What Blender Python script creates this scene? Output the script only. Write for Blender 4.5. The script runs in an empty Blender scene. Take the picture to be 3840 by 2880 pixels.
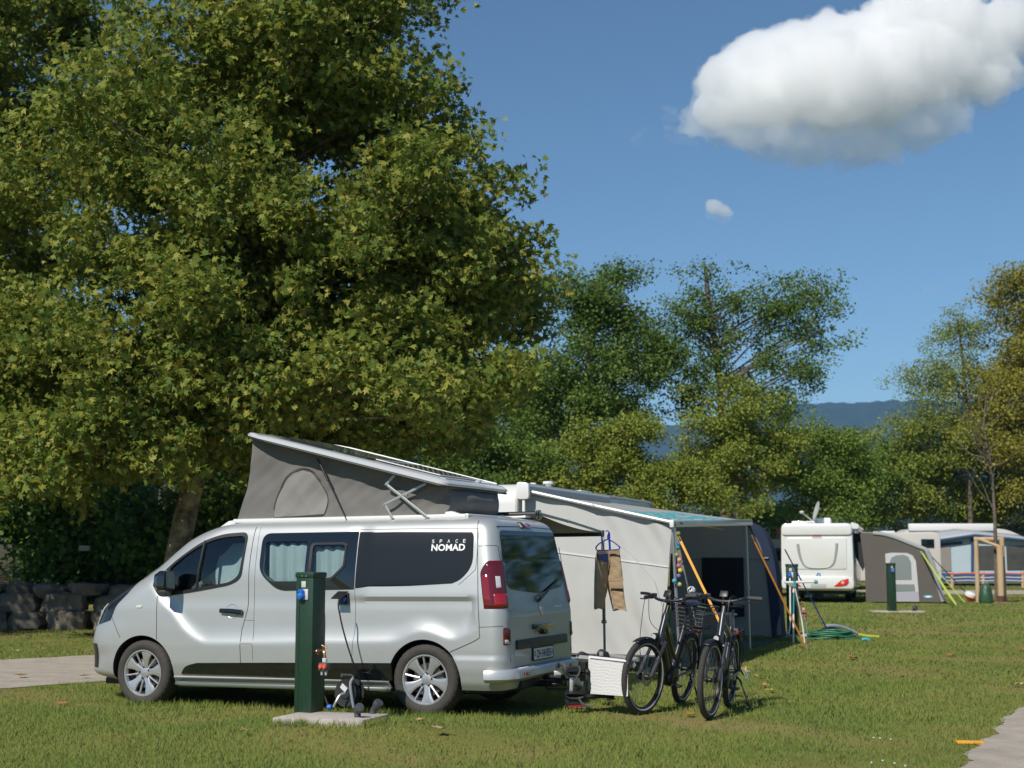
import bpy, bmesh, math, random
import numpy as np
from mathutils import Vector, Matrix, Euler

SC = bpy.context.scene
COL = SC.collection
R = math.radians

# ------------------------------------------------------------------ camera
CAM_H = 1.42
FPX = 5333.0                      # focal length in pixels of a 3840 wide frame (50 mm lens)
PITCH = math.atan(655 / FPX)
cd = bpy.data.cameras.new("camera")
cd.lens = 50.0; cd.sensor_width = 36.0; cd.sensor_fit = 'HORIZONTAL'
cd.clip_start = 0.1; cd.clip_end = 20000
cd.dof.use_dof = True; cd.dof.focus_distance = 14.0; cd.dof.aperture_fstop = 2.8
cam = bpy.data.objects.new("camera", cd); COL.objects.link(cam)
cam.location = (0, 0, CAM_H); cam.rotation_euler = (R(90) + PITCH, 0, 0)
SC.camera = cam

# ------------------------------------------------------------------ light
SUN_TO = Vector((-0.52, -0.87, 0.93)).normalized()      # direction towards the sun
world = bpy.data.worlds.new("World"); SC.world = world; world.use_nodes = True
wn = world.node_tree; wn.nodes.clear()
sky = wn.nodes.new("ShaderNodeTexSky"); sky.sky_type = 'NISHITA'; sky.sun_disc = False
sky.sun_elevation = math.asin(SUN_TO.z)
sky.sun_rotation = math.atan2(SUN_TO.x, SUN_TO.y)
sky.altitude = 450; sky.air_density = 1.0; sky.dust_density = 0.05; sky.ozone_density = 4.5
bg = wn.nodes.new("ShaderNodeBackground"); bg.inputs['Strength'].default_value = 0.088
wo = wn.nodes.new("ShaderNodeOutputWorld")
tint = wn.nodes.new("ShaderNodeMix"); tint.data_type = 'RGBA'; tint.blend_type = 'MULTIPLY'; tint.inputs[0].default_value = 1.0; tint.inputs[7].default_value = (0.90, 1.0, 0.98, 1)
wn.links.new(sky.outputs[0], tint.inputs[6]); wn.links.new(tint.outputs[2], bg.inputs['Color']); wn.links.new(bg.outputs[0], wo.inputs['Surface'])
sl = bpy.data.lights.new("sun", 'SUN'); sl.energy = 4.6; sl.angle = R(0.53); sl.color = (1.0, 0.93, 0.82)
sun = bpy.data.objects.new("sun", sl); COL.objects.link(sun)
sun.rotation_euler = SUN_TO.to_track_quat('Z', 'Y').to_euler(); sun.location = (-20, -25, 40)

SC.view_settings.view_transform = 'Standard'; SC.view_settings.look = 'None'
SC.view_settings.exposure = 0.12; SC.view_settings.gamma = 1.0
SC.render.engine = 'CYCLES'
cy = SC.cycles
cy.use_denoising = True
try: cy.denoiser = 'OPENIMAGEDENOISE'
except Exception: pass
cy.max_bounces = 20; cy.diffuse_bounces = 4; cy.glossy_bounces = 4; cy.transmission_bounces = 6
cy.transparent_max_bounces = 16; cy.volume_bounces = 16
cy.sample_clamp_indirect = 6.0; cy.caustics_reflective = False; cy.caustics_refractive = False
cy.volume_step_rate = 1.0; cy.volume_max_steps = 128
SC.render.film_transparent = False

# ------------------------------------------------------------------ pixel -> point (frame of 3840 x 2880)
_sp, _cp = math.sin(PITCH), math.cos(PITCH)
def ray(u, v):
    x = (u - 1920) / FPX; y = (1440 - v) / FPX
    return Vector((x, _cp - y * _sp, _sp + y * _cp))
def P(u, v, Y):
    d = ray(u, v); t = Y / d.y
    return Vector((d.x * t, Y, CAM_H + d.z * t))
def G(u, v, z=0.0):
    d = ray(u, v); t = (z - CAM_H) / d.z
    return Vector((d.x * t, d.y * t, z))

# ------------------------------------------------------------------ materials
MATS = {}
def mat(name, color, rough=0.5, metal=0.0, var=0.0, vscale=5.0, bump=0.0, bscale=40.0, coat=0.0, spec=0.5,
        trans=0.0, sheen=0.0, color2=None, coords='Object', alpha=1.0, stretch=None, detail=5.0, roughvar=0.0):
    """principled material; var mixes color with color2 (or a darker tone of it) by noise, bump adds relief"""
    if name in MATS: return MATS[name]
    m = bpy.data.materials.new(name); m.use_nodes = True
    nt = m.node_tree; b = nt.nodes["Principled BSDF"]; out = nt.nodes["Material Output"]
    b.inputs['Base Color'].default_value = (*color, 1); b.inputs['Roughness'].default_value = rough
    b.inputs['Metallic'].default_value = metal; b.inputs['Specular IOR Level'].default_value = spec
    b.inputs['Coat Weight'].default_value = coat; b.inputs['Coat Roughness'].default_value = 0.05
    b.inputs['Sheen Weight'].default_value = sheen; b.inputs['Alpha'].default_value = alpha
    if var > 0 or bump > 0 or roughvar > 0:
        tc = nt.nodes.new("ShaderNodeTexCoord"); src = tc.outputs[coords]
        if stretch:
            mp = nt.nodes.new("ShaderNodeMapping"); mp.inputs['Scale'].default_value = stretch
            nt.links.new(src, mp.inputs['Vector']); src = mp.outputs[0]
    if var > 0 or roughvar > 0:
        n = nt.nodes.new("ShaderNodeTexNoise"); n.inputs['Scale'].default_value = vscale
        n.inputs['Detail'].default_value = detail; n.inputs['Roughness'].default_value = 0.6
        nt.links.new(src, n.inputs['Vector'])
    if var > 0:
        rp = nt.nodes.new("ShaderNodeValToRGB")
        c2 = color2 or tuple(c * (1 - var) for c in color)
        rp.color_ramp.elements[0].position = 0.35; rp.color_ramp.elements[0].color = (*c2, 1)
        rp.color_ramp.elements[1].position = 0.65; rp.color_ramp.elements[1].color = (*color, 1)
        nt.links.new(n.outputs['Fac'], rp.inputs[0]); nt.links.new(rp.outputs[0], b.inputs['Base Color'])
    if roughvar > 0:
        mr = nt.nodes.new("ShaderNodeMapRange")
        mr.inputs['To Min'].default_value = max(0, rough - roughvar); mr.inputs['To Max'].default_value = rough + roughvar
        nt.links.new(n.outputs['Fac'], mr.inputs[0]); nt.links.new(mr.outputs[0], b.inputs['Roughness'])
    if bump > 0:
        nb = nt.nodes.new("ShaderNodeTexNoise"); nb.inputs['Scale'].default_value = bscale; nb.inputs['Detail'].default_value = 4
        nt.links.new(src, nb.inputs['Vector'])
        bp = nt.nodes.new("ShaderNodeBump"); bp.inputs['Strength'].default_value = bump; bp.inputs['Distance'].default_value = 0.02
        nt.links.new(nb.outputs['Fac'], bp.inputs['Height']); nt.links.new(bp.outputs[0], b.inputs['Normal'])
    if trans > 0:
        tr = nt.nodes.new("ShaderNodeBsdfTranslucent"); tr.inputs['Color'].default_value = (*color, 1)
        mx = nt.nodes.new("ShaderNodeMixShader"); mx.inputs[0].default_value = trans
        nt.links.new(b.outputs[0], mx.inputs[1]); nt.links.new(tr.outputs[0], mx.inputs[2])
        nt.links.new(mx.outputs[0], out.inputs['Surface'])
    MATS[name] = m
    return m

def glass_mat(name, tint, refl=1.0):
    """thin tinted pane: tinted see-through plus a mirror coat by Fresnel"""
    if name in MATS: return MATS[name]
    m = bpy.data.materials.new(name); m.use_nodes = True
    nt = m.node_tree; nt.nodes.clear(); out = nt.nodes.new("ShaderNodeOutputMaterial")
    t = nt.nodes.new("ShaderNodeBsdfTransparent"); t.inputs[0].default_value = (*tint, 1)
    g = nt.nodes.new("ShaderNodeBsdfGlossy"); g.inputs['Roughness'].default_value = 0.01
    f = nt.nodes.new("ShaderNodeFresnel"); f.inputs['IOR'].default_value = 1.5
    mm = nt.nodes.new("ShaderNodeMath"); mm.operation = 'MULTIPLY'; mm.inputs[1].default_value = refl * 1.8; mm.use_clamp = True
    mx = nt.nodes.new("ShaderNodeMixShader")
    nt.links.new(f.outputs[0], mm.inputs[0]); nt.links.new(mm.outputs[0], mx.inputs[0])
    nt.links.new(t.outputs[0], mx.inputs[1]); nt.links.new(g.outputs[0], mx.inputs[2]); nt.links.new(mx.outputs[0], out.inputs[0])
    MATS[name] = m
    return m

def leaf_mat(name, cols, trans=0.35, rough=0.45, patch=0.0, upn=0.0, gain=1.0):
    """foliage: each leaf takes its own tone from the ramp; part of the light shines through"""
    if name in MATS: return MATS[name]
    m = bpy.data.materials.new(name); m.use_nodes = True
    nt = m.node_tree; b = nt.nodes["Principled BSDF"]; out = nt.nodes["Material Output"]
    geo = nt.nodes.new("ShaderNodeNewGeometry"); rp = nt.nodes.new("ShaderNodeValToRGB")
    el = rp.color_ramp.elements
    while len(el) < len(cols): el.new(0.5)
    for i, (p, c) in enumerate(cols): el[i].position = p; el[i].color = (*(q * gain for q in c), 1)
    src = geo.outputs['Random Per Island']
    if patch > 0:
        tc = nt.nodes.new("ShaderNodeTexCoord"); n = nt.nodes.new("ShaderNodeTexNoise"); n.inputs['Scale'].default_value = 0.6; n.inputs['Detail'].default_value = 6; n.inputs['Roughness'].default_value = 0.62
        nt.links.new(tc.outputs['Object'], n.inputs['Vector'])
        mx0 = nt.nodes.new("ShaderNodeMix"); mx0.inputs[0].default_value = patch
        nt.links.new(src, mx0.inputs[2]); nt.links.new(n.outputs['Fac'], mx0.inputs[3]); src = mx0.outputs[0]
    nt.links.new(src, rp.inputs[0])
    b.inputs['Roughness'].default_value = rough; b.inputs['Specular IOR Level'].default_value = 0.2
    nt.links.new(rp.outputs[0], b.inputs['Base Color'])
    tr = nt.nodes.new("ShaderNodeBsdfTranslucent"); nt.links.new(rp.outputs[0], tr.inputs['Color'])
    if upn > 0:                                          # blades take the lie of the lawn for shading
        va = nt.nodes.new("ShaderNodeVectorMath"); va.operation = 'MULTIPLY_ADD'; va.inputs[1].default_value = (1 - upn,) * 3; va.inputs[2].default_value = (0, 0, upn)
        vn = nt.nodes.new("ShaderNodeVectorMath"); vn.operation = 'NORMALIZE'
        nt.links.new(geo.outputs['Normal'], va.inputs[0]); nt.links.new(va.outputs[0], vn.inputs[0]); nt.links.new(vn.outputs[0], b.inputs['Normal'])
    mx = nt.nodes.new("ShaderNodeMixShader"); mx.inputs[0].default_value = trans
    nt.links.new(b.outputs[0], mx.inputs[1]); nt.links.new(tr.outputs[0], mx.inputs[2]); nt.links.new(mx.outputs[0], out.inputs[0])
    MATS[name] = m
    return m

# ------------------------------------------------------------------ objects
def tag(o, label=None, cat=None, group=None, kind=None):
    if label: o['label'] = label
    if cat: o['category'] = cat
    if group: o['group'] = group
    if kind: o['kind'] = kind
    return o
def thing(name, label, cat, loc=(0, 0, 0), rot=(0, 0, 0), group=None):
    o = bpy.data.objects.new(name, None); COL.objects.link(o)
    o.location = loc; o.rotation_euler = rot; o.empty_display_size = 0.2
    return tag(o, label, cat, group)
def link_mesh(name, me, parent=None):
    o = bpy.data.objects.new(name, me); COL.objects.link(o)
    if parent: o.parent = parent
    return o
def copy_tree(o, parent=None):
    c = o.copy(); COL.objects.link(c)
    if parent: c.parent = parent
    for ch in list(o.children): copy_tree(ch, c)
    return c

class MB:
    """collects shapes and links them as one mesh object"""
    def __init__(s): s.v = []; s.f = []; s.mi = []; s.cur = 0
    def add(s, vs, fs):
        n = len(s.v); s.v += [tuple(p) for p in vs]
        for f in fs: s.f.append(tuple(i + n for i in f)); s.mi.append(s.cur)
        return s
    def box(s, c, d, rot=None, taper=1.0):
        hx, hy, hz = d[0] / 2, d[1] / 2, d[2] / 2
        vs = [Vector((x * (taper if z > 0 else 1), y * (taper if z > 0 else 1), z)) for x in (-hx, hx) for y in (-hy, hy) for z in (-hz, hz)]
        if rot is not None:
            M = rot if isinstance(rot, Matrix) else Euler(rot).to_matrix()
            vs = [M @ p for p in vs]
        c = Vector(c)
        return s.add([p + c for p in vs], [(0, 1, 3, 2), (4, 6, 7, 5), (0, 4, 5, 1), (2, 3, 7, 6), (0, 2, 6, 4), (1, 5, 7, 3)])
    def tube(s, pts, r, n=8, cap=True, flat=None):
        """tube along a polyline; r a number or a list; flat=(a,b) squashes the section"""
        pts = [Vector(p) for p in pts]; k = len(pts)
        rs = r if isinstance(r, (list, tuple)) else [r] * k
        vs = []; fs = []; up = None
        for i, p in enumerate(pts):
            t = (pts[min(i + 1, k - 1)] - pts[max(i - 1, 0)]).normalized()
            if up is None: up = Vector((0, 0, 1)) if abs(t.z) < 0.9 else Vector((0, 1, 0))
            a = t.cross(up)
            if a.length < 1e-5: a = t.orthogonal()
            a.normalize(); b = a.cross(t).normalized(); up = b
            fa, fb = flat or (1, 1)
            for j in range(n):
                w = 2 * math.pi * j / n
                vs.append(p + a * (math.cos(w) * rs[i] * fa) + b * (math.sin(w) * rs[i] * fb))
        for i in range(k - 1):
            for j in range(n):
                fs.append((i * n + j, i * n + (j + 1) % n, (i + 1) * n + (j + 1) % n, (i + 1) * n + j))
        if cap: fs.append(tuple(range(n - 1, -1, -1))); fs.append(tuple((k - 1) * n + j for j in range(n)))
        return s.add(vs, fs)
    def lathe(s, prof, c, axis=(0, 0, 1), n=24, closed=False, cap=True):
        """prof: list of (radius, height along the axis)"""
        ax = Vector(axis).normalized(); a = ax.orthogonal().normalized(); b = ax.cross(a); c = Vector(c)
        vs = []; fs = []; k = len(prof)
        for (r, h) in prof:
            for j in range(n):
                w = 2 * math.pi * j / n; vs.append(c + ax * h + (a * math.cos(w) + b * math.sin(w)) * r)
        for i in range(k if closed else k - 1):
            i2 = (i + 1) % k
            for j in range(n): fs.append((i * n + j, i * n + (j + 1) % n, i2 * n + (j + 1) % n, i2 * n + j))
        if not closed and cap:
            if prof[0][0] > 1e-4: fs.append(tuple(range(n - 1, -1, -1)))
            if prof[-1][0] > 1e-4: fs.append(tuple((k - 1) * n + j for j in range(n)))
        return s.add(vs, fs)
    def torus(s, c, axis, R0, r, n=32, m=8, sq=1.0):
        prof = [(R0 + r * math.cos(2 * math.pi * i / m), r * sq * math.sin(2 * math.pi * i / m)) for i in range(m)]
        return s.lathe(prof, c, axis, n, closed=True)
    def prism(s, poly, f0, f1):
        """poly: 2D points; f0, f1 map a 2D point to the two end faces"""
        n = len(poly); vs = [f0(p) for p in poly] + [f1(p) for p in poly]
        fs = [tuple(range(n - 1, -1, -1)), tuple(range(n, 2 * n))] + [(i, (i + 1) % n, n + (i + 1) % n, n + i) for i in range(n)]
        return s.add(vs, fs)
    def grid(s, fn, nu, nv, wrap=False):
        vs = [fn(i / (nu - 1), j / (nv - 1)) for i in range(nu) for j in range(nv)]
        fs = [(i * nv + j, (i + 1) * nv + j, (i + 1) * nv + j + 1, i * nv + j + 1) for i in range(nu - 1) for j in range(nv - 1)]
        return s.add(vs, fs)
    def ball(s, c, r, n=12, sc=(1, 1, 1)):
        m = max(6, n // 2 + 1); c = Vector(c); vs = []; fs = []
        for i in range(m + 1):
            th = math.pi * i / m
            for j in range(n):
                w = 2 * math.pi * j / n
                vs.append(c + Vector((math.sin(th) * math.cos(w) * r * sc[0], math.sin(th) * math.sin(w) * r * sc[1], math.cos(th) * r * sc[2])))
        for i in range(m):
            for j in range(n): fs.append((i * n + j, (i + 1) * n + j, (i + 1) * n + (j + 1) % n, i * n + (j + 1) % n))
        return s.add(vs, fs)
    def build(s, name, m, parent=None, smooth=35, bevel=0.0, seg=2, solid=0.0, weld=True, subsurf=0, fix=True):
        me = bpy.data.meshes.new(name)
        bm = bmesh.new(); vs = [bm.verts.new(p) for p in s.v]; bm.verts.ensure_lookup_table()
        for f, k in zip(s.f, s.mi):
            if len(set(f)) < 3: continue
            try: fc = bm.faces.new([vs[i] for i in f]); fc.material_index = k
            except ValueError: pass
        if weld: bmesh.ops.remove_doubles(bm, verts=bm.verts, dist=1e-5)
        if fix: bmesh.ops.recalc_face_normals(bm, faces=bm.faces)
        if bevel > 0:
            es = [e for e in bm.edges if len(e.link_faces) == 2 and e.calc_face_angle(0) > R(28)]
            bmesh.ops.bevel(bm, geom=es, offset=bevel, segments=seg, profile=0.5, affect='EDGES', clamp_overlap=True)
        bm.to_mesh(me); bm.free()
        for mm in (m if isinstance(m, (list, tuple)) else [m]): me.materials.append(mm)
        if smooth:
            me.shade_smooth()
            if smooth < 180: me.set_sharp_from_angle(angle=R(smooth))
        o = link_mesh(name, me, parent)
        if solid > 0:
            md = o.modifiers.new("solid", 'SOLIDIFY'); md.thickness = solid; md.offset = 0
        if subsurf:
            md = o.modifiers.new("sub", 'SUBSURF'); md.levels = subsurf; md.render_levels = subsurf
        return o

def np_mesh(name, verts, tris, m, parent=None, smooth=False):
    """fast mesh from numpy arrays; tris (n,k) faces of k corners"""
    me = bpy.data.meshes.new(name)
    verts = np.asarray(verts, dtype=np.float32); tris = np.asarray(tris, dtype=np.int32); k = tris.shape[1]; n = len(tris)
    me.vertices.add(len(verts)); me.vertices.foreach_set("co", verts.ravel())
    me.loops.add(n * k); me.loops.foreach_set("vertex_index", tris.ravel())
    me.polygons.add(n); me.polygons.foreach_set("loop_start", np.arange(0, n * k, k, dtype=np.int32))
    me.update(calc_edges=True); me.validate()
    for mm in (m if isinstance(m, (list, tuple)) else [m]): me.materials.append(mm)
    if smooth: me.shade_smooth()
    return link_mesh(name, me, parent)

def table(pts, smooth=0.0, n=600):
    """smooth look-up through (key, value) points"""
    xs = np.array([p[0] for p in pts]); ys = np.array([p[1] for p in pts])
    g = np.linspace(xs[0], xs[-1], n); v = np.interp(g, xs, ys)
    if smooth > 0:
        step = g[1] - g[0]; r = max(1, int(3 * smooth / step)); k = np.exp(-0.5 * (np.arange(-r, r + 1) * step / smooth) ** 2); k /= k.sum()
        pad0 = 2 * v[0] - v[1:r + 1][::-1]; pad1 = 2 * v[-1] - v[-r - 1:-1][::-1]
        v = np.convolve(np.concatenate([pad0, v, pad1]), k, 'valid')
    return lambda x: float(np.interp(x, g, v))
def sstep(x): x = max(0.0, min(1.0, x)); return x * x * (3 - 2 * x)
def lerp(a, b, t): return a + (b - a) * t
def bez(pts, n=16):
    """smooth curve through points (Catmull-Rom)"""
    pts = [Vector(p) for p in pts]; out = []
    for i in range(len(pts) - 1):
        p0 = pts[max(i - 1, 0)]; p1 = pts[i]; p2 = pts[i + 1]; p3 = pts[min(i + 2, len(pts) - 1)]
        for j in range(n):
            t = j / n
            out.append(0.5 * ((2 * p1) + (p2 - p0) * t + (2 * p0 - 5 * p1 + 4 * p2 - p3) * t * t + (3 * p1 - p0 - 3 * p2 + p3) * t ** 3))
    out.append(pts[-1]); return out
def round_poly(poly, r, n=5):
    """polygon with rounded corners (r a number or one per corner)"""
    out = []; k = len(poly)
    for i in range(k):
        p = Vector(poly[i]); a = Vector(poly[i - 1]); b = Vector(poly[(i + 1) % k])
        ri = r[i] if isinstance(r, (list, tuple)) else r
        da, db = (a - p), (b - p); ri = min(ri, da.length * 0.48, db.length * 0.48)
        if ri < 1e-4: out.append(tuple(p)); continue
        s = p + da.normalized() * ri; e = p + db.normalized() * ri
        for j in range(n + 1):
            t = j / n; out.append(tuple((1 - t) ** 2 * s + 2 * t * (1 - t) * p + t * t * e))
    return out
def resample(poly, n):
    pts = [np.array(p, float) for p in poly]; pts.append(pts[0])
    L = [0.0]
    for a, b in zip(pts[:-1], pts[1:]): L.append(L[-1] + np.linalg.norm(b - a))
    L = np.array(L); A = np.array(pts); q = np.linspace(0, L[-1], n, endpoint=False)
    return [(float(np.interp(t, L, A[:, 0])), float(np.interp(t, L, A[:, 1]))) for t in q]
def text_2d(s, size=1.0, bold=0.0, spacing=1.0, ax='LEFT'):
    """lettering as flat 2D verts and faces"""
    cu = bpy.data.curves.new("lettering", 'FONT'); cu.body = s; cu.size = size; cu.offset = bold; cu.space_character = spacing
    cu.align_x = ax; cu.resolution_u = 3; cu.fill_mode = 'FRONT'
    o = bpy.data.objects.new("lettering", cu); COL.objects.link(o)
    dg = bpy.context.evaluated_depsgraph_get(); dg.update()
    me = bpy.data.meshes.new_from_object(o.evaluated_get(dg))
    vs = [tuple(v.co) for v in me.vertices]; fs = [tuple(p.vertices) for p in me.polygons]
    bpy.data.objects.remove(o); bpy.data.curves.remove(cu); bpy.data.meshes.remove(me)
    return vs, fs
def fit_text(mb, s, fn, w, h, bold=0.0, spacing=1.0):
    """lay lettering into a w x h box; fn maps (x, y) inside the box to 3D"""
    vs, fs = text_2d(s, 1.0, bold, spacing)
    x0 = min(v[0] for v in vs); x1 = max(v[0] for v in vs); y0 = min(v[1] for v in vs); y1 = max(v[1] for v in vs)
    mb.add([fn((v[0] - x0) / (x1 - x0) * w, (v[1] - y0) / (y1 - y0) * h) for v in vs], fs)
# ================================================================== the setting
NR = np.random.default_rng(11)
def ground_mat():
    m = bpy.data.materials.new('lawn soil'); m.use_nodes = True; nt = m.node_tree; b = nt.nodes["Principled BSDF"]
    tc = nt.nodes.new("ShaderNodeTexCoord")
    n1 = nt.nodes.new("ShaderNodeTexNoise"); n1.inputs['Scale'].default_value = .45; n1.inputs['Detail'].default_value = 6
    n2 = nt.nodes.new("ShaderNodeTexNoise"); n2.inputs['Scale'].default_value = 9; n2.inputs['Detail'].default_value = 8; n2.inputs['Roughness'].default_value = .7
    n3 = nt.nodes.new("ShaderNodeTexNoise"); n3.inputs['Scale'].default_value = 110; n3.inputs['Detail'].default_value = 3
    for n in (n1, n2, n3): nt.links.new(tc.outputs['Object'], n.inputs['Vector'])
    r1 = nt.nodes.new("ShaderNodeValToRGB"); e = r1.color_ramp.elements
    e[0].position = .32; e[0].color = (.120, .155, .036, 1); e[1].position = .66; e[1].color = (.300, .225, .100, 1)
    k = e.new(.5); k.color = (.205, .200, .055, 1)
    ad = nt.nodes.new("ShaderNodeMath"); ad.operation = 'ADD'; md = nt.nodes.new("ShaderNodeMath"); md.operation = 'MULTIPLY_ADD'; md.inputs[1].default_value = .35; md.inputs[2].default_value = -.175
    nt.links.new(n2.outputs['Fac'], md.inputs[0]); nt.links.new(n1.outputs['Fac'], ad.inputs[0]); nt.links.new(md.outputs[0], ad.inputs[1]); nt.links.new(ad.outputs[0], r1.inputs[0])
    mx = nt.nodes.new("ShaderNodeMix"); mx.data_type = 'RGBA'; mx.blend_type = 'MULTIPLY'; mx.inputs[0].default_value = .75
    r2 = nt.nodes.new("ShaderNodeValToRGB"); r2.color_ramp.elements[0].position = .32; r2.color_ramp.elements[0].color = (.45, .45, .42, 1); r2.color_ramp.elements[1].position = .62; r2.color_ramp.elements[1].color = (1.15, 1.15, 1.1, 1)
    nt.links.new(n3.outputs['Fac'], r2.inputs[0]); nt.links.new(r1.outputs[0], mx.inputs[6]); nt.links.new(r2.outputs[0], mx.inputs[7]); nt.links.new(mx.outputs[2], b.inputs['Base Color'])
    b.inputs['Roughness'].default_value = .95; b.inputs['Specular IOR Level'].default_value = .1
    bp = nt.nodes.new("ShaderNodeBump"); bp.inputs['Strength'].default_value = .5; bp.inputs['Distance'].default_value = .02; nt.links.new(n3.outputs['Fac'], bp.inputs['Height']); nt.links.new(bp.outputs[0], b.inputs['Normal'])
    return m
def gz(x, y):  # guessed swell: lifts the post so its shadow stays off the van
    """the lawn swells a little round the near service post"""
    return .105 * math.exp(-((x + 1.45) / 1.5) ** 2 - ((y - 11.7) / .85) ** 2)
# one sheet to the horizon
rad = [0, 5] + [8 + .22 * i for i in range(34)] + [16, 20, 30, 40, 60, 90, 150, 300, 700, 1500, 3000, 6000]; vs = []; fs = []; na = 300
for r in rad:
    for j in range(na): vs.append((r * math.cos(2 * math.pi * j / na), r * math.sin(2 * math.pi * j / na), gz(r * math.cos(2 * math.pi * j / na), r * math.sin(2 * math.pi * j / na))))
for i in range(len(rad) - 1):
    for j in range(na): fs.append((i * na + j, (i + 1) * na + j, (i + 1) * na + (j + 1) % na, i * na + (j + 1) % na))
mb = MB(); mb.add(vs, fs); tag(mb.build('ground', ground_mat(), None, smooth=180), kind='structure')

GRAVEL = mat('pale gravel', (.47, .41, .335), .95, var=.26, vscale=3.0, bump=.6, bscale=140, detail=14)
def path(name, pts, z=.006):
    """path sheet with a slightly ragged edge"""
    mb = MB(); c = np.array([(p[0], p[1]) for p in pts]); out = []
    for i in range(len(c)):
        a, b = c[i], c[(i + 1) % len(c)]; n = max(2, int(np.linalg.norm(b - a) / .06)); n = min(n, 300); t = (b - a) / (np.linalg.norm(b - a) + 1e-9)
        for k in range(n):
            q = a + (b - a) * k / n; w = .03 * math.sin(q[0] * 7 + q[1] * 5) + .02 * math.sin(q[0] * 17 - q[1] * 11) + .010 * NR.standard_normal(); out.append((q[0] - t[1] * w, q[1] + t[0] * w, z))
    mb.add(out, [tuple(range(len(out)))]); return tag(mb.build(name, GRAVEL, None, smooth=0, weld=False), kind='structure')
PATH1 = [(-11.5, 10.5), (-5.6, 15.9), (-4.85, 16.75), (-1.5, 20.2), (2.2, 24.5), (2.2, 30), (-2.2, 25.6), (-6.2, 21.35), (-7.25, 20.35), (-13, 15.2)]
path('path', PATH1)
g = [G(3590, 2900), G(3601, 2880), G(3655, 2810), G(3706, 2761), G(3770, 2700), G(3840, 2641), G(3960, 2560)]
PATH2 = [(3.0, 7.5)] + [(p.x, p.y) for p in g] + [(8.5, 15.5), (12, 15), (12, 7)]
path('path', PATH2)
PATH3 = [(15, 57.5), (40, 57.0), (40, 64), (15, 65)]
path('path', PATH3)

# ---- wooded hills on the horizon
def hills():
    n, m = 420, 40; vs = []; fs = []
    for i in range(n):
        a = lerp(-32, 40, i / (n - 1)); t = R(a)
        ridge = 392 + 50 * sstep((a - 6.5) / 4) + 6 * math.sin(a * .5 + 1) + 3 * math.sin(a * 1.3) - 60 * sstep((a - 20) / 15) 
        for j in range(m):
            d = lerp(2600, 5200, j / (m - 1)); s = sstep((j / (m - 1)) / .62); h = -2 + ridge * s * (1 - .25 * sstep((j / (m - 1) - .7) / .3))
            h += ((9 * math.sin(a * 2.1 + j * .5) + 8 * math.sin(a * 5 + j * .9)) * (1 - s) + 2.5 * NR.standard_normal()) * sstep(s * 3)
            vs.append((math.sin(t) * d, math.cos(t) * d, h))
    for i in range(n - 1):
        for j in range(m - 1): fs.append((i * m + j, (i + 1) * m + j, (i + 1) * m + j + 1, i * m + j + 1))
    mb = MB(); mb.add(vs, fs)
    tag(mb.build('hills', mat('hill forest', (.022, .045, .026), .95, var=.45, vscale=.02, detail=12, bump=1, bscale=.05), None, smooth=180), kind='structure')
hills()

# ---- haze: one closed box round everything below the clouds
def haze():
    m = bpy.data.materials.new('haze air'); m.use_nodes = True; nt = m.node_tree; nt.nodes.clear(); out = nt.nodes.new("ShaderNodeOutputMaterial")
    pv = nt.nodes.new("ShaderNodeVolumePrincipled"); pv.inputs['Color'].default_value = (.24, .52, 1.0, 1); pv.inputs['Density'].default_value = 0.0001; pv.inputs['Anisotropy'].default_value = 0.0
    nt.links.new(pv.outputs[0], out.inputs['Volume'])
    mb = MB(); mb.box((0, 0, 249), (12600, 12600, 504)); tag(mb.build('haze', m, None, smooth=0), kind='stuff')
haze()

# ---- clouds: closed hulls of scattering vapour high above the haze
def vapour(name, dens):
    m = bpy.data.materials.new(name); m.use_nodes = True; nt = m.node_tree; nt.nodes.clear(); out = nt.nodes.new("ShaderNodeOutputMaterial")
    pv = nt.nodes.new("ShaderNodeVolumeScatter"); pv.inputs['Color'].default_value = (.988, .988, .99, 1); pv.inputs['Density'].default_value = dens; pv.inputs['Anisotropy'].default_value = 0.2
    nt.links.new(pv.outputs[0], out.inputs['Volume']); return m
def cloud(name, label, blobs, Y, dens, vox, disp, soft=None, group=None, low=()):
    """blobs: (u, v, radius in pixels, depth offset in radii, flatten)"""
    k = Y / FPX
    def hull(nm, scale, d, dz=0.0, parent=None, vsz=vox, dp=disp, extra=()):
        mb = MB(); rg = random.Random(5)
        for (u, v, r, dy, fl) in list(blobs) + list(extra):
            c = P(u, v, Y) + Vector((0, dy * r * k, dz)); mb.ball(c, r * k * scale, 20, (1, 1.05, fl))
            for q in range(34):                                   # cauliflower heads on the sunny side
                w = rg.uniform(0, 6.28); e = rg.uniform(-.3, 1); s_ = math.sqrt(1 - e * e)
                mb.ball(c + Vector((math.cos(w) * s_, math.sin(w) * s_, e * fl)) * (r * k * scale * .80), r * k * scale * rg.uniform(.14, .34), 12)
        o = mb.build(nm, vapour(nm + ' vapour', d), parent, smooth=0, weld=False, fix=False)
        rm = o.modifiers.new('r', 'REMESH'); rm.mode = 'VOXEL'; rm.voxel_size = vsz
        for sc_, a in ((62.0, 1.2), (26.0, .95), (11.0, .50), (6.0, .16)):
            tx = bpy.data.textures.new('puff', 'CLOUDS'); tx.noise_scale = sc_; tx.noise_depth = 4
            dm = o.modifiers.new('d', 'DISPLACE'); dm.texture = tx; dm.strength = dp * a; dm.mid_level = .5; dm.texture_coords = 'GLOBAL'
        rm = o.modifiers.new('r2', 'REMESH'); rm.mode = 'VOXEL'; rm.voxel_size = vsz * 1.15; rm.use_smooth_shade = True
        return o
    o = hull(name, 1.0, dens); tag(o, label, 'cloud', group)
    if soft: hull('cloud_veil', 1.16, soft, -14, o, vox * 1.3, disp * 2.6, low)
    return o
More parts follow.
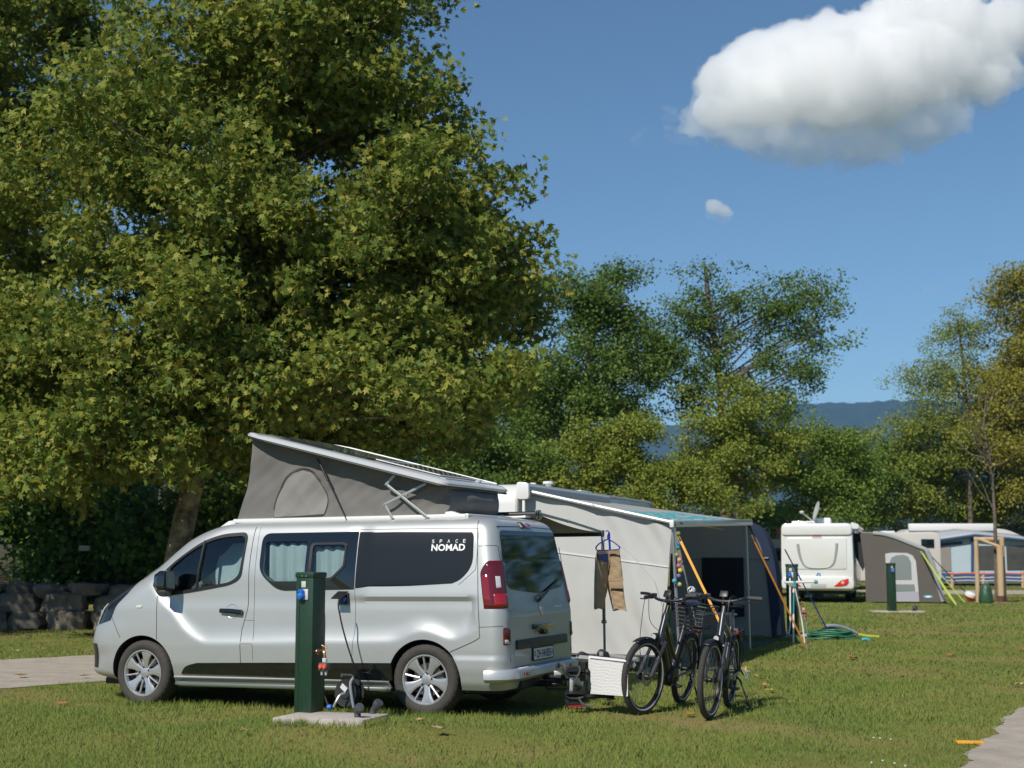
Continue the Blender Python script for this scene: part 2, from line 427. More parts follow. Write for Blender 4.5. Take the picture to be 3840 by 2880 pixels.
CB = [(2715, 300, 105, 0, 1), (2700, 400, 100, .2, .8), (2830, 235, 125, .2, 1), (2850, 380, 140, -.3, .85), (2965, 185, 125, .3, 1), (3000, 340, 170, -.4, .85), (3120, 150, 118, .3, 1), (3150, 340, 190, -.4, .85),
      (3255, 130, 120, .4, 1), (3300, 290, 190, -.2, .85), (3395, 60, 150, .5, 1), (3450, 220, 180, .2, .9), (3560, 60, 170, .6, 1), (3590, 235, 140, .5, .9), (3700, 110, 150, .8, 1), (3725, 265, 95, .8, .9), (3830, 50, 120, 1, 1), (3790, 240, 62, 1, 1),
      (2930, 430, 90, 0, .6), (3120, 440, 100, 0, .6), (3300, 420, 110, .1, .6)]
CLOW = [(2760, 450, 110, 0, .6), (2900, 500, 110, 0, .5), (3060, 520, 120, 0, .45), (3230, 530, 120, 0, .45), (3390, 460, 120, .1, .6), (3540, 400, 100, .3, .7), (2640, 440, 70, 0, .8)]
cloud('cloud', 'large white cumulus cloud at the upper right', CB, 2500, .032, 2.7, 17, .012, low=CLOW)
cloud('cloud', 'small round white puff of cloud below the big cumulus', [(2680, 775, 38, 0, .85), (2712, 788, 34, 0, .8), (2735, 800, 20, 0, .7)], 2500, .045, 2.2, 9, .006)
cloud('cloud', 'thin wisp of cloud left of the big cumulus', [(2375, 525, 16, 0, .8), (2395, 508, 17, 0, .8), (2415, 488, 14, 0, .9)], 2500, .008, 2.5, 7, .003)
cloud('cloud', 'ragged wisp of cloud touching the left edge of the cumulus', [(2495, 405, 20, 0, .6), (2525, 415, 20, 0, .6), (2545, 490, 22, 0, .7), (2505, 480, 20, 0, .6), (2600, 500, 34, 0, .6), (2590, 420, 28, 0, .7)], 2500, .008, 2.5, 8, .003)
cloud('cloud', 'faint small cloud low in the sky above the right hand trees', [(3480, 1085, 24, 0, .6), (3510, 1080, 22, 0, .6)], 6500, .0035, 6, 14)
# ================================================================== the silver camper van
# van frame: x forward, y to its left side (the side seen), z up; origin on the ground under the rear axle
VAN = thing('camper_van', 'silver camper van with raised pop-up roof and dark side windows lettered SPACE NOMAD', 'camper van',
            (-0.4438, 13.9183, 0.008), (0, 0.00925, R(158)))
PAINT = mat('silver paint', (0.455, 0.475, 0.48), 0.44, 0.45, coat=0.4, var=0.03, vscale=3)
DARKIN = mat('cabin lining', (0.035, 0.04, 0.045), 0.8, var=0.3, vscale=9)
RUBBER = mat('black rubber', (0.028, 0.026, 0.024), 0.75, var=0.35, vscale=60, bump=0.15, bscale=180)
BLACKP = mat('black plastic', (0.014, 0.014, 0.016), 0.45, var=0.2, vscale=30)
GLOSSB = mat('gloss black', (0.006, 0.008, 0.010), 0.07, coat=1.0)
PRIVG = mat('privacy glass', (0.006, 0.012, 0.015), 0.04, spec=0.42)
SEAM = mat('panel seam', (0.03, 0.03, 0.033), 0.7)
ALU = mat('brushed aluminium', (0.62, 0.63, 0.65), 0.4, 0.7, var=0.08, vscale=20)
ALLOY = mat('alloy wheel', (0.62, 0.62, 0.64), 0.32, 0.75, coat=0.4, var=0.05, vscale=25)
CHROME = mat('chrome', (0.66, 0.67, 0.69), 0.28, 0.9)
WHITEP = mat('white lacquer', (0.74, 0.745, 0.74), 0.28, coat=0.5, var=0.03, vscale=4)
WHITEL = mat('white lettering', (0.78, 0.79, 0.81), 0.5)
CURT = mat('pale curtain', (0.68, 0.72, 0.73), 0.9, var=0.12, vscale=6, trans=0.25)
GLASSV = glass_mat('tinted glass', (0.72, 0.85, 0.86))

hw = table([(.24, .86), (.30, .905), (.42, .935), (.60, .948), (.75, .95), (.95, .945), (1.10, .928), (1.25, .905), (1.4, .878), (1.55, .848), (1.66, .818),
            (1.72, .792), (1.755, .762), (1.78, .70), (1.80, .60), (1.812, .48)], 0.012)
xf = table([(.24, 3.80), (.27, 3.98), (.32, 4.05), (.42, 4.01), (.5, 4.01), (.6, 4.04), (.7, 4.02), (.83, 3.96), (.93, 3.93), (.985, 3.88), (1.09, 3.70), (1.18, 3.53),
            (1.25, 3.37), (1.35, 3.20), (1.48, 3.04), (1.61, 2.87), (1.69, 2.71), (1.735, 2.58), (1.78, 2.43), (1.80, 2.32), (1.812, 2.2)], 0.018)
xr = table([(.24, -.74), (.35, -.78), (.5, -.79), (.9, -.785), (1.1, -.75), (1.4, -.70), (1.65, -.655), (1.72, -.625), (1.77, -.57), (1.80, -.48), (1.812, -.35)], 0.015)
lround = table([(.24, .78), (.9, .76), (1.1, .66), (1.3, .5), (1.7, .45), (1.812, .4)], 0.03)
zc = table([(-1, 1.1), (-.56, 1.05), (-.50, .80), (-.47, .766), (-.318, .69), (-.235, .694), (-.091, .751), (0, .765), (.102, .749), (.247, .683), (.321, .666), (.72, .656), (1.33, .646),
            (1.94, .627), (2.345, .624), (2.457, .669), (2.57, .748), (2.70, .898), (2.875, 1.038), (2.965, 1.155), (3.05, 1.30), (3.15, 1.5), (4.2, 2.4)], 0.022)
RC = 0.14; NS = 2.3
def recess(x, z):
    u = max(0.0, min(1.0, (z - zc(x)) / 0.17)); r = 0.034 * (1 - (1 - u) ** 2.2)
    r *= sstep((x + .515) / .05)                                    # ends before the rear corner
    q = sstep((.85 - x) / .3)                                       # pressed field of the rear quarter closes under the window
    r *= 1 - q * sstep((z - 1.02) / .055)
    r *= 1 - (1 - q) * sstep((z - 1.0) / .35)
    return r
def lat(x, z, off=0.0):
    """half width of the body at station x and height z"""
    w = hw(z) - recess(x, z)
    if z < .54 and x < -.28: w += 0.012 * sstep((.535 - z) / .02) * sstep((-.28 - x) / .03)
    a = xr(z); b = xf(z); xs = b - lround(z)
    if x > xs:
        t = min(1.0, (x - xs) / (b - xs)); w *= (1 - t ** NS) ** (1 / NS)
    elif x < a + RC:
        t = min(1.0, (a + RC - x) / RC); w = w - RC + RC * math.sqrt(max(0, 1 - t * t))
    return w + off
def side3(p, off=0.003, sgn=1): return Vector((p[0], sgn * lat(p[0], p[1], off), p[1]))
def rear3(p, off=0.004): return Vector((xr(p[1]) - off, p[0], p[1]))

def van_body():
    zs = sorted(set([.24, .255, .27, .285] + list(np.round(np.arange(.30, 1.70, .022), 3)) + [1.70, 1.715, 1.73, 1.743, 1.755, 1.765, 1.775, 1.784, 1.792, 1.80, 1.806, 1.812]))
    rows = []
    for z in zs:
        a = xr(z); b = xf(z); xs = b - lround(z); half = []
        W0 = hw(z)
        for i in range(6): half.append((a, (W0 - RC) * i / 6))
        for i in range(9):
            t = math.pi / 2 * i / 8; x = a + RC * (1 - math.sin(t)) if False else a + RC * (1 - math.cos(t)); half.append((x, lat(x, z) if i else W0 - RC))
        n = 116
        for i in range(1, n): half.append((lerp(a + RC, xs, i / n),) + (0,))
        for i in range(27):
            t = math.pi / 2 * i / 26; x = xs + (b - xs) * math.sin(t) ** (2 / NS) if i else xs
            half.append((x, 0))
        pts = []
        for k, (x, y) in enumerate(half):
            if k < 6: pts.append((x, y, z))
            else: pts.append((x, max(0.0, lat(x, z)) if k < len(half) - 1 else 0.0, z))
        rows.append(pts)
    m = len(rows[0]); ring = []
    for pts in rows: ring.append(pts + [(x, -y, z) for (x, y, z) in reversed(pts[1:-1])])
    k = len(ring[0]); mb = MB(); vs = [p for r in ring for p in r]; fs = []
    for i in range(len(ring) - 1):
        for j in range(k): fs.append((i * k + j, i * k + (j + 1) % k, (i + 1) * k + (j + 1) % k, (i + 1) * k + j))
    fs.append(tuple(range(k - 1, -1, -1))); fs.append(tuple((len(ring) - 1) * k + j for j in range(k)))
    mb.add(vs, fs)
    return mb.build('body', [PAINT, DARKIN, RUBBER], VAN, smooth=0)
body = van_body()

# outlines read on the side (x, z)
MID = round_poly([(1.765, 1.672), (.728, 1.672), (.728, 1.137), (1.55, 1.123), (1.765, 1.30)], [.09, .004, .004, .10, .10], 6)
REARW = round_poly([(.718, 1.668), (-.455, 1.662), (-.47, 1.34), (-.32, 1.186), (.718, 1.148)], [.004, .07, .10, .10, .004], 6)
CABO = round_poly([(2.985, 1.20), (2.74, 1.42), (2.45, 1.605), (2.22, 1.675), (1.93, 1.69), (1.955, 1.24), (2.08, 1.178), (2.45, 1.118), (2.88, 1.062)], [.05, .1, .1, .1, .08, .12, .08, .1, .05], 5)
CABI = round_poly([(2.80, 1.335), (2.62, 1.475), (2.41, 1.59), (2.22, 1.642), (1.955, 1.655), (1.985, 1.27), (2.09, 1.205), (2.45, 1.155), (2.70, 1.115)], [.05, .1, .1, .1, .07, .10, .08, .1, .05], 5)
CURTO = round_poly([(1.724, 1.59), (1.262, 1.59), (1.262, 1.213), (1.63, 1.213), (1.724, 1.29)], [.05, .01, .01, .05, .05], 4)
SLO = round_poly([(1.222, 1.575), (.828, 1.575), (.833, 1.345), (.965, 1.222), (1.222, 1.222)], [.05, .05, .04, .04, .05], 4)
SLI = round_poly([(1.194, 1.553), (.85, 1.553), (.855, 1.355), (.975, 1.244), (1.194, 1.244)], [.04, .04, .03, .03, .04], 4)

def cutter(mb, mi):
    o = mb.build('cutter', [PAINT, DARKIN, RUBBER], VAN, smooth=0)
    for p in o.data.polygons: p.material_index = mi
    return o
cuts = []
for ax in (0.0, 3.062):
    for sg in (1, -1):
        cuts.append(cutter(MB().lathe([(.362, 0), (.362, .50)], (ax, sg * .56, .325 if ax < 1 else .33), (0, sg, 0), 72), 2))
sec = [(-.83, .62), (-.83, 1.15), (-.74, 1.66), (.74, 1.66), (.83, 1.15), (.83, .62)]
cab = MB(); cab.prism(sec, lambda p: Vector((-.55, p[0], p[1])), lambda p: Vector((2.35 + (1.66 - p[1]) * 1.0 if p[1] > 1.1 else 3.05, p[0] * (1 if p[1] > 1.1 else .95), p[1])))
cuts.append(cutter(cab, 1))
for poly in (CABI, round_poly([(1.74, 1.62), (.76, 1.62), (.76, 1.18), (1.58, 1.18), (1.74, 1.28)], .05)):
    c = MB(); c.prism(poly, lambda p: Vector((p[0], .70, p[1])), lambda p: Vector((p[0], 1.05, p[1]))); cuts.append(cutter(c, 1))
for c in cuts:
    md = body.modifiers.new('cut', 'BOOLEAN'); md.object = c; md.operation = 'DIFFERENCE'; md.solver = 'EXACT'
    try: md.material_mode = 'TRANSFER'
    except Exception: pass
dg = bpy.context.evaluated_depsgraph_get(); dg.update()
nm = bpy.data.meshes.new_from_object(body.evaluated_get(dg)); body.modifiers.clear(); old = body.data; body.data = nm; nm.name = 'body'
bpy.data.meshes.remove(old)
for c in cuts: bpy.data.objects.remove(c)
nm.shade_smooth(); nm.set_sharp_from_angle(angle=R(32))

def scan(mb, poly, fn, rows=26, cols=26, skirt=0.0, skfn=None):
    """fill a polygon (convex along rows) with a grid laid on a surface"""
    zlo = min(p[1] for p in poly); zhi = max(p[1] for p in poly); k = len(poly); vs = []
    for i in range(rows):
        z = lerp(zlo + 1e-4, zhi - 1e-4, i / (rows - 1)); xs = []
        for a in range(k):
            p, q = poly[a], poly[(a + 1) % k]
            if (p[1] - z) * (q[1] - z) <= 0 and p[1] != q[1]: xs.append(p[0] + (q[0] - p[0]) * (z - p[1]) / (q[1] - p[1]))
        if not xs: xs = [poly[0][0]]
        a, b = min(xs), max(xs)
        for j in range(cols): vs.append((lerp(a, b, j / (cols - 1)), z))
    fs = [(i * cols + j, i * cols + j + 1, (i + 1) * cols + j + 1, (i + 1) * cols + j) for i in range(rows - 1) for j in range(cols - 1)]
    n = len(vs); P3 = [fn(p) for p in vs]
    if skirt > 0:
        edge = [j for j in range(cols)] + [i * cols + cols - 1 for i in range(1, rows)] + [(rows - 1) * cols + j for j in range(cols - 2, -1, -1)] + [i * cols for i in range(rows - 2, 0, -1)]
        P3 += [skfn(vs[e]) for e in edge]; m = len(edge)
        fs += [(edge[i], edge[(i + 1) % m], n + (i + 1) % m, n + i) for i in range(m)]
    mb.add(P3, fs)
def side_panel(name, poly, m, off=0.004, parent=VAN, sgn=1, rows=26, cols=30, smooth=60, depth=0.012):
    mb = MB(); scan(mb, poly, lambda p: side3(p, off, sgn), rows, cols, depth, lambda p: side3(p, off - depth, sgn))
    return mb.build(name, m, parent, smooth=smooth)
def ring_panel(mb, outer, inner, fo, fi, n=120):
    """band between two outlines; fo/fi give surface points; thickness comes from the two returns"""
    o = resample(outer, n); i = resample(inner, n)
    ci = np.mean(np.array(i), axis=0)
    def ang(p): return math.atan2(p[1] - ci[1], p[0] - ci[0])
    k = min(range(n), key=lambda t: abs(ang(i[t]) - ang(o[0]))); i = i[k:] + i[:k]
    if sum(math.hypot(o[t][0] - i[t][0], o[t][1] - i[t][1]) for t in range(0, n, 8)) > sum(math.hypot(o[t][0] - i[-t][0], o[t][1] - i[-t][1]) for t in range(0, n, 8)):
        i = [i[-t] for t in range(n)]
    vs = [fo(p, -.012) for p in o] + [fo(p, 0) for p in o] + [fi(p, 0) for p in i] + [fi(p, -.03) for p in i]
    fs = []
    for r in range(3):
        for t in range(n): fs.append((r * n + t, r * n + (t + 1) % n, (r + 1) * n + (t + 1) % n, (r + 1) * n + t))
    mb.add(vs, fs)
def line(mb, pts, r=0.0035, off=0.0, sgn=1, n=10):
    q = bez([(p[0], p[1], 0) for p in pts], n) if len(pts) > 2 else [Vector((lerp(pts[0][0], pts[1][0], i / 30), lerp(pts[0][1], pts[1][1], i / 30), 0)) for i in range(31)]
    mb.tube([side3((p.x, p.y), off, sgn) for p in q], r, 6)

# ---- side glazing
so = lambda o_: (lambda p, d: side3(p, o_ + d))
cabwin = MB(); ring_panel(cabwin, CABO, CABI, so(.005), so(.004)); 
cabwin.tube([side3((lerp(2.42, 2.465, t / 6), lerp(1.61, 1.14, t / 6)), -.002) for t in range(7)], .016, 6)
win = cabwin.build('cab_window', BLACKP, VAN, smooth=40)
mb = MB(); scan(mb, CABI, lambda p: side3(p, -.014), 20, 30); mb.build('pane', GLASSV, win, smooth=60)
midw = MB()
ml = round_poly([(1.765, 1.672), (1.242, 1.672), (1.242, 1.1295), (1.55, 1.123), (1.765, 1.30)], [.09, .002, .002, .10, .10], 6)
mr_ = [(1.242, 1.672), (.728, 1.672), (.728, 1.137), (1.242, 1.1295)]
ring_panel(midw, ml, CURTO, so(.006), so(.006)); ring_panel(midw, mr_, SLO, so(.006), so(.006))
mw = midw.build('sliding_door_window', GLOSSB, VAN, smooth=30)
mb = MB(); scan(mb, CURTO, lambda p: side3(p, .001), 14, 16); mb.build('pane', GLASSV, mw, smooth=60)
mb = MB(); ring_panel(mb, SLO, SLI, so(.013), so(.011)); sf = mb.build('slider_frame', BLACKP, mw, smooth=30)
mb = MB(); scan(mb, SLI, lambda p: side3(p, .002), 14, 16); mb.build('slider_pane', GLASSV, mw, smooth=60)
rw = side_panel('rear_quarter_window', REARW, mat('quarter glass', (0.016, 0.021, 0.028), 0.35, spec=0.12), .006)
mb = MB()
fit_text(mb, "NOMAD", lambda x, y: side3((-.046 - x, 1.481 + y), .0075), .336, .062, 0.028, 1.02)
for k, ch in enumerate("SPACE"):
    x0 = [0, .078, .156, .236, .312][k]
    fit_text(mb, ch, lambda x, y: side3((-.046 - x0 - x, 1.553 + y), .0075), .024, .032, 0.002)
mb.build('lettering', WHITEL, rw, smooth=0)
for nm_, pl in (('far_side_window', MID), ('far_rear_window', REARW), ('far_cab_window', CABO)):
    side_panel(nm_, pl, PRIVG, .005, sgn=-1, rows=14, cols=16)
# windscreen
mb = MB()
def wind(a, b):
    z = lerp(1.24, 1.70, b); w = hw(z) * .80 * lerp(1.0, .94, b); y = lerp(-w, w, a); W = hw(z); x0 = xf(z) - lround(z)
    t = (1 - (abs(y) / W) ** NS) ** (1 / NS); return Vector((x0 + lround(z) * t + .008, y, z + .004))
mb.grid(wind, 30, 16); mb.build('windscreen', PRIVG, VAN, smooth=80)

# ---- curtains and cab
def curtain(name, x0, x1, z0, z1, y, folds, parent, top=0.012):
    mb = MB()
    def f(a, b):
        w = math.sin(a * folds * 2 * math.pi + 0.6 * math.sin(b * 2.2)) * .016 + .006 * math.sin(a * folds * 5.1 + 1)
        return Vector((lerp(x0, x1, a), y + w * (0.5 + 0.5 * (1 - b)) , lerp(z0, z1 + top * math.sin(a * folds * 2 * math.pi), b)))
    mb.grid(f, 70, 10); return mb.build(name, CURT, parent, smooth=180)
curtain('curtain', 1.70, 1.25, 1.17, 1.565, .80, 4, VAN); curtain('curtain', 1.215, .87, 1.19, 1.53, .80, 3, VAN)
mb = MB()
def seatcloth(a, b):
    z = lerp(1.02, 1.585, b); x = lerp(2.40, 1.90, a) + .05 * math.sin(b * 3) ; y = .60 + .03 * math.sin(a * 9 + b * 2) - .10 * (a - .5) ** 2
    lim = 1.46 + .14 * sstep((a) / .35)
    return Vector((x, y, min(z, 1.02 + (lim - 1.02) * b)))
mb.grid(seatcloth, 40, 16); mb.build('cab_curtain', CURT, VAN, smooth=180)
mb = MB()
mb.add(*(lambda pts: ([Vector((x, .45 + .05 * math.sin(3 * i), z)) for i, (x, z) in enumerate(pts)], [tuple(range(len(pts)))]))([(2.72, 1.15), (2.66, 1.24), (2.44, 1.40), (2.38, 1.36), (2.44, 1.22), (2.50, 1.14)]))
mb.build('thermal_mat', CURT, VAN, smooth=0, solid=.012)
mb = MB()
mb.box((2.86, 0, 1.00), (.36, 1.40, .26)); d_ = mb.build('dashboard', mat('dash plastic', (.05, .055, .06), .6, var=.2, vscale=20), VAN, bevel=.05, seg=3)
mb = MB(); mb.box((2.66, .54, 1.145), (.13, .17, .11), (0, .3, .2)); mb.lathe([(.0, 0), (.035, 0), (.04, .02)], (2.62, .64, 1.17), (-.3, 1, .2), 14)
mb.build('vent_pod', mat('vent plastic', (.10, .11, .12), .45), d_, bevel=.015)
mb = MB(); mb.torus((2.50, .36, 1.10), (-.75, 0, .66), .175, .014, 28, 8); mb.tube([(2.50, .2, 1.1), (2.50, .52, 1.1)], .015); mb.build('steering_wheel', BLACKP, VAN)

# ---- seams, mouldings, handle
for pts_, rr_ in (([(2.90, 1.075), (2.89, .86), (2.885, .655)], .0035), ([(1.868, 1.735), (1.878, 1.4), (1.872, 1.07), (1.876, .95), (1.918, .80), (1.932, .72), (1.926, .325)], .0035), ([(1.815, 1.73), (1.806, 1.1), (1.792, .47)], .0022), ([(.722, 1.15), (.708, .9), (.715, .68), (.735, .47)], .0022), ([(-.475, 1.752), (-.505, 1.5), (-.535, 1.1), (-.555, .76), (-.53, .692), (-.262, .577)], .0035), ([(3.45, .87), (3.395, .785), (3.318, .668)], .003), ([(1.90, .845), (1.80, .845)], .002), ([(1.925, .625), (1.795, .625)], .002), ([(-.50, 1.52), (-.66, 1.525)], .0025), ([(-.55, .80), (-.76, .81)], .0025), ([(.72, 1.69), (-.43, 1.683), (-.487, 1.655), (-.50, 1.60), (-.50, 1.34), (-.47, 1.285), (-.34, 1.175)], .0025)):
    mb = MB(); line(mb, pts_, rr_); mb.build('panel_seam', SEAM, VAN, smooth=60)
mb = MB()
trim = round_poly([(2.615, .318), (2.56, .40), (2.42, .44), (1.93, .449), (.325, .472), (.325, .312)], [.02, .05, .08, .02, .004, .004], 5)
trim = [p for p in trim]
side_panel('side_moulding', trim, GLOSSB, .014, rows=10, cols=60, depth=.02)
mb = MB(); line(mb, [(2.70, .297), (.36, .305)], .011, .0); mb.build('sill_strip', mat('sill strip', (.55, .55, .53), .3, .6), VAN)
for sg in (1, -1):
    mb = MB(); mb.tube([(2.68, sg * .885, .235), (2.60, sg * .925, .235), (.42, sg * .925, .235), (.36, sg * .885, .235)], .024, 10)
    mb.build('side_step_bar', mat('step bar', (.38, .40, .37), .3, .8), VAN)
mb = MB(); mb.box((1.5, 0, .25), (4.2, 1.5, .10)); mb.box((3.5, 0, .215), (.55, 1.15, .07)); mb.box((-.3, 0, .24), (.6, 1.2, .12)); mb.build('underbody', BLACKP, VAN, bevel=.02)
mb = MB(); mb.tube([side3((2.17, .935), .022), side3((2.04, .93), .03), side3((1.925, .918), .022)], [.020, .023, .024], 10, flat=(.75, 1.15)); 
hd = mb.build('door_handle', GLOSSB, VAN, smooth=50)
mb = MB()
mb.lathe([(.0, -.006), (.055, -.003), (.068, .004), (.070, .0)], side3((2.045, .93), -.002), (0, 1, .05), 28); mb.build('handle_cup', PAINT, hd, smooth=60)
mb = MB(); scan(mb, round_poly([(3.135, .985), (3.068, .985), (3.068, .962), (3.135, .962)], .009), lambda p: side3(p, .008), 6, 8, .01, lambda p: side3(p, -.002)); mb.build('side_indicator', mat('clear lens', (.62, .58, .52), .15, coat=1), VAN)

# ---- mirror
mb = MB()
mbp = round_poly([(1.125, 0), (1.125, .20), (1.32, .185), (1.325, .02)], .05, 5)
def mirr(p, dx, sc=1.0): return Vector((2.70 + dx, .955 + .03 + (p[1] - .1) * sc + .1, 1.22 + (p[0] - 1.22) * sc))
mb.prism(mbp, lambda p: mirr(p, .085, .72), lambda p: mirr(p, .03, 1.0)); mb.prism(mbp, lambda p: mirr(p, .0301, 1.0), lambda p: mirr(p, -.05, .97))
mir = mb.build('door_mirror', GLOSSB, VAN, smooth=50)
mb = MB(); mb.prism([(lerp(1.22, p[0], .85), lerp(.1, p[1], .85)) for p in mbp], lambda p: mirr(p, -.0515), lambda p: mirr(p, -.0512)); mb.build('mirror_glass', mat('mirror', (.16, .17, .18), .05, .6), mir)
mb = MB(); mb.tube([side3((2.78, 1.12), -.01), (2.73, .97, 1.135), (2.71, 1.02, 1.17)], [.05, .035, .03], 10); mb.build('mirror_arm', BLACKP, mir)

# ---- headlight (left and right) and nose
HLP = [(3.70, .785), (3.745, .90), (3.71, .99), (3.59, 1.08), (3.22, 1.215), (3.29, 1.10), (3.40, .985), (3.44, .90), (3.47, .835)]
LENS = mat('headlight lens', (.012, .016, .028), .05, spec=.5)
for sg in (1, -1):
    mb = MB(); scan(mb, HLP, lambda p: side3(p, .006, sg), 26, 14, .02, lambda p: side3(p, -.014, sg)); h = mb.build('headlight', LENS, VAN, smooth=60)
    mb = MB(); mb.tube([side3(p, .010, sg) for p in [(3.695, .80), (3.655, .865), (3.60, .945), (3.565, .995)]], [.010, .014, .018, .012], 8, flat=(1, .5)); mb.build('daytime_strip', mat('daylight strip', (.75, .75, .72), .2), h)
    mb = MB(); mb.lathe([(0, 0), (.03, .002), (.036, 0)], side3((3.70, .90), .007, sg), (.6, sg * .75, .1), 16); mb.build('reflector', CHROME, h)
mb = MB()
def nose(a, b, z0=.40, z1=.66, ymax=.62, off=.008):
    z = lerp(z0, z1, b); y = lerp(-ymax, ymax, a); W = hw(z); return Vector((xf(z) - lround(z) + lround(z) * (1 - (abs(y) / W) ** NS) ** (1 / NS) + off, y, z))
mb.grid(lambda a, b: nose(a, b, .40, .60), 24, 8); gr_ = mb.build('front_grille', BLACKP, VAN)
mb = MB()
for zz in (.74, .79, .84, .89):
    mb.tube([nose(i / 23, 0, zz, zz, .58, .008) for i in range(24)], .014, 6)
mb.build('chrome_bar', CHROME, gr_)
for sg in (1, -1):
    mb = MB(); mb.grid(lambda a, b: side3((lerp(3.67, 3.78, a), lerp(.36, .60, b)), .012 * math.sin(math.pi * b) + .004, sg), 8, 12)
    mb.build('fog_lamp_surround', BLACKP, VAN, smooth=60)

# ---- charging inlet on the flank
mb = MB(); y0 = lat(.85, 1.05)
mb.box((.835, y0 + .012, 1.045), (.10, .03, .10)); inl = mb.build('power_inlet', GLOSSB, VAN, bevel=.006)
mb = MB(); mb.box((.835, y0 + .085, 1.085), (.11, .15, .010), (-.42, 0, 0)); mb.build('inlet_flap', BLACKP, inl, bevel=.003)
mb = MB(); mb.lathe([(.0, 0), (.028, 0), (.028, .06), (.02, .065)], (.82, y0 + .025, 1.05), (0, 1, -.5), 14); mb.build('inlet_plug', mat('plug blue', (.02, .06, .30), .4), inl)

# ---- tailgate
GLP = round_poly([(-.70, 1.665), (.70, 1.665), (.735, 1.42), (.765, 1.20), (.68, 1.13), (.12, 1.085), (-.12, 1.085), (-.68, 1.13), (-.765, 1.20), (-.735, 1.42)], [.05, .05, .1, .06, .08, .08, .08, .08, .06, .1], 4)
mb = MB(); scan(mb, GLP, lambda p: rear3(p, .006), 26, 24, .012, lambda p: rear3(p, -.006)); rg = mb.build('rear_window', PRIVG, VAN, smooth=60)
mb = MB(); mb.tube([rear3((.06, 1.03), .03), rear3((.02, 1.045), .04), rear3((-.20, 1.10), .03), rear3((-.58, 1.20), .02)], [.02, .016, .012, .008], 8); mb.lathe([(.0, .02), (.028, .02), (.036, 0)], rear3((.06, 1.03), .015), (-1, 0, 0), 14)
mb.build('rear_wiper', BLACKP, VAN)
for pts_ in ([(-.80, 1.52), (-.80, 1.0), (-.79, .5)], [(.80, 1.52), (.80, 1.0), (.79, .5)], [(-.72, 1.70), (0, 1.71), (.72, 1.70)]):
    mb = MB(); mb.tube([rear3(p, .0) for p in pts_], .0035, 6); mb.build('tailgate_seam', SEAM, VAN)
mb = MB()
for p, z, dx in ((0, .62, .0),): mb.prism(round_poly([(-.66, .59), (.66, .59), (.66, .672), (-.66, .672)], .012), lambda q: rear3(q, .022), lambda q: rear3(q, -.01))
mb.build('plate_lamp_bar', BLACKP, VAN, bevel=.005)
mb = MB(); mb.prism(round_poly([(-.70, .44), (.70, .44), (.70, .585), (-.70, .585)], .02), lambda q: rear3(q, .004), lambda q: rear3(q, -.006)); mb.build('plate_recess', PAINT, VAN)
mb = MB(); mb.prism(round_poly([(-.275, .463), (.275, .463), (.275, .588), (-.275, .588)], .01), lambda q: rear3(q, .016), lambda q: rear3(q, -.002)); fr = mb.build('number_plate', BLACKP, VAN)
PLATEW = mat('plate white', (.70, .71, .70), .35)
mb = MB(); mb.prism(round_poly([(-.25, .475), (.25, .475), (.25, .576), (-.25, .576)], .008), lambda q: rear3(q, .019), lambda q: rear3(q, .0162)); mb.build('plate_face', PLATEW, fr)
mb = MB(); fit_text(mb, "ZH\u00b7341835", lambda x, y: rear3((.190 - x, .488 + y), .0205), .375, .074, .012, 1.0); mb.build('plate_lettering', mat('plate black', (.01, .01, .012), .5), fr, smooth=0)
mb = MB(); mb.prism([(.236, .505), (.205, .505), (.205, .548), (.2205, .556), (.236, .548)], lambda q: rear3(q, .0205), lambda q: rear3(q, .0192)); mb.build('red_shield', mat('shield red', (.50, .02, .02), .4), fr)
mb = MB(); mb.box(rear3((.2205, .528), .0212), (.001, .008, .026)); mb.box(rear3((.2205, .528), .0212), (.0012, .024, .008)); mb.build('white_cross', PLATEW, fr)
mb = MB(); mb.prism([(-.207, .505), (-.238, .505), (-.238, .548), (-.2225, .556), (-.207, .548)], lambda q: rear3(q, .0205), lambda q: rear3(q, .0192)); mb.build('blue_shield', mat('shield blue', (.10, .32, .62), .4), fr)
mb = MB()                                                            # the diamond emblem
o4 = [(0, .075), (.044, 0), (0, -.075), (-.044, 0)]; i4 = [(0, .036), (.018, 0), (0, -.036), (-.018, 0)]
for k in range(4):
    a, b, c, d = o4[k], o4[(k + 1) % 4], i4[(k + 1) % 4], i4[k]
    pf = lambda q, h: rear3((q[0], .935 + q[1]), h)
    m0 = ((a[0] + d[0]) / 2, (a[1] + d[1]) / 2); m1 = ((b[0] + c[0]) / 2, (b[1] + c[1]) / 2)
    mb.add([pf(a, .004), pf(b, .004), pf(m1, .02), pf(m0, .02), pf(c, .004), pf(d, .004)], [(0, 1, 2, 3), (3, 2, 4, 5)])
mb.build('diamond_emblem', CHROME, VAN, smooth=0)
mb = MB(); fit_text(mb, "TRAFIC", lambda x, y: rear3((.80 - x, .930 + y), .007), .25, .026, .01, 1.25); mb.build('tailgate_lettering', CHROME, VAN, smooth=0); mb = MB(); mb.prism(round_poly([(-.41, .936), (-.58, .938), (-.58, .958), (-.41, .956)], .004), lambda q: rear3(q, .008), lambda q: rear3(q, .0)); mb.build('trim_badge', CHROME, VAN)
mb = MB(); mb.prism(round_poly([(.245, .80), (-.245, .80), (-.245, .755), (-.12, .735), (-.05, .70), (.05, .70), (.12, .735), (.245, .755)], .012), lambda q: rear3(q, .03), lambda q: rear3(q, -.01)); mb.box(rear3((0, .725), .04), (.05, .10, .05)); mb.build('tailgate_handle', GLOSSB, VAN, bevel=.006)
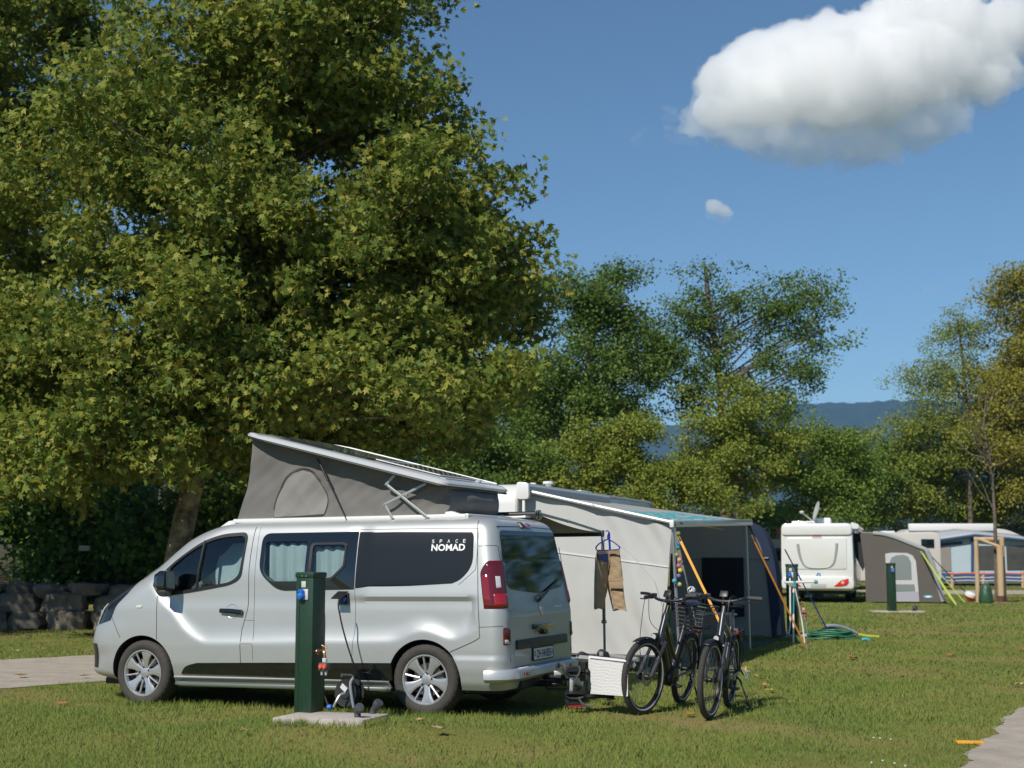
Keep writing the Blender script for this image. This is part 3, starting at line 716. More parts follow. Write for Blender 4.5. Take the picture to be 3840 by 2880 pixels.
mb = MB(); mb.prism(round_poly([(-.12, 1.702), (.12, 1.702), (.10, 1.748), (-.10, 1.748)], .01), lambda q: rear3(q, .02), lambda q: rear3(q, -.03)); br = mb.build('high_brake_light', mat('red lens', (.34, .008, .010), .12, coat=1.0), VAN, bevel=.004)
REDL = MATS['red lens']
mb = MB(); mb.prism(round_poly([(.05, 1.70), (.14, 1.695), (.12, 1.752), (.06, 1.752)], .01), lambda q: rear3(q, .026), lambda q: rear3(q, -.03)); mb.build('lamp_housing', BLACKP, br, bevel=.004)

DKRED = mat('dark red lens', (.10, .004, .006), .10, coat=1.0)
def corner(z, s, off, sg):
    """point on the rear corner: s runs from the flank (x = xr+RC+.03) round to the tailgate"""
    a = xr(z); W = hw(z); L1 = .04
    if s < L1: return Vector((a + RC + L1 - s, sg * (lat(a + RC + L1 - s, z) + off), z))
    th = (s - L1) / RC
    if th < math.pi / 2:
        return Vector((a + RC - math.sin(th) * (RC + off), sg * (W - RC + math.cos(th) * (RC + off)), z))
    return Vector((a - off, sg * (W - RC - (s - L1 - RC * math.pi / 2)), z))
def lens(name, m, z0, z1, s0, s1, sg, parent, off=.014, n=18, topcut=0.0):
    mb = MB(); cols = 14; vs = []
    for i in range(n):
        z = lerp(z0, z1, i / (n - 1)); sa = s0 + topcut * max(0, (i / (n - 1) - .72) / .28) ** 1.5
        for j in range(cols):
            edge = (i in (0, n - 1)) or (j in (0, cols - 1)); vs.append(corner(z, lerp(sa, s1, j / (cols - 1)), -.004 if edge else off, sg))
    mb.add(vs, [(i * cols + j, i * cols + j + 1, (i + 1) * cols + j + 1, (i + 1) * cols + j) for i in range(n - 1) for j in range(cols - 1)])
    return mb.build(name, m, parent, smooth=70)
for sg in (1, -1):
    tl = lens('tail_light', DKRED, .955, 1.395, .0, .275, sg, VAN, topcut=.09)
    lens('brake_lens', REDL, .975, 1.11, .10, .255, sg, tl, .018, 8); lens('reversing_lens', mat('clear lens grey', (.55, .55, .56), .15, coat=1), 1.13, 1.265, .135, .185, sg, tl, .018, 8)
    lens('indicator_lens', mat('mid red lens', (.22, .006, .01), .1, coat=1), .98, 1.30, .02, .085, sg, tl, .0165, 8)
    rl = lens('rear_reflector', DKRED, .635, .80, .17, .275, sg, VAN, .010, 8); lens('fog_lens', MATS['clear lens grey'], .645, .70, .18, .225, sg, rl, .013, 5)
# rear bumper with a treaded step
mb = MB()
def bump_pt(s, k):
    prof = [(.0, .43), (.075, .425), (.088, .40), (.085, .345), (.05, .315), (.0, .31)][k]
    W = .93; r = .16; L = 2 * (W - r); a = math.pi / 2 * r; tot = L + 2 * a; d = s * tot; o = prof[0]
    if d < a: th = d / r; return Vector((-.78 + r - math.sin(th) * (r + o), W - r + math.cos(th) * (r + o), prof[1]))
    if d < a + L: return Vector((-.78 - o, W - r - (d - a), prof[1]))
    th = math.pi / 2 - (d - a - L) / r; return Vector((-.78 + r - math.sin(th) * (r + o), -(W - r) - math.cos(th) * (r + o), prof[1]))
mb.grid(lambda s, k: bump_pt(s, int(round(k * 5))), 60, 6)
rb = mb.build('rear_bumper', mat('bumper silver', (.52, .54, .56), .38, .4, coat=.4), VAN, smooth=40)
mb = MB()
for i in range(40):
    y = -.66 + i * 1.32 / 39; mb.box((-.825, y, .4295), (.055, .014, .006))
mb.build('step_tread', mat('tread grey', (.42, .44, .46), .4, .5), rb, bevel=.002)
for sg in (1, -1):
    mb = MB(); mb.box((-.868, sg * .60, .375), (.012, .11, .03)); mb.build('bumper_reflector', REDL, rb, bevel=.004)
mb = MB(); mb.tube([(-.70, 0, .24), (-.92, 0, .24), (-1.0, 0, .26)], [.03, .03, .022], 10); mb.ball((-1.0, 0, .30), .026); mb.box((-.72, 0, .27), (.12, 1.0, .06)); mb.build('tow_bar', BLACKP, VAN)
mb = MB(); mb.tube([(-.55, -.45, .22), (-.80, -.45, .22), (-.88, -.45, .21)], .028, 10); mb.build('exhaust_pipe', mat('exhaust steel', (.25, .24, .23), .35, .9), VAN)

# ---- wheels
def make_wheel(sg):
    n = 144; prof = [(.222, .0), (.235, .012), (.262, .021), (.285, .020), (.302, .012), (.318, -.006), (.325, -.035), (.326, -.10), (.325, -.165), (.312, -.19), (.25, -.20), (.222, -.19)]
    mb = MB(); vs = []; fs = []; k = len(prof)
    for i, (r, h) in enumerate(prof):
        for j in range(n):
            w = 2 * math.pi * j / n; rr = r - (.003 if i in (5, 6) and j % 4 == 0 else (.002 if i in (7, 8) and j % 4 == 2 else 0))
            vs.append((math.cos(w) * rr, sg * h, math.sin(w) * rr))
    for i in range(k - 1):
        for j in range(n): fs.append((i * n + j, i * n + (j + 1) % n, (i + 1) * n + (j + 1) % n, (i + 1) * n + j))
    mb.add(vs, fs); w_ = mb.build('wheel', mat('tyre rubber', (.055, .050, .045), .82, var=.25, vscale=12, bump=.1, bscale=120), VAN, smooth=28)
    w_.data.name = 'tyre'
    mb = MB(); mb.lathe([(.224, .002), (.226, .008), (.214, .008), (.206, -.002), (.204, -.015), (.200, -.02)], (0, 0, 0), (0, sg, 0), 72, cap=False)
    d0 = lambda r: -.004 - .030 * (1 - min(1, r / .2)) ** 1.3
    def pl(r, a, dz=0): return Vector((math.cos(a) * r, sg * (d0(r) + dz), math.sin(a) * r))
    for s in range(5):
        c = math.pi / 2 - .10 + s * 2 * math.pi / 5 + math.pi / 5
        rs = [.045, .075, .11, .15, .185, .207]; hwid = [.75, .40, .27, .26, .29, .31]
        vs = []; fs = []; cols = 7
        for dz in (0, -.022):
            for r, h in zip(rs, hwid):
                for q in range(cols): vs.append(pl(r, c + lerp(-h, h, q / (cols - 1)), dz + (.004 if 0 < q < cols - 1 and dz == 0 else 0)))
        m = len(rs) * cols
        for i in range(len(rs) - 1):
            for q in range(cols - 1):
                fs.append((i * cols + q, i * cols + q + 1, (i + 1) * cols + q + 1, (i + 1) * cols + q))
            for q in (0, cols - 1): fs.append((i * cols + q, (i + 1) * cols + q, m + (i + 1) * cols + q, m + i * cols + q))
        mb.add(vs, fs)
        cb = math.pi / 2 - .10 + s * 2 * math.pi / 5
        mb.tube([pl(.07, cb, -.004), pl(.12, cb, -.002), pl(.205, cb, -.002)], [.013, .0095, .010], 6)
    mb.lathe([(.0, -.018), (.04, -.018), (.062, -.026), (.075, -.034)], (0, 0, 0), (0, sg, 0), 40, cap=False)
    rim = mb.build('rim', ALLOY, w_, smooth=40)
    for s in range(5):
        mb = MB(); a = math.pi / 2 + .2 + s * 2 * math.pi / 5; mb.lathe([(0, .006), (.008, .006), (.009, -.002), (.015, -.002), (.016, -.010)], pl(.056, a, .004), (0, sg, 0), 12)
        mb.build('wheel_bolt', mat('bolt dark', (.06, .06, .065), .35, .8), rim)
    mb = MB(); mb.lathe([(.215, -.01), (.20, -.03), (.195, -.17), (.0, -.175)], (0, 0, 0), (0, sg, 0), 40, cap=False); mb.build('wheel_barrel', mat('barrel dark', (.03, .03, .032), .6), rim)
    mb = MB(); mb.lathe([(.0, -.068), (.15, -.068), (.15, -.085), (.0, -.085)], (0, 0, 0), (0, sg, 0), 40); mb.box((-.11, sg * -.06, .05), (.07, .04, .12), (0, .5, 0)); mb.build('brake_disc', mat('brake steel', (.22, .20, .19), .4, .7), rim)
    return w_
for sg in (1, -1):
    w1 = make_wheel(sg); w1.location = (0, sg * .90, .325)
    w2 = copy_tree(w1, VAN); w2.location = (3.07, sg * .90, .325); w2.rotation_euler = (0, .35, R(-3))

# ---- roof: base rail, pop-up tent, shell, solar panels
mb = MB(); mb.box((.95, 0, 1.808), (2.55, 1.30, .03)); mb.box((.95, .64, 1.800), (2.50, .05, .04)); mb.build('roof_base', WHITEP, VAN, bevel=.01)
for sg in (1, -1):
    mb = MB(); mb.prism([(-.07, 1.78), (-.09, 1.845), (-.15, 1.85), (-.24, 1.82), (-.36, 1.775)], lambda p: Vector((p[0], sg * .66, p[1])), lambda p: Vector((p[0], sg * .56, p[1])))
    mb.build('hinge_cover', WHITEP, VAN, bevel=.012)
mb = MB(); mb.prism([(2.42, 1.735), (2.30, 1.805), (2.10, 1.83), (2.10, 1.77)], lambda p: Vector((p[0], .62, p[1])), lambda p: Vector((p[0], -.62, p[1]))); mb.build('roof_front_fairing', WHITEP, VAN, bevel=.012)
TENT = mat('grey tent canvas', (.178, .174, .168), .9, var=.12, vscale=5, bump=.12, bscale=300, trans=.12)
def shell_z(x): return 2.085 + (x + .12) * .2555      # underside of the shell
rng = random.Random(3)
def wr(x, z, s): return .021 * math.sin(7 * x + 9 * z + s) * math.sin(4.3 * z - 3 * x + 2 * s) + .006 * math.sin(17 * x - 12 * z + s) + .003 * math.sin(33 * x + 41 * z)
def tent_pt(s, b, side):
    """s along the length from front (0) to rear (1); b from the van roof up to the shell"""
    z0 = 1.80; cur = (1 - b) ** 2.2
    xF = 2.035 + .17 * cur; xB = -.085 + .012 * cur - .03 * math.sin(math.pi * b)
    x = lerp(xF, xB, s); z1 = shell_z(x) + .01; z = lerp(z0, z1, b)
    y = .615 - .035 * math.sin(math.pi * b) * (1 - .6 * abs(2 * s - 1)) + wr(x, z, 0) * math.sin(math.pi * b) * (1 + 1.8 * max(0, s - .55))
    return Vector((x, side * y, z))
mb = MB()
for sd in (1, -1): mb.grid(lambda s, b: tent_pt(s, b, sd), 90, 26)
mb.grid(lambda a, b: Vector((tent_pt(0, b, 1).x + .02 * math.sin(math.pi * b) * math.sin(3 * a), lerp(tent_pt(0, b, 1).y, tent_pt(0, b, -1).y, a), tent_pt(0, b, 1).z)), 16, 26)
mb.grid(lambda a, b: Vector((tent_pt(1, b, 1).x - .10 * math.sin(math.pi * b) * math.sin(math.pi * a) - .02 * math.sin(9 * a) * math.sin(math.pi * b), lerp(tent_pt(1, b, 1).y, tent_pt(1, b, -1).y, a), tent_pt(1, b, 1).z)), 24, 16)
tent = mb.build('tent_canvas', TENT, VAN, smooth=70)
TW = round_poly([(1.78, 1.83), (1.745, 2.02), (1.64, 2.22), (1.50, 2.29), (1.36, 2.27), (1.25, 2.13), (1.18, 1.99), (1.22, 1.84)], [.02, .1, .1, .1, .1, .1, .08, .02], 4)
def tent_side(x, z, off):
    z1 = shell_z(x) + .01; b = (z - 1.80) / (z1 - 1.80); s = (2.035 - x) / 2.12; p = tent_pt(s, b, 1); return Vector((x, p.y + off, z))
mb = MB(); scan(mb, TW, lambda p: tent_side(p[0], p[1], .013 + .003 * math.sin(11 * p[0] - 9 * p[1])), 22, 22); tw = mb.build('tent_window', mat('tent mesh window', (.22, .215, .205), .85, var=.1, vscale=8), tent, smooth=80)
mb = MB(); tp = resample(TW, 70); mb.tube([tent_side(p[0], p[1], .008) for p in tp + tp[:1]], .005, 6); mb.tube([tent_side(p[0], p[1], .012) for p in resample([(lerp(1.48, q[0], 1.05), lerp(1.85, q[1], 1.05)) for q in TW], 60)[3:30]], .004, 6)
mb.build('window_zip', mat('zip dark', (.05, .05, .05), .8), tw)
# shell
def shell_pt(s, t):
    pass
mb = MB(); L = 2.36; tilt = math.atan(.2555); ct, st_ = math.cos(tilt), math.sin(tilt)
def sh(l, y, h):                                           # l from rear edge forward along the incline, h above the underside
    h *= .74 if h > .05 else 1
    return Vector((-.155 + l * ct - h * st_, y, 2.070 + l * st_ + h * ct))
def outline(inset, n=14):
    pts = round_poly([(0 + inset, -.775 + inset), (0 + inset, .775 - inset), (L - .25, .76 - inset), (L - inset, .62 - inset), (L - inset, -.62 + inset), (L - .25, -.76 + inset)], [.10, .10, .15, .16, .16, .15], 6)
    return pts
lev = [(.03, 0.0), (.0, .012), (.0, .035), (.018, .065), (.05, .082), (.12, .090)]
n = len(outline(0)); vs = []; fs = []
for ins, h in lev:
    for p in outline(ins):
        droop = .045 * max(0, (p[0] - (L - .5)) / .5) ** 2 * 0
        vs.append(sh(p[0], p[1], h * (1 - .35 * max(0, (p[0] - (L - .6)) / .6))))
for i in range(len(lev) - 1):
    for j in range(n): fs.append((i * n + j, i * n + (j + 1) % n, (i + 1) * n + (j + 1) % n, (i + 1) * n + j))
fs.append(tuple(range(n - 1, -1, -1))); fs.append(tuple((len(lev) - 1) * n + j for j in range(n)))
mb.add(vs, fs); shell = mb.build('roof_shell', mat('shell silver white', (.66, .665, .675), .30, .25, coat=.6), VAN, smooth=40)
mb = MB(); q = outline(.004); mb.tube([sh(p[0], p[1], -.004) for p in q + q[:1]], .010, 6); mb.build('shell_seal', BLACKP, shell)
mb = MB()
for sg in (-1,):
    mb.tube([sh(.12, sg * .68, .098), sh(L - .5, sg * .68, .098), sh(L - .3, sg * .66, .085)], .0065, 8)
mb.build('shell_rail', WHITEP, shell)
SOLAR = mat('solar glass', (.012, .016, .022), .06, coat=1.0)
mb = MB(); mb.prism([(.98, -.56), (.98, .56), (L - .30, .56), (L - .30, -.56)], lambda p: sh(p[0], p[1], .098), lambda p: sh(p[0], p[1], .088)); sp = mb.build('solar_panel', SOLAR, shell)
mb = MB()
for y in (-.28, 0, .28): mb.prism([(.99, y - .003), (.99, y + .003), (L - .31, y + .003), (L - .31, y - .003)], lambda p: sh(p[0], p[1], .0995), lambda p: sh(p[0], p[1], .0981))
mb.build('cell_line', mat('cell line', (.18, .19, .2), .4, .5), sp)
SOLB = mat('solar blue', (.010, .014, .035), .12, coat=.8)
mb = MB(); mb.prism([(.22, -.50), (.22, .50), (.90, .50), (.90, -.50)], lambda p: sh(p[0], p[1], .108), lambda p: sh(p[0], p[1], .088)); sp2 = mb.build('solar_panel', SOLB, shell)
mb = MB()
for a, b in (((.21, -.51), (.21, .51)), ((.91, -.51), (.91, .51)), ((.21, -.51), (.91, -.51)), ((.21, .51), (.91, .51))): mb.tube([sh(a[0], a[1], .106), sh(b[0], b[1], .106)], .005, 6)
mb.build('panel_frame', WHITEP, sp2)
mb = MB()
for i in range(1, 6):
    for j in range(1, 9):
        c = (.22 + .68 * i / 6, -.5 + j / 9.0); mb.prism([(c[0] - .012, c[1]), (c[0], c[1] - .012), (c[0] + .012, c[1]), (c[0], c[1] + .012)], lambda p: sh(p[0], p[1], .1095), lambda p: sh(p[0], p[1], .1082))
mb.build('cell_gap', mat('cell gap', (.6, .62, .66), .4), sp2)
mb = MB()
mb.prism(round_poly([(.07, .05), (.07, .66), (.14, .66), (.14, .05)], .02), lambda p: sh(p[0], p[1], .094), lambda p: sh(p[0], p[1], .08)); mb.ball(sh(.12, -.20, .095), .035, 12, (1, 1, .5)); mb.build('roof_vent_cap', mat('cap grey', (.42, .43, .44), .4), shell)
# struts
for sg in (1, -1):
    mb = MB(); y = sg * .675
    for a, b in (((.427, 2.20), (.515, 2.116)), ((.515, 2.116), (.075, 1.79)), ((.10, 2.11), (.532, 1.925)), ((.532, 1.925), (.445, 1.79))):
        mb.tube([(a[0], y, a[1]), (b[0], y, b[1])], .014, 6, flat=(.45, 1.0))
    for c in ((.515, 2.116), (.532, 1.925), (.30, 2.01)): mb.lathe([(0, .012), (.010, .012), (.010, -.012)], (c[0], y, c[1]), (0, sg, 0), 8)
    mb.build('scissor_strut', mat('galvanised strut', (.42, .44, .43), .4, .7), VAN)
for sg in (1, -1):
    mb = MB(); mb.tube([(1.263, sg * .665, 2.385), (1.15, sg * .665, 2.17)], .012, 8); mb.tube([(1.15, sg * .665, 2.17), (.943, sg * .665, 1.79)], .006, 8); mb.ball((1.263, sg * .665, 2.375), .014, 8); mb.build('gas_strut', BLACKP, VAN)
mb = MB()
for y0_, y1_ in ((.36, .16), (-.44, -.12)): mb.tube([(-.10, y0_, 2.055), (-.11, y1_, 1.84)], .008, 8)
mb.build('rear_strut', BLACKP, VAN)
# awning cassette on the far roof edge
mb = MB(); mb.prism(round_poly([(-.72, 1.80), (-.64, 1.80), (-.64, 1.875), (-.72, 1.885)], .02), lambda p: Vector((-.50, p[0], p[1])), lambda p: Vector((1.25, p[0], p[1]))); aw = mb.build('awning_cassette', BLACKP, VAN, bevel=.004)
mb = MB(); mb.prism(round_poly([(-.735, 1.795), (-.63, 1.795), (-.63, 1.888), (-.735, 1.898)], .03), lambda p: Vector((-.52, p[0], p[1])), lambda p: Vector((-.495, p[0], p[1]))); mb.build('cassette_cap', GLOSSB, aw, bevel=.004)
mb = MB(); mb.box((-.30, -.55, 1.822), (.30, .16, .02)); mb.build('awning_bracket', WHITEP, VAN, bevel=.005)
# the drawn-out canopy, its arm and the two legs, in the van's frame (extends to its right side)
CANV = mat('awning grey', (.30, .30, .29), .85, var=.08, vscale=4, trans=.15)
mb = MB()
def can(a, b): return Vector((lerp(-.47, 1.15, a), lerp(-.72, -2.72, b), lerp(1.86, 1.70, b) - .03 * math.sin(math.pi * b)))
mb.grid(can, 12, 12); mb.build('awning_canopy', CANV, VAN, smooth=180, solid=.003)
mb = MB(); mb.box((.335, -2.74, 1.695), (1.70, .06, .07)); fb = mb.build('awning_front_bar', mat('bar anthracite', (.06, .06, .065), .4, .3), VAN, bevel=.01)
mb = MB(); mb.tube([(-.48, -.72, 1.865), (-.48, -1.7, 1.80), (-.48, -2.72, 1.715)], .011, 8, flat=(1, 1.4)); mb.ball((-.48, -1.62, 1.806), .02, 8); mb.build('tension_arm', mat('arm grey', (.45, .45, .45), .4, .6), VAN)
for xx in (-.50, 1.17):
    mb = MB(); mb.box((xx, -2.74, 1.20), (.032, .026, 1.0)); mb.box((xx - .0, -2.745, .36), (.025, .02, .72)); mb.box((xx, -2.74, .70), (.05, .045, .035)); mb.lathe([(.0, 0), (.04, 0), (.04, .012), (.0, .02)], (xx, -2.745, .0), (0, 0, 1), 12)
    mb.build('awning_leg', mat('leg grey', (.36, .36, .36), .4, .6), VAN, bevel=.002)
# ================================================================== trees and shrubs
L_PLANE = np.array([(0, 0, 0), (.16, -.54, -.10), (.30, -.20, -.02), (.66, -.40, -.08), (.60, -.13, -.02), (1, 0, -.06), (.60, .13, -.02), (.66, .40, -.08), (.30, .20, -.02), (.16, .54, -.10)], float) - np.array([.35, 0, 0])
T_PLANE = np.array([(0, i, i + 1) for i in range(1, 9)])
L_DIAM = np.array([(0, 0, 0), (.45, -.36, -.06), (1, 0, -.08), (.45, .36, -.06)], float) - np.array([.5, 0, 0])
T_DIAM = np.array([(0, 1, 2), (0, 2, 3)])
L_OVAL = np.array([(0, 0, 0), (.25, -.36, -.04), (.65, -.36, -.05), (1, 0, -.1), (.65, .36, -.05), (.25, .36, -.04)], float) - np.array([.5, 0, 0])
T_OVAL = np.array([(0, i, i + 1) for i in range(1, 5)])
def leaf_cloud(name, pts, outward, size, shape, m, parent, rg, up=.55, jitter=.9, droop=0.0):
    L, T = shape; n = len(pts); k = len(L)
    nrm = outward * .55 + np.array([0, 0, up]) + rg.standard_normal((n, 3)) * jitter; nrm /= np.linalg.norm(nrm, axis=1, keepdims=True) + 1e-9
    t = rg.standard_normal((n, 3)) + np.array([0, 0, -droop]); t -= nrm * np.sum(t * nrm, axis=1, keepdims=True); t /= np.linalg.norm(t, axis=1, keepdims=True) + 1e-9
    b = np.cross(nrm, t); sz = size * rg.uniform(.6, 1.25, n)[:, None, None]
    V = pts[:, None, :] + sz * (L[None, :, 0, None] * t[:, None, :] + L[None, :, 1, None] * b[:, None, :] + L[None, :, 2, None] * nrm[:, None, :] * rg.uniform(.3, 3, n)[:, None, None])
    F = (np.arange(n) * k)[:, None, None] + T[None]
    return np_mesh(name, V.reshape(-1, 3), F.reshape(-1, 3), m, parent)
def in_ells(ells, n, rg, shell=.5):
    """points inside the union of ellipsoids, thicker towards the skin; also the outward directions"""
    vol = np.array([e[3] * e[4] * e[5] for e in ells]) ** .8; cnt = rg.multinomial(n, vol / vol.sum()); P_, O_ = [], []
    for e, c in zip(ells, cnt):
        d = rg.standard_normal((c, 3)); d /= np.linalg.norm(d, axis=1, keepdims=True); r = rg.uniform(0, 1, c) ** (shell / 1.5); r = np.clip(r, 0, 1)[:, None]
        lump = 1 + .13 * np.sin(d[:, :1] * 5 + e[0]) * np.sin(d[:, 2:3] * 6 + e[1])
        P_.append(np.array(e[:3]) + d * r * np.array(e[3:6]) * lump); O_.append(d)
    return np.concatenate(P_), np.concatenate(O_)
BARK = mat('grey brown bark', (.16, .13, .10), .9, var=.5, vscale=14, bump=.6, bscale=30, stretch=(1, 1, .35))
BARKP = mat('plane bark', (.34, .31, .20), .85, var=.75, vscale=4, bump=.3, bscale=25, color2=(.085, .06, .04), detail=3)
def limbs(mb, base, tops, r0, rg, sag=.10, rmin=.012):
    """branches that fan from the stem to the given tops"""
    base = Vector(base)
    for tp in tops:
        tp = Vector(tp); d = tp - base; mid = base + d * .5 + Vector((rg.uniform(-1, 1), rg.uniform(-1, 1), rg.uniform(0, 1))) * d.length * sag
        pts = bez([base, mid, tp], 5); k = len(pts); mb.tube(pts, [lerp(r0, rmin, (i / (k - 1)) ** .7) for i in range(k)], 6)
def tree(name, label, base, ells, twigs, per, leaf, sigma, shape, lm, trunk_pts, r0, seed, bark=None, cat='tree', group=None, nl=26, up=.5, shell=.5, jitter=.92, cull=None, kind=None, low=.25, boughs=0, br=(.55, 1.05), flat=.55):
    rg = np.random.default_rng(seed); rr = random.Random(seed)
    t = thing(name, label, cat, base, group=group); B = np.array(base)
    if boughs:                                         # twigs gather on boughs, with dark gaps between them
        bc, bo = in_ells(ells, boughs, rg, shell); k_ = rg.integers(0, boughs, twigs); rad = rg.uniform(br[0], br[1], boughs)[k_][:, None]
        d_ = rg.standard_normal((twigs, 3)); d_ /= np.linalg.norm(d_, axis=1, keepdims=True); d_ = d_ * rg.uniform(.25, 1, (twigs, 1)) ** .6
        tw = bc[k_] + d_ * rad * np.array([1.15, 1.15, flat]); out = bo[k_] * .45 + d_ * .9; out /= np.linalg.norm(out, axis=1, keepdims=True) + 1e-9
    else: tw, out = in_ells(ells, twigs, rg, shell)
    if cull: 
        keep = np.array([not cull(p) for p in tw]); tw, out = tw[keep], out[keep]
    w = rg.uniform(.3, 1.6, len(tw)); cnt = np.maximum(3, (per * w).astype(int)); idx = np.repeat(np.arange(len(tw)), cnt)
    pts = tw[idx] + np.clip(rg.standard_normal((len(idx), 3)), -1.7, 1.7) * sigma * np.array([1, 1, .72]) * np.sqrt(w)[idx][:, None]
    pts = pts - B
    leaf_cloud('crown', pts, out[idx], leaf, shape, lm, t, rg, up, jitter)
    if trunk_pts is not None:
        mb = MB(); tp = [Vector(p) - Vector(base) for p in trunk_pts]; cur = bez(tp, 6); k = len(cur)
        rs = [r0 * (1.0 + .5 * max(0, 1 - i / (k * .08))) * lerp(1, .30, i / (k - 1)) for i in range(k)]
        mb.tube(cur, rs, 14); sel = rr.sample(range(len(tw)), min(nl, len(tw)))
        for q in sel:
            p = Vector(tw[q] - B); hz = [c.z for c in cur]; j = min(range(k), key=lambda a: abs(cur[a].z - (p.z - .55 * math.hypot(p.x - cur[a].x, p.y - cur[a].y))))
            j = max(j, int(k * low)); j = min(j, k - 2); limbs(mb, cur[j], [p], rs[j] * .38, rr, rmin=.010)
        mb.build('trunk', bark or BARK, t, smooth=70)
    return t
def E(u, v, ru, rv, Y, ry): c = P(u, v, Y); k = Y / FPX; return (c.x, c.y, c.z, ru * k, ry, rv * k)

LF_PLANE = leaf_mat('plane leaf', [(0, (.026, .050, .012)), (.35, (.060, .086, .015)), (.7, (.110, .118, .021)), (.93, (.150, .138, .030)), (.985, (.17, .09, .025))], .42, .5, .25, gain=2.65)
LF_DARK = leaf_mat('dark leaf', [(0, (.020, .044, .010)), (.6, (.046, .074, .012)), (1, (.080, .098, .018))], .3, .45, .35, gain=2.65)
LF_MID = leaf_mat('mid leaf', [(0, (.028, .058, .012)), (.5, (.055, .085, .014)), (1, (.10, .12, .022))], .32, .5, .4, gain=2.65)
LF_OLIVE = leaf_mat('olive leaf', [(0, (.040, .064, .012)), (.5, (.076, .100, .016)), (.85, (.13, .125, .022)), (1, (.19, .13, .025))], .32, .5, .4, gain=2.65)
LF_GOLD = leaf_mat('golden leaf', [(0, (.058, .066, .012)), (.5, (.100, .098, .016)), (1, (.165, .132, .022))], .34, .5, .4, gain=2.65)
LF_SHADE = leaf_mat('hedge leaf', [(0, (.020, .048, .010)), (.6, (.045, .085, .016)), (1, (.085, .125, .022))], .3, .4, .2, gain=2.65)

def gap(p): return math.sin(p[0] * 1.35 + .7 * p[2] + 1.1) * math.sin(p[2] * 1.25 - .5 * p[0] + .4) * math.sin(p[1] * 1.1 + p[0] * .4) + .25 * math.sin(p[0] * 3.1 + p[2] * 2.7) > (.34 if p[2] < 8 else .20)
# the big plane tree over the van
Y0 = 26.0
BIG = [E(1000, 230, 520, 420, Y0, 3.4), E(1340, 330, 320, 400, Y0 + .5, 3.0), E(1440, 890, 460, 330, Y0 - .5, 3.4), E(1640, 1130, 370, 290, Y0 + .5, 3.0), E(1500, 1470, 430, 235, Y0 - .5, 3.0), E(1810, 1110, 200, 190, Y0 - .4, 1.8),
       E(620, 720, 560, 460, Y0 - 1, 3.6), E(1050, 1060, 560, 400, Y0 - 1.2, 3.2), E(620, 1320, 520, 330, Y0 - 1.4, 3.0), E(980, 1500, 420, 170, Y0 - 1.2, 2.4), E(1700, 1480, 230, 200, Y0 + .4, 2.0), E(1590, 480, 110, 260, Y0, 1.6), E(1480, 60, 160, 190, Y0, 1.8), E(1250, -250, 300, 300, Y0, 2.5), E(1660, 340, 40, 40, Y0, .4), E(1790, 640, 60, 60, Y0, .6), E(480, 1640, 330, 120, Y0 - 1.6, 2.0), E(820, 1640, 240, 110, Y0 - 1.2, 1.6), E(1150, 1640, 350, 90, Y0 - .5, 1.8), E(560, 1690, 360, 100, Y0 - 2.2, 1.4), E(900, 1690, 260, 90, Y0 - 2.0, 1.2), E(150, 1720, 300, 110, Y0 - 1.6, 1.4)]
b0 = G(640, 2390); b0 = (-6.25, 26.2, 0)
tree('plane_tree', 'huge leafy plane tree with mottled trunk towering over the camper van', b0, BIG, 2900, 70, .138, .22, (L_PLANE, T_PLANE), LF_PLANE,
     [(-6.25, 26.2, 0), (-6.1, 26.2, 1.6), (-5.75, 26.2, 3.2), (-5.1, 26.2, 5.0), (-4.75, 26, 7.0), (-4.7, 26, 9.2), (-4.4, 26, 11.5)], .25, 21, BARKP, nl=190, shell=.55, low=.40, boughs=330, br=(.45, 1.0), flat=.8)
LEFT = [E(150, 250, 330, 380, 28, 3.2), E(-150, 700, 420, 460, 28, 3.2), E(170, 900, 330, 330, 27, 2.8), E(120, 1330, 380, 320, 26.5, 2.6), E(250, 1600, 330, 130, 26, 2.0), E(-200, 1500, 400, 260, 27, 2.6), E(30, 20, 250, 220, 28, 2.4), E(-300, 200, 350, 400, 28, 3)]
tree('plane_tree', 'second plane tree at the left edge with looser crown', (-11.6, 28.5, 0), LEFT, 1150, 66, .132, .26, (L_PLANE, T_PLANE), LF_PLANE,
     [(-11.6, 28.5, 0), (-11.4, 28.5, 3), (-10.9, 28.4, 6), (-10.6, 28.3, 9), (-10.3, 28.3, 12)], .24, 22, BARKP, nl=90, shell=.6, low=.4, boughs=130, br=(.55, 1.15), flat=.8)

# trees at the far side of the camp site
def far_tree(label, Y, ells, twigs, per, lm, stems, r0, seed, leaf=.30, sigma=.42, fine=.46, thin=.55, bf=.19, dense=3.2, nl=30, name='tree', shell=.6, jitter=.95, up=.45, cat='tree', group='trees behind the camp site'):
    el = [E(*e[:4], Y + (e[4] if len(e) > 4 else 0), e[5] if len(e) > 5 else max(1.2, (e[2] + e[3]) * .5 * Y / FPX)) for e in ells]
    tp = [P(u, v, Y) for (u, v) in stems] if stems else None
    b = (tp[0].x, tp[0].y, 0) if tp else (el[0][0], el[0][1], 0)
    if tp: tp = [Vector(b)] + tp
    return tree(name, label, b, el, int(twigs * 1.15), int(per * dense), leaf * fine, sigma * .74, (L_DIAM, T_DIAM), lm, tp, r0, seed, nl=nl, shell=shell, group=group, jitter=jitter, up=up, cat=cat, boughs=max(10, int(twigs * bf)), br=(.7 * Y / 60, 1.25 * Y / 60), cull=lambda p, q=seed: math.sin(p[0] * 2.2 + q + .8 * p[2]) * math.sin(p[2] * 2.4 + .6 * q - .7 * p[0]) + .35 * math.sin(p[0] * 4.7 + p[1] * 3 + q) > thin)
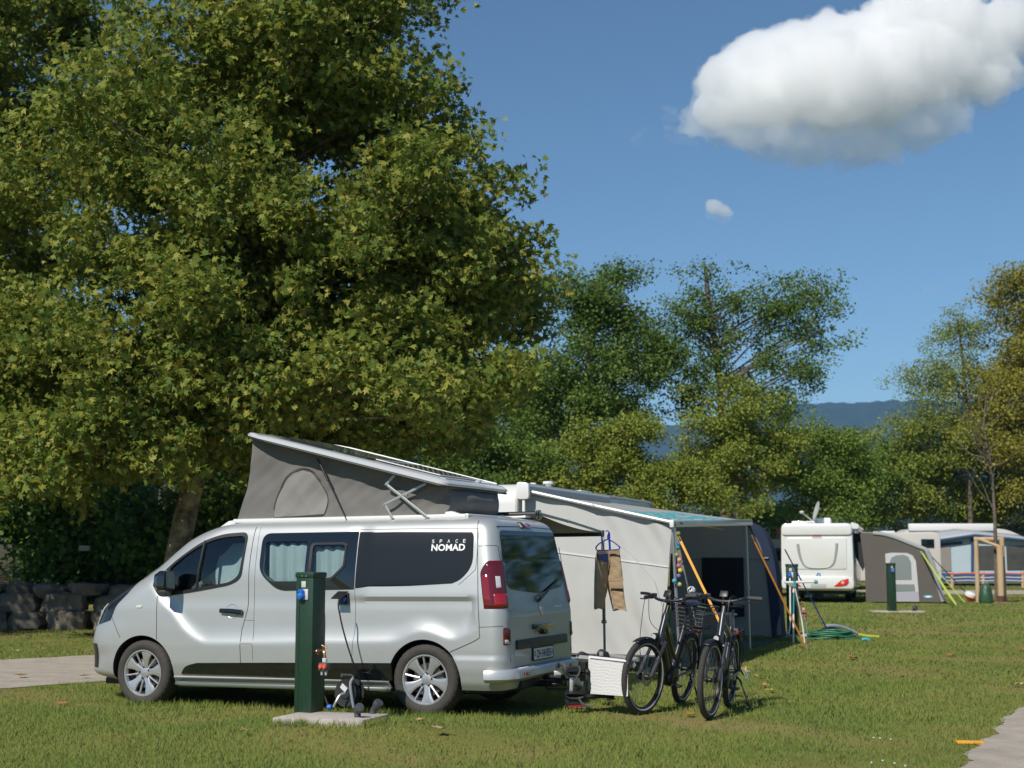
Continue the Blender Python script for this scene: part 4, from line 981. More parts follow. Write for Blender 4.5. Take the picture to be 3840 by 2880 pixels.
far_tree('tall dark green tree rising just right of the plane tree', 60, [(2230, 1140, 150, 165), (2330, 1230, 130, 200), (2190, 1400, 170, 190), (2400, 1380, 90, 150), (2460, 1330, 70, 90), (2230, 1620, 180, 130), (2350, 1560, 130, 110), (2000, 1480, 170, 190)], 760, 26, LF_DARK,
         [(2190, 1900), (2190, 1600), (2215, 1300), (2240, 1050)], .32, 31, sigma=.45, nl=40)
far_tree('tall open two stemmed tree with sky showing through its crown', 62, [(2640, 1060, 100, 85), (2590, 1170, 110, 90), (2720, 1130, 100, 80), (2700, 1260, 130, 90), (2590, 1350, 90, 80), (2960, 1120, 100, 95), (2870, 1170, 90, 90), (3040, 1080, 60, 60), (3050, 1200, 90, 90),
          (2920, 1300, 140, 90), (3110, 1270, 60, 55), (3020, 1390, 110, 80), (2800, 1400, 130, 80), (2920, 1500, 160, 90), (2620, 1500, 120, 80), (2550, 1270, 50, 60)], 640, 20, LF_DARK,
         [(2720, 1900), (2710, 1600), (2690, 1350), (2660, 1150), (2645, 1000)], .26, 32, sigma=.36, nl=90, shell=.7, thin=.5, bf=.26, dense=2.1)
far_tree('pale grey green willow half hidden between the plane tree and the tall trees', 75, [(1960, 1450, 130, 180), (2010, 1620, 150, 160), (1900, 1650, 130, 150)], 200, 26, LF_MID, [(1960, 1900), (1960, 1550)], .2, 33, leaf=.34, sigma=.5)
far_tree('bushy yellow green tree behind the caravan roof', 50, [(2230, 1680, 190, 130), (2340, 1640, 110, 110), (2120, 1770, 170, 120), (2330, 1790, 170, 130)], 300, 34, LF_OLIVE, [(2240, 1950), (2240, 1700)], .14, 34, leaf=.24, sigma=.34)
far_tree('rounded olive tree standing in front of the two stemmed tree', 52, [(2760, 1540, 150, 120), (2700, 1650, 180, 130), (2850, 1680, 140, 110), (2720, 1790, 200, 120)], 330, 32, LF_OLIVE, [(2770, 1950), (2770, 1600)], .16, 35, leaf=.25, sigma=.36)
far_tree('broad green bush tree above the awning front', 54, [(3020, 1660, 150, 110), (3120, 1720, 150, 110), (2980, 1800, 180, 110), (3150, 1830, 170, 110)], 330, 32, LF_MID, [(3060, 1960), (3060, 1700)], .15, 36, leaf=.25, sigma=.36)
far_tree('yellowish shrub between the bushy trees', 49, [(2540, 1770, 110, 80), (2480, 1830, 130, 90), (2610, 1850, 130, 80)], 160, 34, LF_OLIVE, [(2540, 1960), (2540, 1800)], .08, 37, leaf=.22, sigma=.30, cat='shrub', name='shrub')
far_tree('grey green tree low behind the white motorhome', 86, [(3260, 1760, 120, 100), (3330, 1800, 120, 110), (3220, 1880, 150, 90)], 220, 30, LF_MID, [(3270, 1960), (3270, 1800)], .14, 38, leaf=.36, sigma=.52)
far_tree('tall thin crowned tree with fine pale foliage near the right edge', 84, [(3560, 1240, 75, 60), (3640, 1230, 70, 50), (3480, 1400, 85, 55), (3590, 1360, 110, 70), (3540, 1490, 120, 75), (3430, 1430, 40, 40), (3650, 1450, 110, 100), (3480, 1580, 110, 80), (3590, 1640, 160, 110), (3680, 1580, 120, 110)], 460, 24, LF_OLIVE, [(3640, 1960), (3630, 1600), (3610, 1350), (3590, 1200)], .17, 39, leaf=0.29, sigma=0.49, nl=50, shell=.75, thin=.6, bf=.16)
far_tree('golden leaved tree at the right edge of the picture', 82, [(3800, 1150, 90, 70), (3760, 1100, 70, 50), (3860, 1050, 120, 90), (3830, 1300, 120, 110), (3740, 1450, 100, 80), (3850, 1500, 150, 120), (3700, 1560, 90, 70), (3830, 1680, 130, 110), (3960, 1300, 160, 300), (3800, 1380, 130, 130), (3760, 1640, 140, 120), (3840, 1830, 150, 110)], 760, 26, LF_GOLD, [(3900, 1960), (3890, 1600), (3880, 1200)], .22, 40, leaf=0.36, sigma=0.55, nl=40)
far_tree('yellow green tree behind the grey awning', 86, [(3420, 1680, 130, 100), (3500, 1720, 140, 110), (3400, 1830, 160, 110), (3560, 1840, 140, 110)], 320, 30, LF_OLIVE, [(3470, 1970), (3470, 1750)], .16, 41, leaf=0.37, sigma=0.54)
far_tree('dense green tree behind the staked sapling', 88, [(3720, 1740, 150, 120), (3820, 1830, 150, 120), (3680, 1880, 150, 90), (3930, 1750, 130, 200)], 330, 30, LF_MID, [(3760, 1970), (3760, 1800)], .16, 42, leaf=0.38, sigma=0.56)
# the dark wood behind the plane trees and beyond the frame on the right
k = 0
for (u, v, ru, rv, Y) in [(1850, 1750, 200, 160, 50), (1600, 1700, 260, 190, 52), (1250, 1690, 260, 200, 50), (900, 1720, 260, 190, 47), (560, 1640, 260, 220, 52), (200, 1640, 280, 220, 54), (-150, 1640, 280, 240, 52)]:
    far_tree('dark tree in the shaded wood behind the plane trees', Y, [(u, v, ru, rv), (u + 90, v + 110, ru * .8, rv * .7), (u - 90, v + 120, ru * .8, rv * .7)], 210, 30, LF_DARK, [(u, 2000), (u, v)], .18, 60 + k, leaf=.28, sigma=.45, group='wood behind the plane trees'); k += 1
for i, (X, Yy, h) in enumerate([(40, 44, 17), (31, 31, 15), (50, 50, 18), (36, 24, 14), (30, 41, 13)]):
    tree('tree', 'tree beyond the right edge, mirrored in the tailgate', (X, Yy, 0), [(X, Yy, h * .55, 4, 4, h * .42), (X + 2, Yy + 2, h * .45, 3.5, 3.5, h * .36), (X - 3, Yy + 3, h * .4, 3.4, 3.4, h * .3)], 200, 22, .42, .6, (L_DIAM, T_DIAM), LF_DARK, [(X, Yy, 0), (X, Yy, h * .4), (X, Yy, h * .8)], .25, 80 + i, group='trees beyond the frame')

for i, u in enumerate(range(1950, 4150, 170)):
    Y = 92 if u > 3000 else 70
    far_tree('low bush in the hedge line closing the far side of the camp site', Y, [(u, 1960 + 18 * math.sin(i * 2.3), 130, 75), (u + 60, 1990, 120, 70)], 70, 20, [LF_MID, LF_OLIVE, LF_DARK][i % 3], None, .1, 120 + i, leaf=.34, sigma=.45, name='shrub', cat='shrub', group='hedge line beyond the camp site')
tree('plane_tree', 'plane tree outside the frame on the left that shades the stone wall', (-16.8, 21.5, 0), [(-17, 21.8, 7.2, 4.4, 3.8, 3.0), (-15.6, 22.5, 5.6, 3.2, 3, 1.8), (-18.5, 21, 5.5, 3, 3, 2)], 620, 40, .18, .42, (L_DIAM, T_DIAM), LF_PLANE, [(-16.8, 21.5, 0), (-16.9, 21.5, 3), (-17, 21.7, 7)], .22, 23, BARKP, nl=20)
# shrubs on the bank under the plane trees
def shrub(label, u, v, ru, rv, Y, n, lm, seed, per=34, leaf=.13, sigma=.24, z0=1.0):
    c = P(u, v, Y); k = Y / FPX
    tree('shrub', label, (c.x, Y, z0), [(c.x, Y, c.z, ru * k, 1.0, rv * k), (c.x + ru * k * .5, Y + .3, c.z - rv * k * .4, ru * k * .7, .9, rv * k * .6), (c.x - ru * k * .5, Y + .2, c.z - rv * k * .4, ru * k * .7, .9, rv * k * .6)], n, per, leaf, sigma, (L_OVAL, T_OVAL), lm,
         [(c.x, Y, z0 - .2), (c.x + .05, Y, lerp(z0, c.z, .7)), (c.x, Y, c.z + .2)], .035, seed, cat='shrub', group='shrubs on the bank', nl=14)
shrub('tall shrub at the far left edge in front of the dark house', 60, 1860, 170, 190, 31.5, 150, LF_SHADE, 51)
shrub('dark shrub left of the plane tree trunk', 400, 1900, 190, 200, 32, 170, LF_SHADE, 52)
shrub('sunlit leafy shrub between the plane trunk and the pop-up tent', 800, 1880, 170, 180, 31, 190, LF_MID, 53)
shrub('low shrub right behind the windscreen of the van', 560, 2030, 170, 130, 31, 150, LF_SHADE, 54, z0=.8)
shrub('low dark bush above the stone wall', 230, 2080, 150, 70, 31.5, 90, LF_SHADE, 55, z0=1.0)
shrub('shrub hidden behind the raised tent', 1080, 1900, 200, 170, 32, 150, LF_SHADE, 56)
# ================================================================== bank, stone wall, house at the left
mb = MB()
def bank(a, b):
    x = lerp(-16, -3.4, a); y = lerp(29.2, 38, b); z = .72 * 1 + 1.05 * sstep((b - .05) / .75) + .06 * math.sin(x * 2 + y) ; return Vector((x, y, z if b > 0 else .55))
mb.grid(bank, 60, 24)
tag(mb.build('bank', mat('leaf littered earth', (.085, .06, .03), .95, var=.6, vscale=6, bump=.5, bscale=40, color2=(.035, .045, .014), detail=10), None, smooth=180), kind='structure')
rs = random.Random(8); mb = MB()
def boulder(mb, c, d, rnd):
    n, m = 9, 7; ph = [rnd.uniform(0, 6.28) for _ in range(6)]; vs = []; fs = []
    for i in range(m + 1):
        th = math.pi * i / m
        for j in range(n):
            w = 2 * math.pi * j / n; p = Vector((math.sin(th) * math.cos(w), math.sin(th) * math.sin(w), math.cos(th)))
            q = max(abs(p.x), abs(p.y), abs(p.z)); p = p.lerp(p / q, .55) * (.88 + .10 * math.sin(3 * p.x + ph[0]) + .08 * math.sin(4 * p.z + ph[1]) + rnd.uniform(-.05, .05))
            vs.append(Vector(c) + Vector((p.x * d[0], p.y * d[1], p.z * d[2])))
    for i in range(m):
        for j in range(n): fs.append((i * n + j, (i + 1) * n + j, (i + 1) * n + (j + 1) % n, i * n + (j + 1) % n))
    mb.add(vs, fs)
for row, (z, h) in enumerate([(.18, .24), (.52, .24), (.76, .16)]):
    x = -15.5 + row * .2
    while x < -3.8:
        w = rs.uniform(.28, .58) * (1 if row < 2 else .8); boulder(mb, (x + w, 29.15 + row * .10 + rs.uniform(-.05, .05), z + rs.uniform(-.03, .03)), (w * 1.02, .32, h * rs.uniform(.85, 1.15)), rs); x += w * 1.85
tag(mb.build('stone_wall', mat('field stone', (.24, .21, .17), .92, var=.55, vscale=3.5, bump=.7, bscale=18, detail=10), None, smooth=50), 'low dry stone wall of rough boulders at the foot of the bank', 'wall')
# the dark house behind the shrubs
HS = thing('house', 'dark modern house in the shade behind the shrubs at the left', 'house', (-13.5, 44, 1.2))
mb = MB(); mb.box((0, 2, 2.0), (13, 4, 4.6)); mb.build('wall', mat('dark render', (.075, .075, .08), .8, var=.2, vscale=2), HS, smooth=0)
mb = MB(); mb.box((0, 1.7, 4.42), (14, 5.4, .24)); mb.build('roof', mat('roof slab', (.12, .12, .125), .7), HS, bevel=.02)
for x in (-4.4, -1.5, 1.6, 4.6):
    mb = MB(); mb.box((x, -.02, 2.2), (1.9, .08, 2.2)); w_ = mb.build('window', mat('window frame dark', (.03, .03, .03), .5), HS, bevel=.01)
    mb = MB(); mb.box((x, -.068, 2.2), (1.7, .012, 2.0)); mb.build('pane', PRIVG, w_)
mb = MB(); mb.box((3.2, -.7, 1.0), (2.2, 1.2, 1.5)); mb.prism([(1.9, 0), (4.6, 0), (3.9, .9), (2.4, .9)], lambda p: Vector((p[0], -1.0, 1.3 + p[1] * .3)), lambda p: Vector((p[0], -.4, 1.3 + p[1] * .3))); mb.build('porch', mat('concrete grey', (.22, .21, .20), .85, var=.2, vscale=3), HS, bevel=.02)
mb = MB(); cx = P(320, 2056, 30.6); mb.box((cx.x, 30.6, cx.z), (.24, .16, .115)); tag(mb.build('stone_block', mat('pale block', (.52, .47, .42), .8, var=.15, vscale=10), None, bevel=.01), 'pale rectangular stone block on the bank above the stone wall', 'stone block')
# ================================================================== caravan and its awning (behind the van)
CA = R(-20.15); CAX = (0.111, 18.52, 0)
CVN = thing('caravan', 'white touring caravan half hidden behind the camper van, its awning cassette on the side', 'caravan', CAX, (0, 0, CA))
CW = mat('caravan white', (.66, .665, .65), .35, coat=.3, var=.05, vscale=2); CG = mat('caravan grey trim', (.40, .41, .40), .4, var=.06, vscale=6)
def inv(p):
    q = Matrix.Rotation(-CA, 3, 'Z') @ (Vector(p) - Vector(CAX)); return q
prof = round_poly([(-.28, .42), (7.0, .42), (6.9, 2.39), (-.08, 2.39)], [.15, .15, .30, .28], 8)
mb = MB(); mb.prism(prof, lambda p: Vector((-2.25, p[0], p[1])), lambda p: Vector((-.02, p[0], p[1]))); body_c = mb.build('wall', CW, CVN, bevel=.03, smooth=40)
mb = MB(); pr = [p for p in prof]; mb.tube([(-.012, p[0], p[1]) for p in pr + pr[:1]], .022, 6); mb.tube([(-2.25, p[0], p[1]) for p in pr + pr[:1]], .022, 6); mb.build('edge_trim', CG, CVN)
mb = MB(); mb.box((-1.1, -.23, 1.55), (1.3, .05, .62)); mb.build('window', PRIVG, CVN, bevel=.03)
mb = MB(); mb.box((-.20, -.265, 1.88), (.05, .03, .20)); mb.build('marker_light', REDL, CVN, bevel=.006)
mb = MB(); mb.lathe([(.0, .10), (.04, .10), (.05, .03), (.07, .02), (.07, 0)], (-.35, 1.5, 2.38), (0, 0, 1), 14); mb.build('roof_chimney', WHITEP, CVN)
mb = MB(); mb.lathe([(.08, .14), (.08, .11), (.045, .10), (.045, 0)], (-.28, 1.95, 2.38), (0, 0, 1), 14); mb.lathe([(0, .15), (.08, .14)], (-.28, 1.95, 2.38), (0, 0, 1), 14); mb.build('roof_vent', WHITEP, CVN)
mb = MB(); mb.box((-.45, 3.6, 2.42), (.5, .6, .08)); mb.build('roof_hatch', WHITEP, CVN, bevel=.03)
for yy in (2.9, 3.7):
    mb = MB(); mb.torus((-.15, yy, .31), (1, 0, 0), .22, .09, 24, 8); mb.build('wheel', RUBBER, CVN)
mb = MB(); mb.prism(round_poly([(.0, 2.23), (.14, 2.23), (.14, 2.37), (.0, 2.39)], .04), lambda p: Vector((p[0], -.06, p[1])), lambda p: Vector((p[0], 3.7, p[1]))); cs = mb.build('awning_cassette', CG, CVN, smooth=40)
mb = MB(); mb.prism(round_poly([(-.01, 2.18), (.16, 2.18), (.16, 2.39), (-.01, 2.41)], .05), lambda p: Vector((p[0], -.14, p[1])), lambda p: Vector((p[0], -.055, p[1]))); mb.tube([(.08, -.1, 2.2), (.08, -.1, 1.65)], .022, 8); mb.build('cassette_end', WHITEP, cs, bevel=.01)

AWN = thing('caravan_awning', 'large grey awning with pale side wall and navy edged end wall beside the caravan', 'awning', CAX, (0, 0, CA))
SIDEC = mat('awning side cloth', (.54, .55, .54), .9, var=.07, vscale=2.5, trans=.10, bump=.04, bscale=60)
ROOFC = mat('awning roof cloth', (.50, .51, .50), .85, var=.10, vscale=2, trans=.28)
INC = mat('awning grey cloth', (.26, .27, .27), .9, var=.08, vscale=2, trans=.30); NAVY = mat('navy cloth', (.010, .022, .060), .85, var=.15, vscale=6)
YP, YE, XF = 5.15, 8.0, 2.01                             # right pole, end wall, depth of the awning
def front_z(y): return lerp(1.857, 1.995, min(1, y / YP))
def roof_pt(x, y):
    if y <= YP: return lerp(2.295, front_z(y), x / XF) - .03 * math.sin(math.pi * x / XF) * math.sin(math.pi * min(1, y / YP)) + .006 * math.sin(y * 9) * x
    t = (y - YP) / (YE - YP); e = lerp(XF, 1.45, t); return lerp(2.295, lerp(1.985, 2.09, t), x / e) - .05 * math.sin(math.pi * x / e) * math.sin(math.pi * t)
mb = MB()
mb.grid(lambda a, b: Vector((lerp(.05, XF, a), lerp(.0, YP, b), roof_pt(lerp(.05, XF, a), lerp(0, YP, b)))), 20, 30)
mb.grid(lambda a, b: Vector((lerp(.05, lerp(XF, 1.45, b), a), lerp(YP, YE, b), roof_pt(lerp(.05, lerp(XF, 1.45, b), a), lerp(YP, YE, b)))), 20, 20)
rfc = mb.build('roof_cloth', ROOFC, AWN, smooth=180)
m = bpy.data.materials.new('teal roof print'); m.use_nodes = True; nt = m.node_tree; b_ = nt.nodes["Principled BSDF"]; b_.inputs['Roughness'].default_value = .8
tc = nt.nodes.new("ShaderNodeTexCoord"); mp = nt.nodes.new("ShaderNodeMapping"); mp.inputs['Scale'].default_value = (5.0, 2.6, 1); vo = nt.nodes.new("ShaderNodeTexNoise"); vo.inputs['Scale'].default_value = 2.2; vo.inputs['Detail'].default_value = 3
rp = nt.nodes.new("ShaderNodeValToRGB"); rp.color_ramp.interpolation = 'CONSTANT'; e = rp.color_ramp.elements; e[0].position = 0; e[0].color = (.33, .35, .35, 1); e[1].position = .44; e[1].color = (.06, .36, .38, 1); k = e.new(.60); k.color = (.05, .20, .36, 1); k = e.new(.66); k.color = (.20, .40, .38, 1)
nt.links.new(tc.outputs['Object'], mp.inputs[0]); nt.links.new(mp.outputs[0], vo.inputs['Vector']); nt.links.new(vo.outputs['Fac'], rp.inputs[0]); nt.links.new(rp.outputs[0], b_.inputs['Base Color'])
mb = MB(); mb.grid(lambda a, b: Vector((lerp(.95, 1.75, a), lerp(.5, 4.6, b), roof_pt(lerp(.95, 1.75, a), lerp(.5, 4.6, b)) + .006)), 14, 24); mb.build('printed_panel', m, AWN, smooth=180)
def wallpt(a, b):
    x = lerp(.04, lerp(1.83, XF - .01, b ** .8), a); zt = roof_pt(min(x, XF), 0) - .03; z = lerp(.21, zt, b)
    return Vector((x, .03 + .02 * math.sin(7 * a + 4 * b) * math.sin(5 * a - 3 * b + 1) + .010 * math.sin(19 * a + 5 * b) * (.3 + b) + .034 * math.sin(24 * (a + .35 * b)) * max(0, a - .36) + .014 * math.sin(40 * (a + .5 * b) + 2 * math.sin(6 * b)) * max(0, a - .3), z))
mb = MB(); mb.grid(wallpt, 110, 40); sw = mb.build('side_wall', SIDEC, AWN, smooth=180)
mb = MB(); mb.grid(lambda a, b: wallpt(a, lerp(.655, .668, b) + .02 * a) + Vector((0, -.012, 0)), 60, 3); mb.build('wall_seam', mat('seam pale', (.62, .62, .61), .9), sw, smooth=180)
mb = MB(); mb.grid(lambda a, b: wallpt(a, lerp(.0, .012, b)) + Vector((0, -.010, 0)), 60, 3); mb.build('wall_hem', mat('hem dark', (.10, .10, .10), .9), sw, smooth=180)
zz = [.06, 1.0, 1.5, 1.8, 2.0, 2.09]; xx = [2.0, 1.94, 1.87, 1.77, 1.63, 1.45]
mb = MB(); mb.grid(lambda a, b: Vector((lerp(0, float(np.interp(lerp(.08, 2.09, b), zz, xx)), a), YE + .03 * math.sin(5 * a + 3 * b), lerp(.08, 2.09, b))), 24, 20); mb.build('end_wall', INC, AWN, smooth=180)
arc = bez([(x_, z_, 0) for x_, z_ in zip(xx, zz)], 8)
mb = MB(); n = len(arc)
mb.grid(lambda a, b: Vector((arc[round(a * (n - 1))].x - (.17 * b if b <= 1 else 0), YE - .02 - .02 * b, arc[round(a * (n - 1))].y - .02 * b)), n, 4)
mb.grid(lambda a, b: Vector((arc[round(a * (n - 1))].x + .015 * math.sin(math.pi * b), lerp(YE - .02, YE + .45, b), arc[round(a * (n - 1))].y * lerp(1, .985, b))), n, 5); mb.build('navy_edge', NAVY, AWN, smooth=60)
mb = MB(); mb.add([Vector((XF + dx, y_, front_z(y_) + dz)) for y_ in (-.06, YP + .06) for dx, dz in ((-.02, -.05), (.035, -.05), (.035, .045), (-.02, .045))], [(0, 1, 2, 3), (7, 6, 5, 4)] + [(i, 4 + i, 4 + (i + 1) % 4, (i + 1) % 4) for i in range(4)]); lr = mb.build('lead_rail', WHITEP, AWN, bevel=.012)
mb = MB(); mb.box((XF + .037, .34, front_z(.34)), (.006, .16, .03)); mb.build('rail_badge', mat('badge grey', (.22, .23, .26), .5), lr)
mb = MB(); mb.tube([(.06, -.03, 2.30), (1.0, -.03, 2.09), (XF, -.03, 1.87)], .024, 8); mb.ball((1.0, -.03, 2.09), .032, 8); mb.build('rafter_arm', mat('arm satin', (.55, .56, .57), .5, .4), AWN)
PG = mat('pole grey', (.42, .43, .44), .35, .8)
for (a, b) in (((XF, .03, 1.82), (XF + .08, -.02, 0)), ((XF - .06, YP, 1.95), (XF - .03, YP - .02, 0))):
    mb = MB(); mb.tube([a, Vector(a).lerp(Vector(b), .5)], .021, 10); mb.tube([Vector(a).lerp(Vector(b), .48), b], .017, 10); mb.box(Vector(a).lerp(Vector(b), .5), (.05, .05, .05)); mb.box(Vector(a) + Vector((.0, 0, .02)), (.07, .06, .06)); mb.lathe([(0, 0), (.035, 0), (.035, .01)], b, (0, 0, 1), 10); mb.build('awning_pole', PG, AWN)
mb = MB(); mb.tube([(.2, YE - .08, 1.42), (1.80, YE - .06, 1.43)], .014, 8); mb.build('cross_bar', mat('bar dull', (.22, .23, .23), .7), AWN)
for k_, x_ in enumerate((.8, 1.6)): 
    mb = MB(); mb.tube([(x_ - .7, .8 + 1.6 * k_, 2.05), (XF - .02, .8 + 2.4 * k_, 1.84)], .012, 6); mb.build('roof_pole', PG, AWN)
# navy cloth hanging from the bar
c0, c1 = inv(P(2607, 2095, 25.25)), inv(P(2765, 2092, 24.95))
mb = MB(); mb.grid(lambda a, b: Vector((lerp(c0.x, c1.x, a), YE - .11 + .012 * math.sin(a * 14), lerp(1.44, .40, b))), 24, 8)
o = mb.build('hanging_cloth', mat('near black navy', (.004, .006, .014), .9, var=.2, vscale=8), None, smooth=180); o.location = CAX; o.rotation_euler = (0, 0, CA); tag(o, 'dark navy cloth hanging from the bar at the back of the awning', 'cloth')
# ground sheet
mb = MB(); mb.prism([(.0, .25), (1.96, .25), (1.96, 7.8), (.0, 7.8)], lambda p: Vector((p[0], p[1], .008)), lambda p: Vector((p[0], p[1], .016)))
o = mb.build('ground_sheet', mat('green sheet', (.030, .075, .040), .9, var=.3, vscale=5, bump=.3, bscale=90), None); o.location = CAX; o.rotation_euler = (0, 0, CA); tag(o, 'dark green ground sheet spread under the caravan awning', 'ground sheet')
# garland of paper balls on the left pole
p0 = Vector(CAX) + Matrix.Rotation(CA, 3, 'Z') @ Vector((XF - .03, -.03, 1.80)); GL = thing('ball_garland', 'string of pastel paper balls hanging down the left awning pole', 'garland', p0)
balls = [(345, 170, (.20, .30, .10)), (350, 300, (.03, .20, .40)), (340, 345, (.05, .25, .25)), (325, 435, (.35, .35, .10)), (360, 497, (.75, .34, .26)), (350, 570, (.55, .18, .20)), (368, 630, (.75, .62, .08)), (350, 695, (.20, .17, .45)), (295, 757, (.10, .42, .62)), (360, 803, (.42, .52, .22))]
mb = MB(); pts = []
for i, (x, y, c) in enumerate(balls):
    q = P(2440 + x / 3.318, 1950 + y / 3.318, 17.74 + .03 * (i % 2)) - p0; pts.append(q); b2 = MB(); b2.ball(q, .029, 14); b2.build('paper_ball', mat('ball colour %d' % i, c, .8, trans=.2), GL, smooth=180)
mb.tube(bez([Vector((0, 0, 0))] + pts, 4), .003, 5); mb.build('cord', SEAM, GL)
# straps
def strap(label, a, b, w, m, parts=True, name='tension_strap', cat='strap', group=None, peg=True, d=.0025):
    a, b = Vector(a), Vector(b); t = thing(name, label, cat, b, group=group); ax = (b - a).normalized(); sd = ax.cross(Vector((0, 1, 0))).normalized() * w / 2; nn = ax.cross(sd).normalized() * d
    mb = MB(); vs = []
    for k in range(13):
        q = a.lerp(b, k / 12) - b; s2 = sd * (1 + .03 * math.sin(k * 2.1)); vs += [q - s2 - nn, q + s2 - nn, q + s2 + nn, q - s2 + nn]
    fs = [(4 * k + j, 4 * k + (j + 1) % 4, 4 * k + 4 + (j + 1) % 4, 4 * k + 4 + j) for k in range(12) for j in range(4)] + [(3, 2, 1, 0), (48, 49, 50, 51)]
    mb.add(vs, fs); mb.build('webbing', m, t, smooth=30)
    if peg:
        mb = MB(); mb.tube([(0, 0, .10), (.02, -.02, -.05)], .010, 6); mb.tube([Vector(a).lerp(b, .04) - b, Vector(a) - b], [.016, .010], 6); mb.build('peg', PG, t)
    return t
ORG = mat('orange webbing', (.75, .36, .05), .7, var=.1, vscale=30)
SA, SB = P(2440 + 345 / 3.318, 1950 + 205 / 3.318, 17.72), Vector((2.76, 17.02, .02)); SQ = SA.lerp(SB, .66)
st1 = strap('broad orange strap slanting from the left awning pole, passing behind the bicycles', SA, SQ, .030, ORG, group='orange storm straps', peg=False)
mb = MB(); mb.tube([(0, 0, 0), SB - SQ], .0035, 5); mb.build('cord', mat('line grey', (.35, .35, .33), .8), st1)
mb = MB(); mb.box((0, 0, .01), (.05, .02, .06)); mb.tube([SA.lerp(SQ, .05) - SQ, SA - SQ], [.014, .010], 6); mb.build('buckle', SEAM, st1); mb = MB(); mb.tube([SB - SQ + Vector((0, 0, .08)), SB - SQ + Vector((.02, -.02, -.06))], .008, 6); mb.build('peg', PG, st1)
strap('narrow orange strap slanting from the right awning pole across the navy end wall', P(2818, 2007, 21.9), G(3024, 2432, .02), .026, mat('dark orange webbing', (.66, .27, .03), .7), group='orange storm straps')
strap('blue strap running from the navy awning edge down to the coiled hose', P(2943, 2060, 25.2), G(3115, 2385, .02), .022, mat('blue webbing', (.01, .05, .35), .7))
# table and chair under the awning
TB = thing('camping_table', 'small pale folding camping table standing under the awning', 'table', G(2740, 2440)); 
for_m = mat('pale laminate', (.50, .56, .60), .5)
mb = MB(); mb.box((-.05, 1.2, .52), (.62, .5, .03)); mb.build('table_top', for_m, TB, bevel=.006)
for x in (-.30, .20):
    for y in (1.0, 1.4): mb = MB(); mb.tube([(x, y, .51), (x * 1.15, y, 0)], .013, 6); mb.build('leg', PG, TB)
CH = thing('camping_chair', 'dark folding camping chair in the shade of the awning', 'chair', (1.72, 19.4, 0), (0, 0, .5))
DKC = mat('dark chair cloth', (.02, .022, .028), .85)
mb = MB(); mb.box((0, 0, .43), (.48, .46, .03)); mb.build('seat', DKC, CH, bevel=.01)
mb = MB(); mb.box((0, .28, .80), (.48, .03, .72), (-.2, 0, 0)); mb.build('backrest', DKC, CH, bevel=.01)
for x in (-.25, .25): mb = MB(); mb.tube([(x, -.26, 0), (x, .22, .62)], .012, 6); mb.tube([(x, .30, 0), (x, -.24, .62), (x, .24, .64)], .012, 6); mb.build('leg', PG, CH)
PB = thing('hanging_bag', 'purple cloth bag hanging inside the awning just behind the left pole', 'bag', P(2528, 2200, 18.35)); mb = MB(); mb.grid(lambda a, b: Vector((.055 * math.cos(a * 6.283) * (.6 + .4 * math.sin(b * 3)), .05 * math.sin(a * 6.283), lerp(-.30, .42, b))), 20, 12); mb.build('bag_body', mat('purple cloth', (.045, .035, .085), .9), PB, smooth=180)
mb = MB(); mb.tube([(0, 0, .40), (0, 0, .55)], .008); mb.build('loop', DKC, PB)

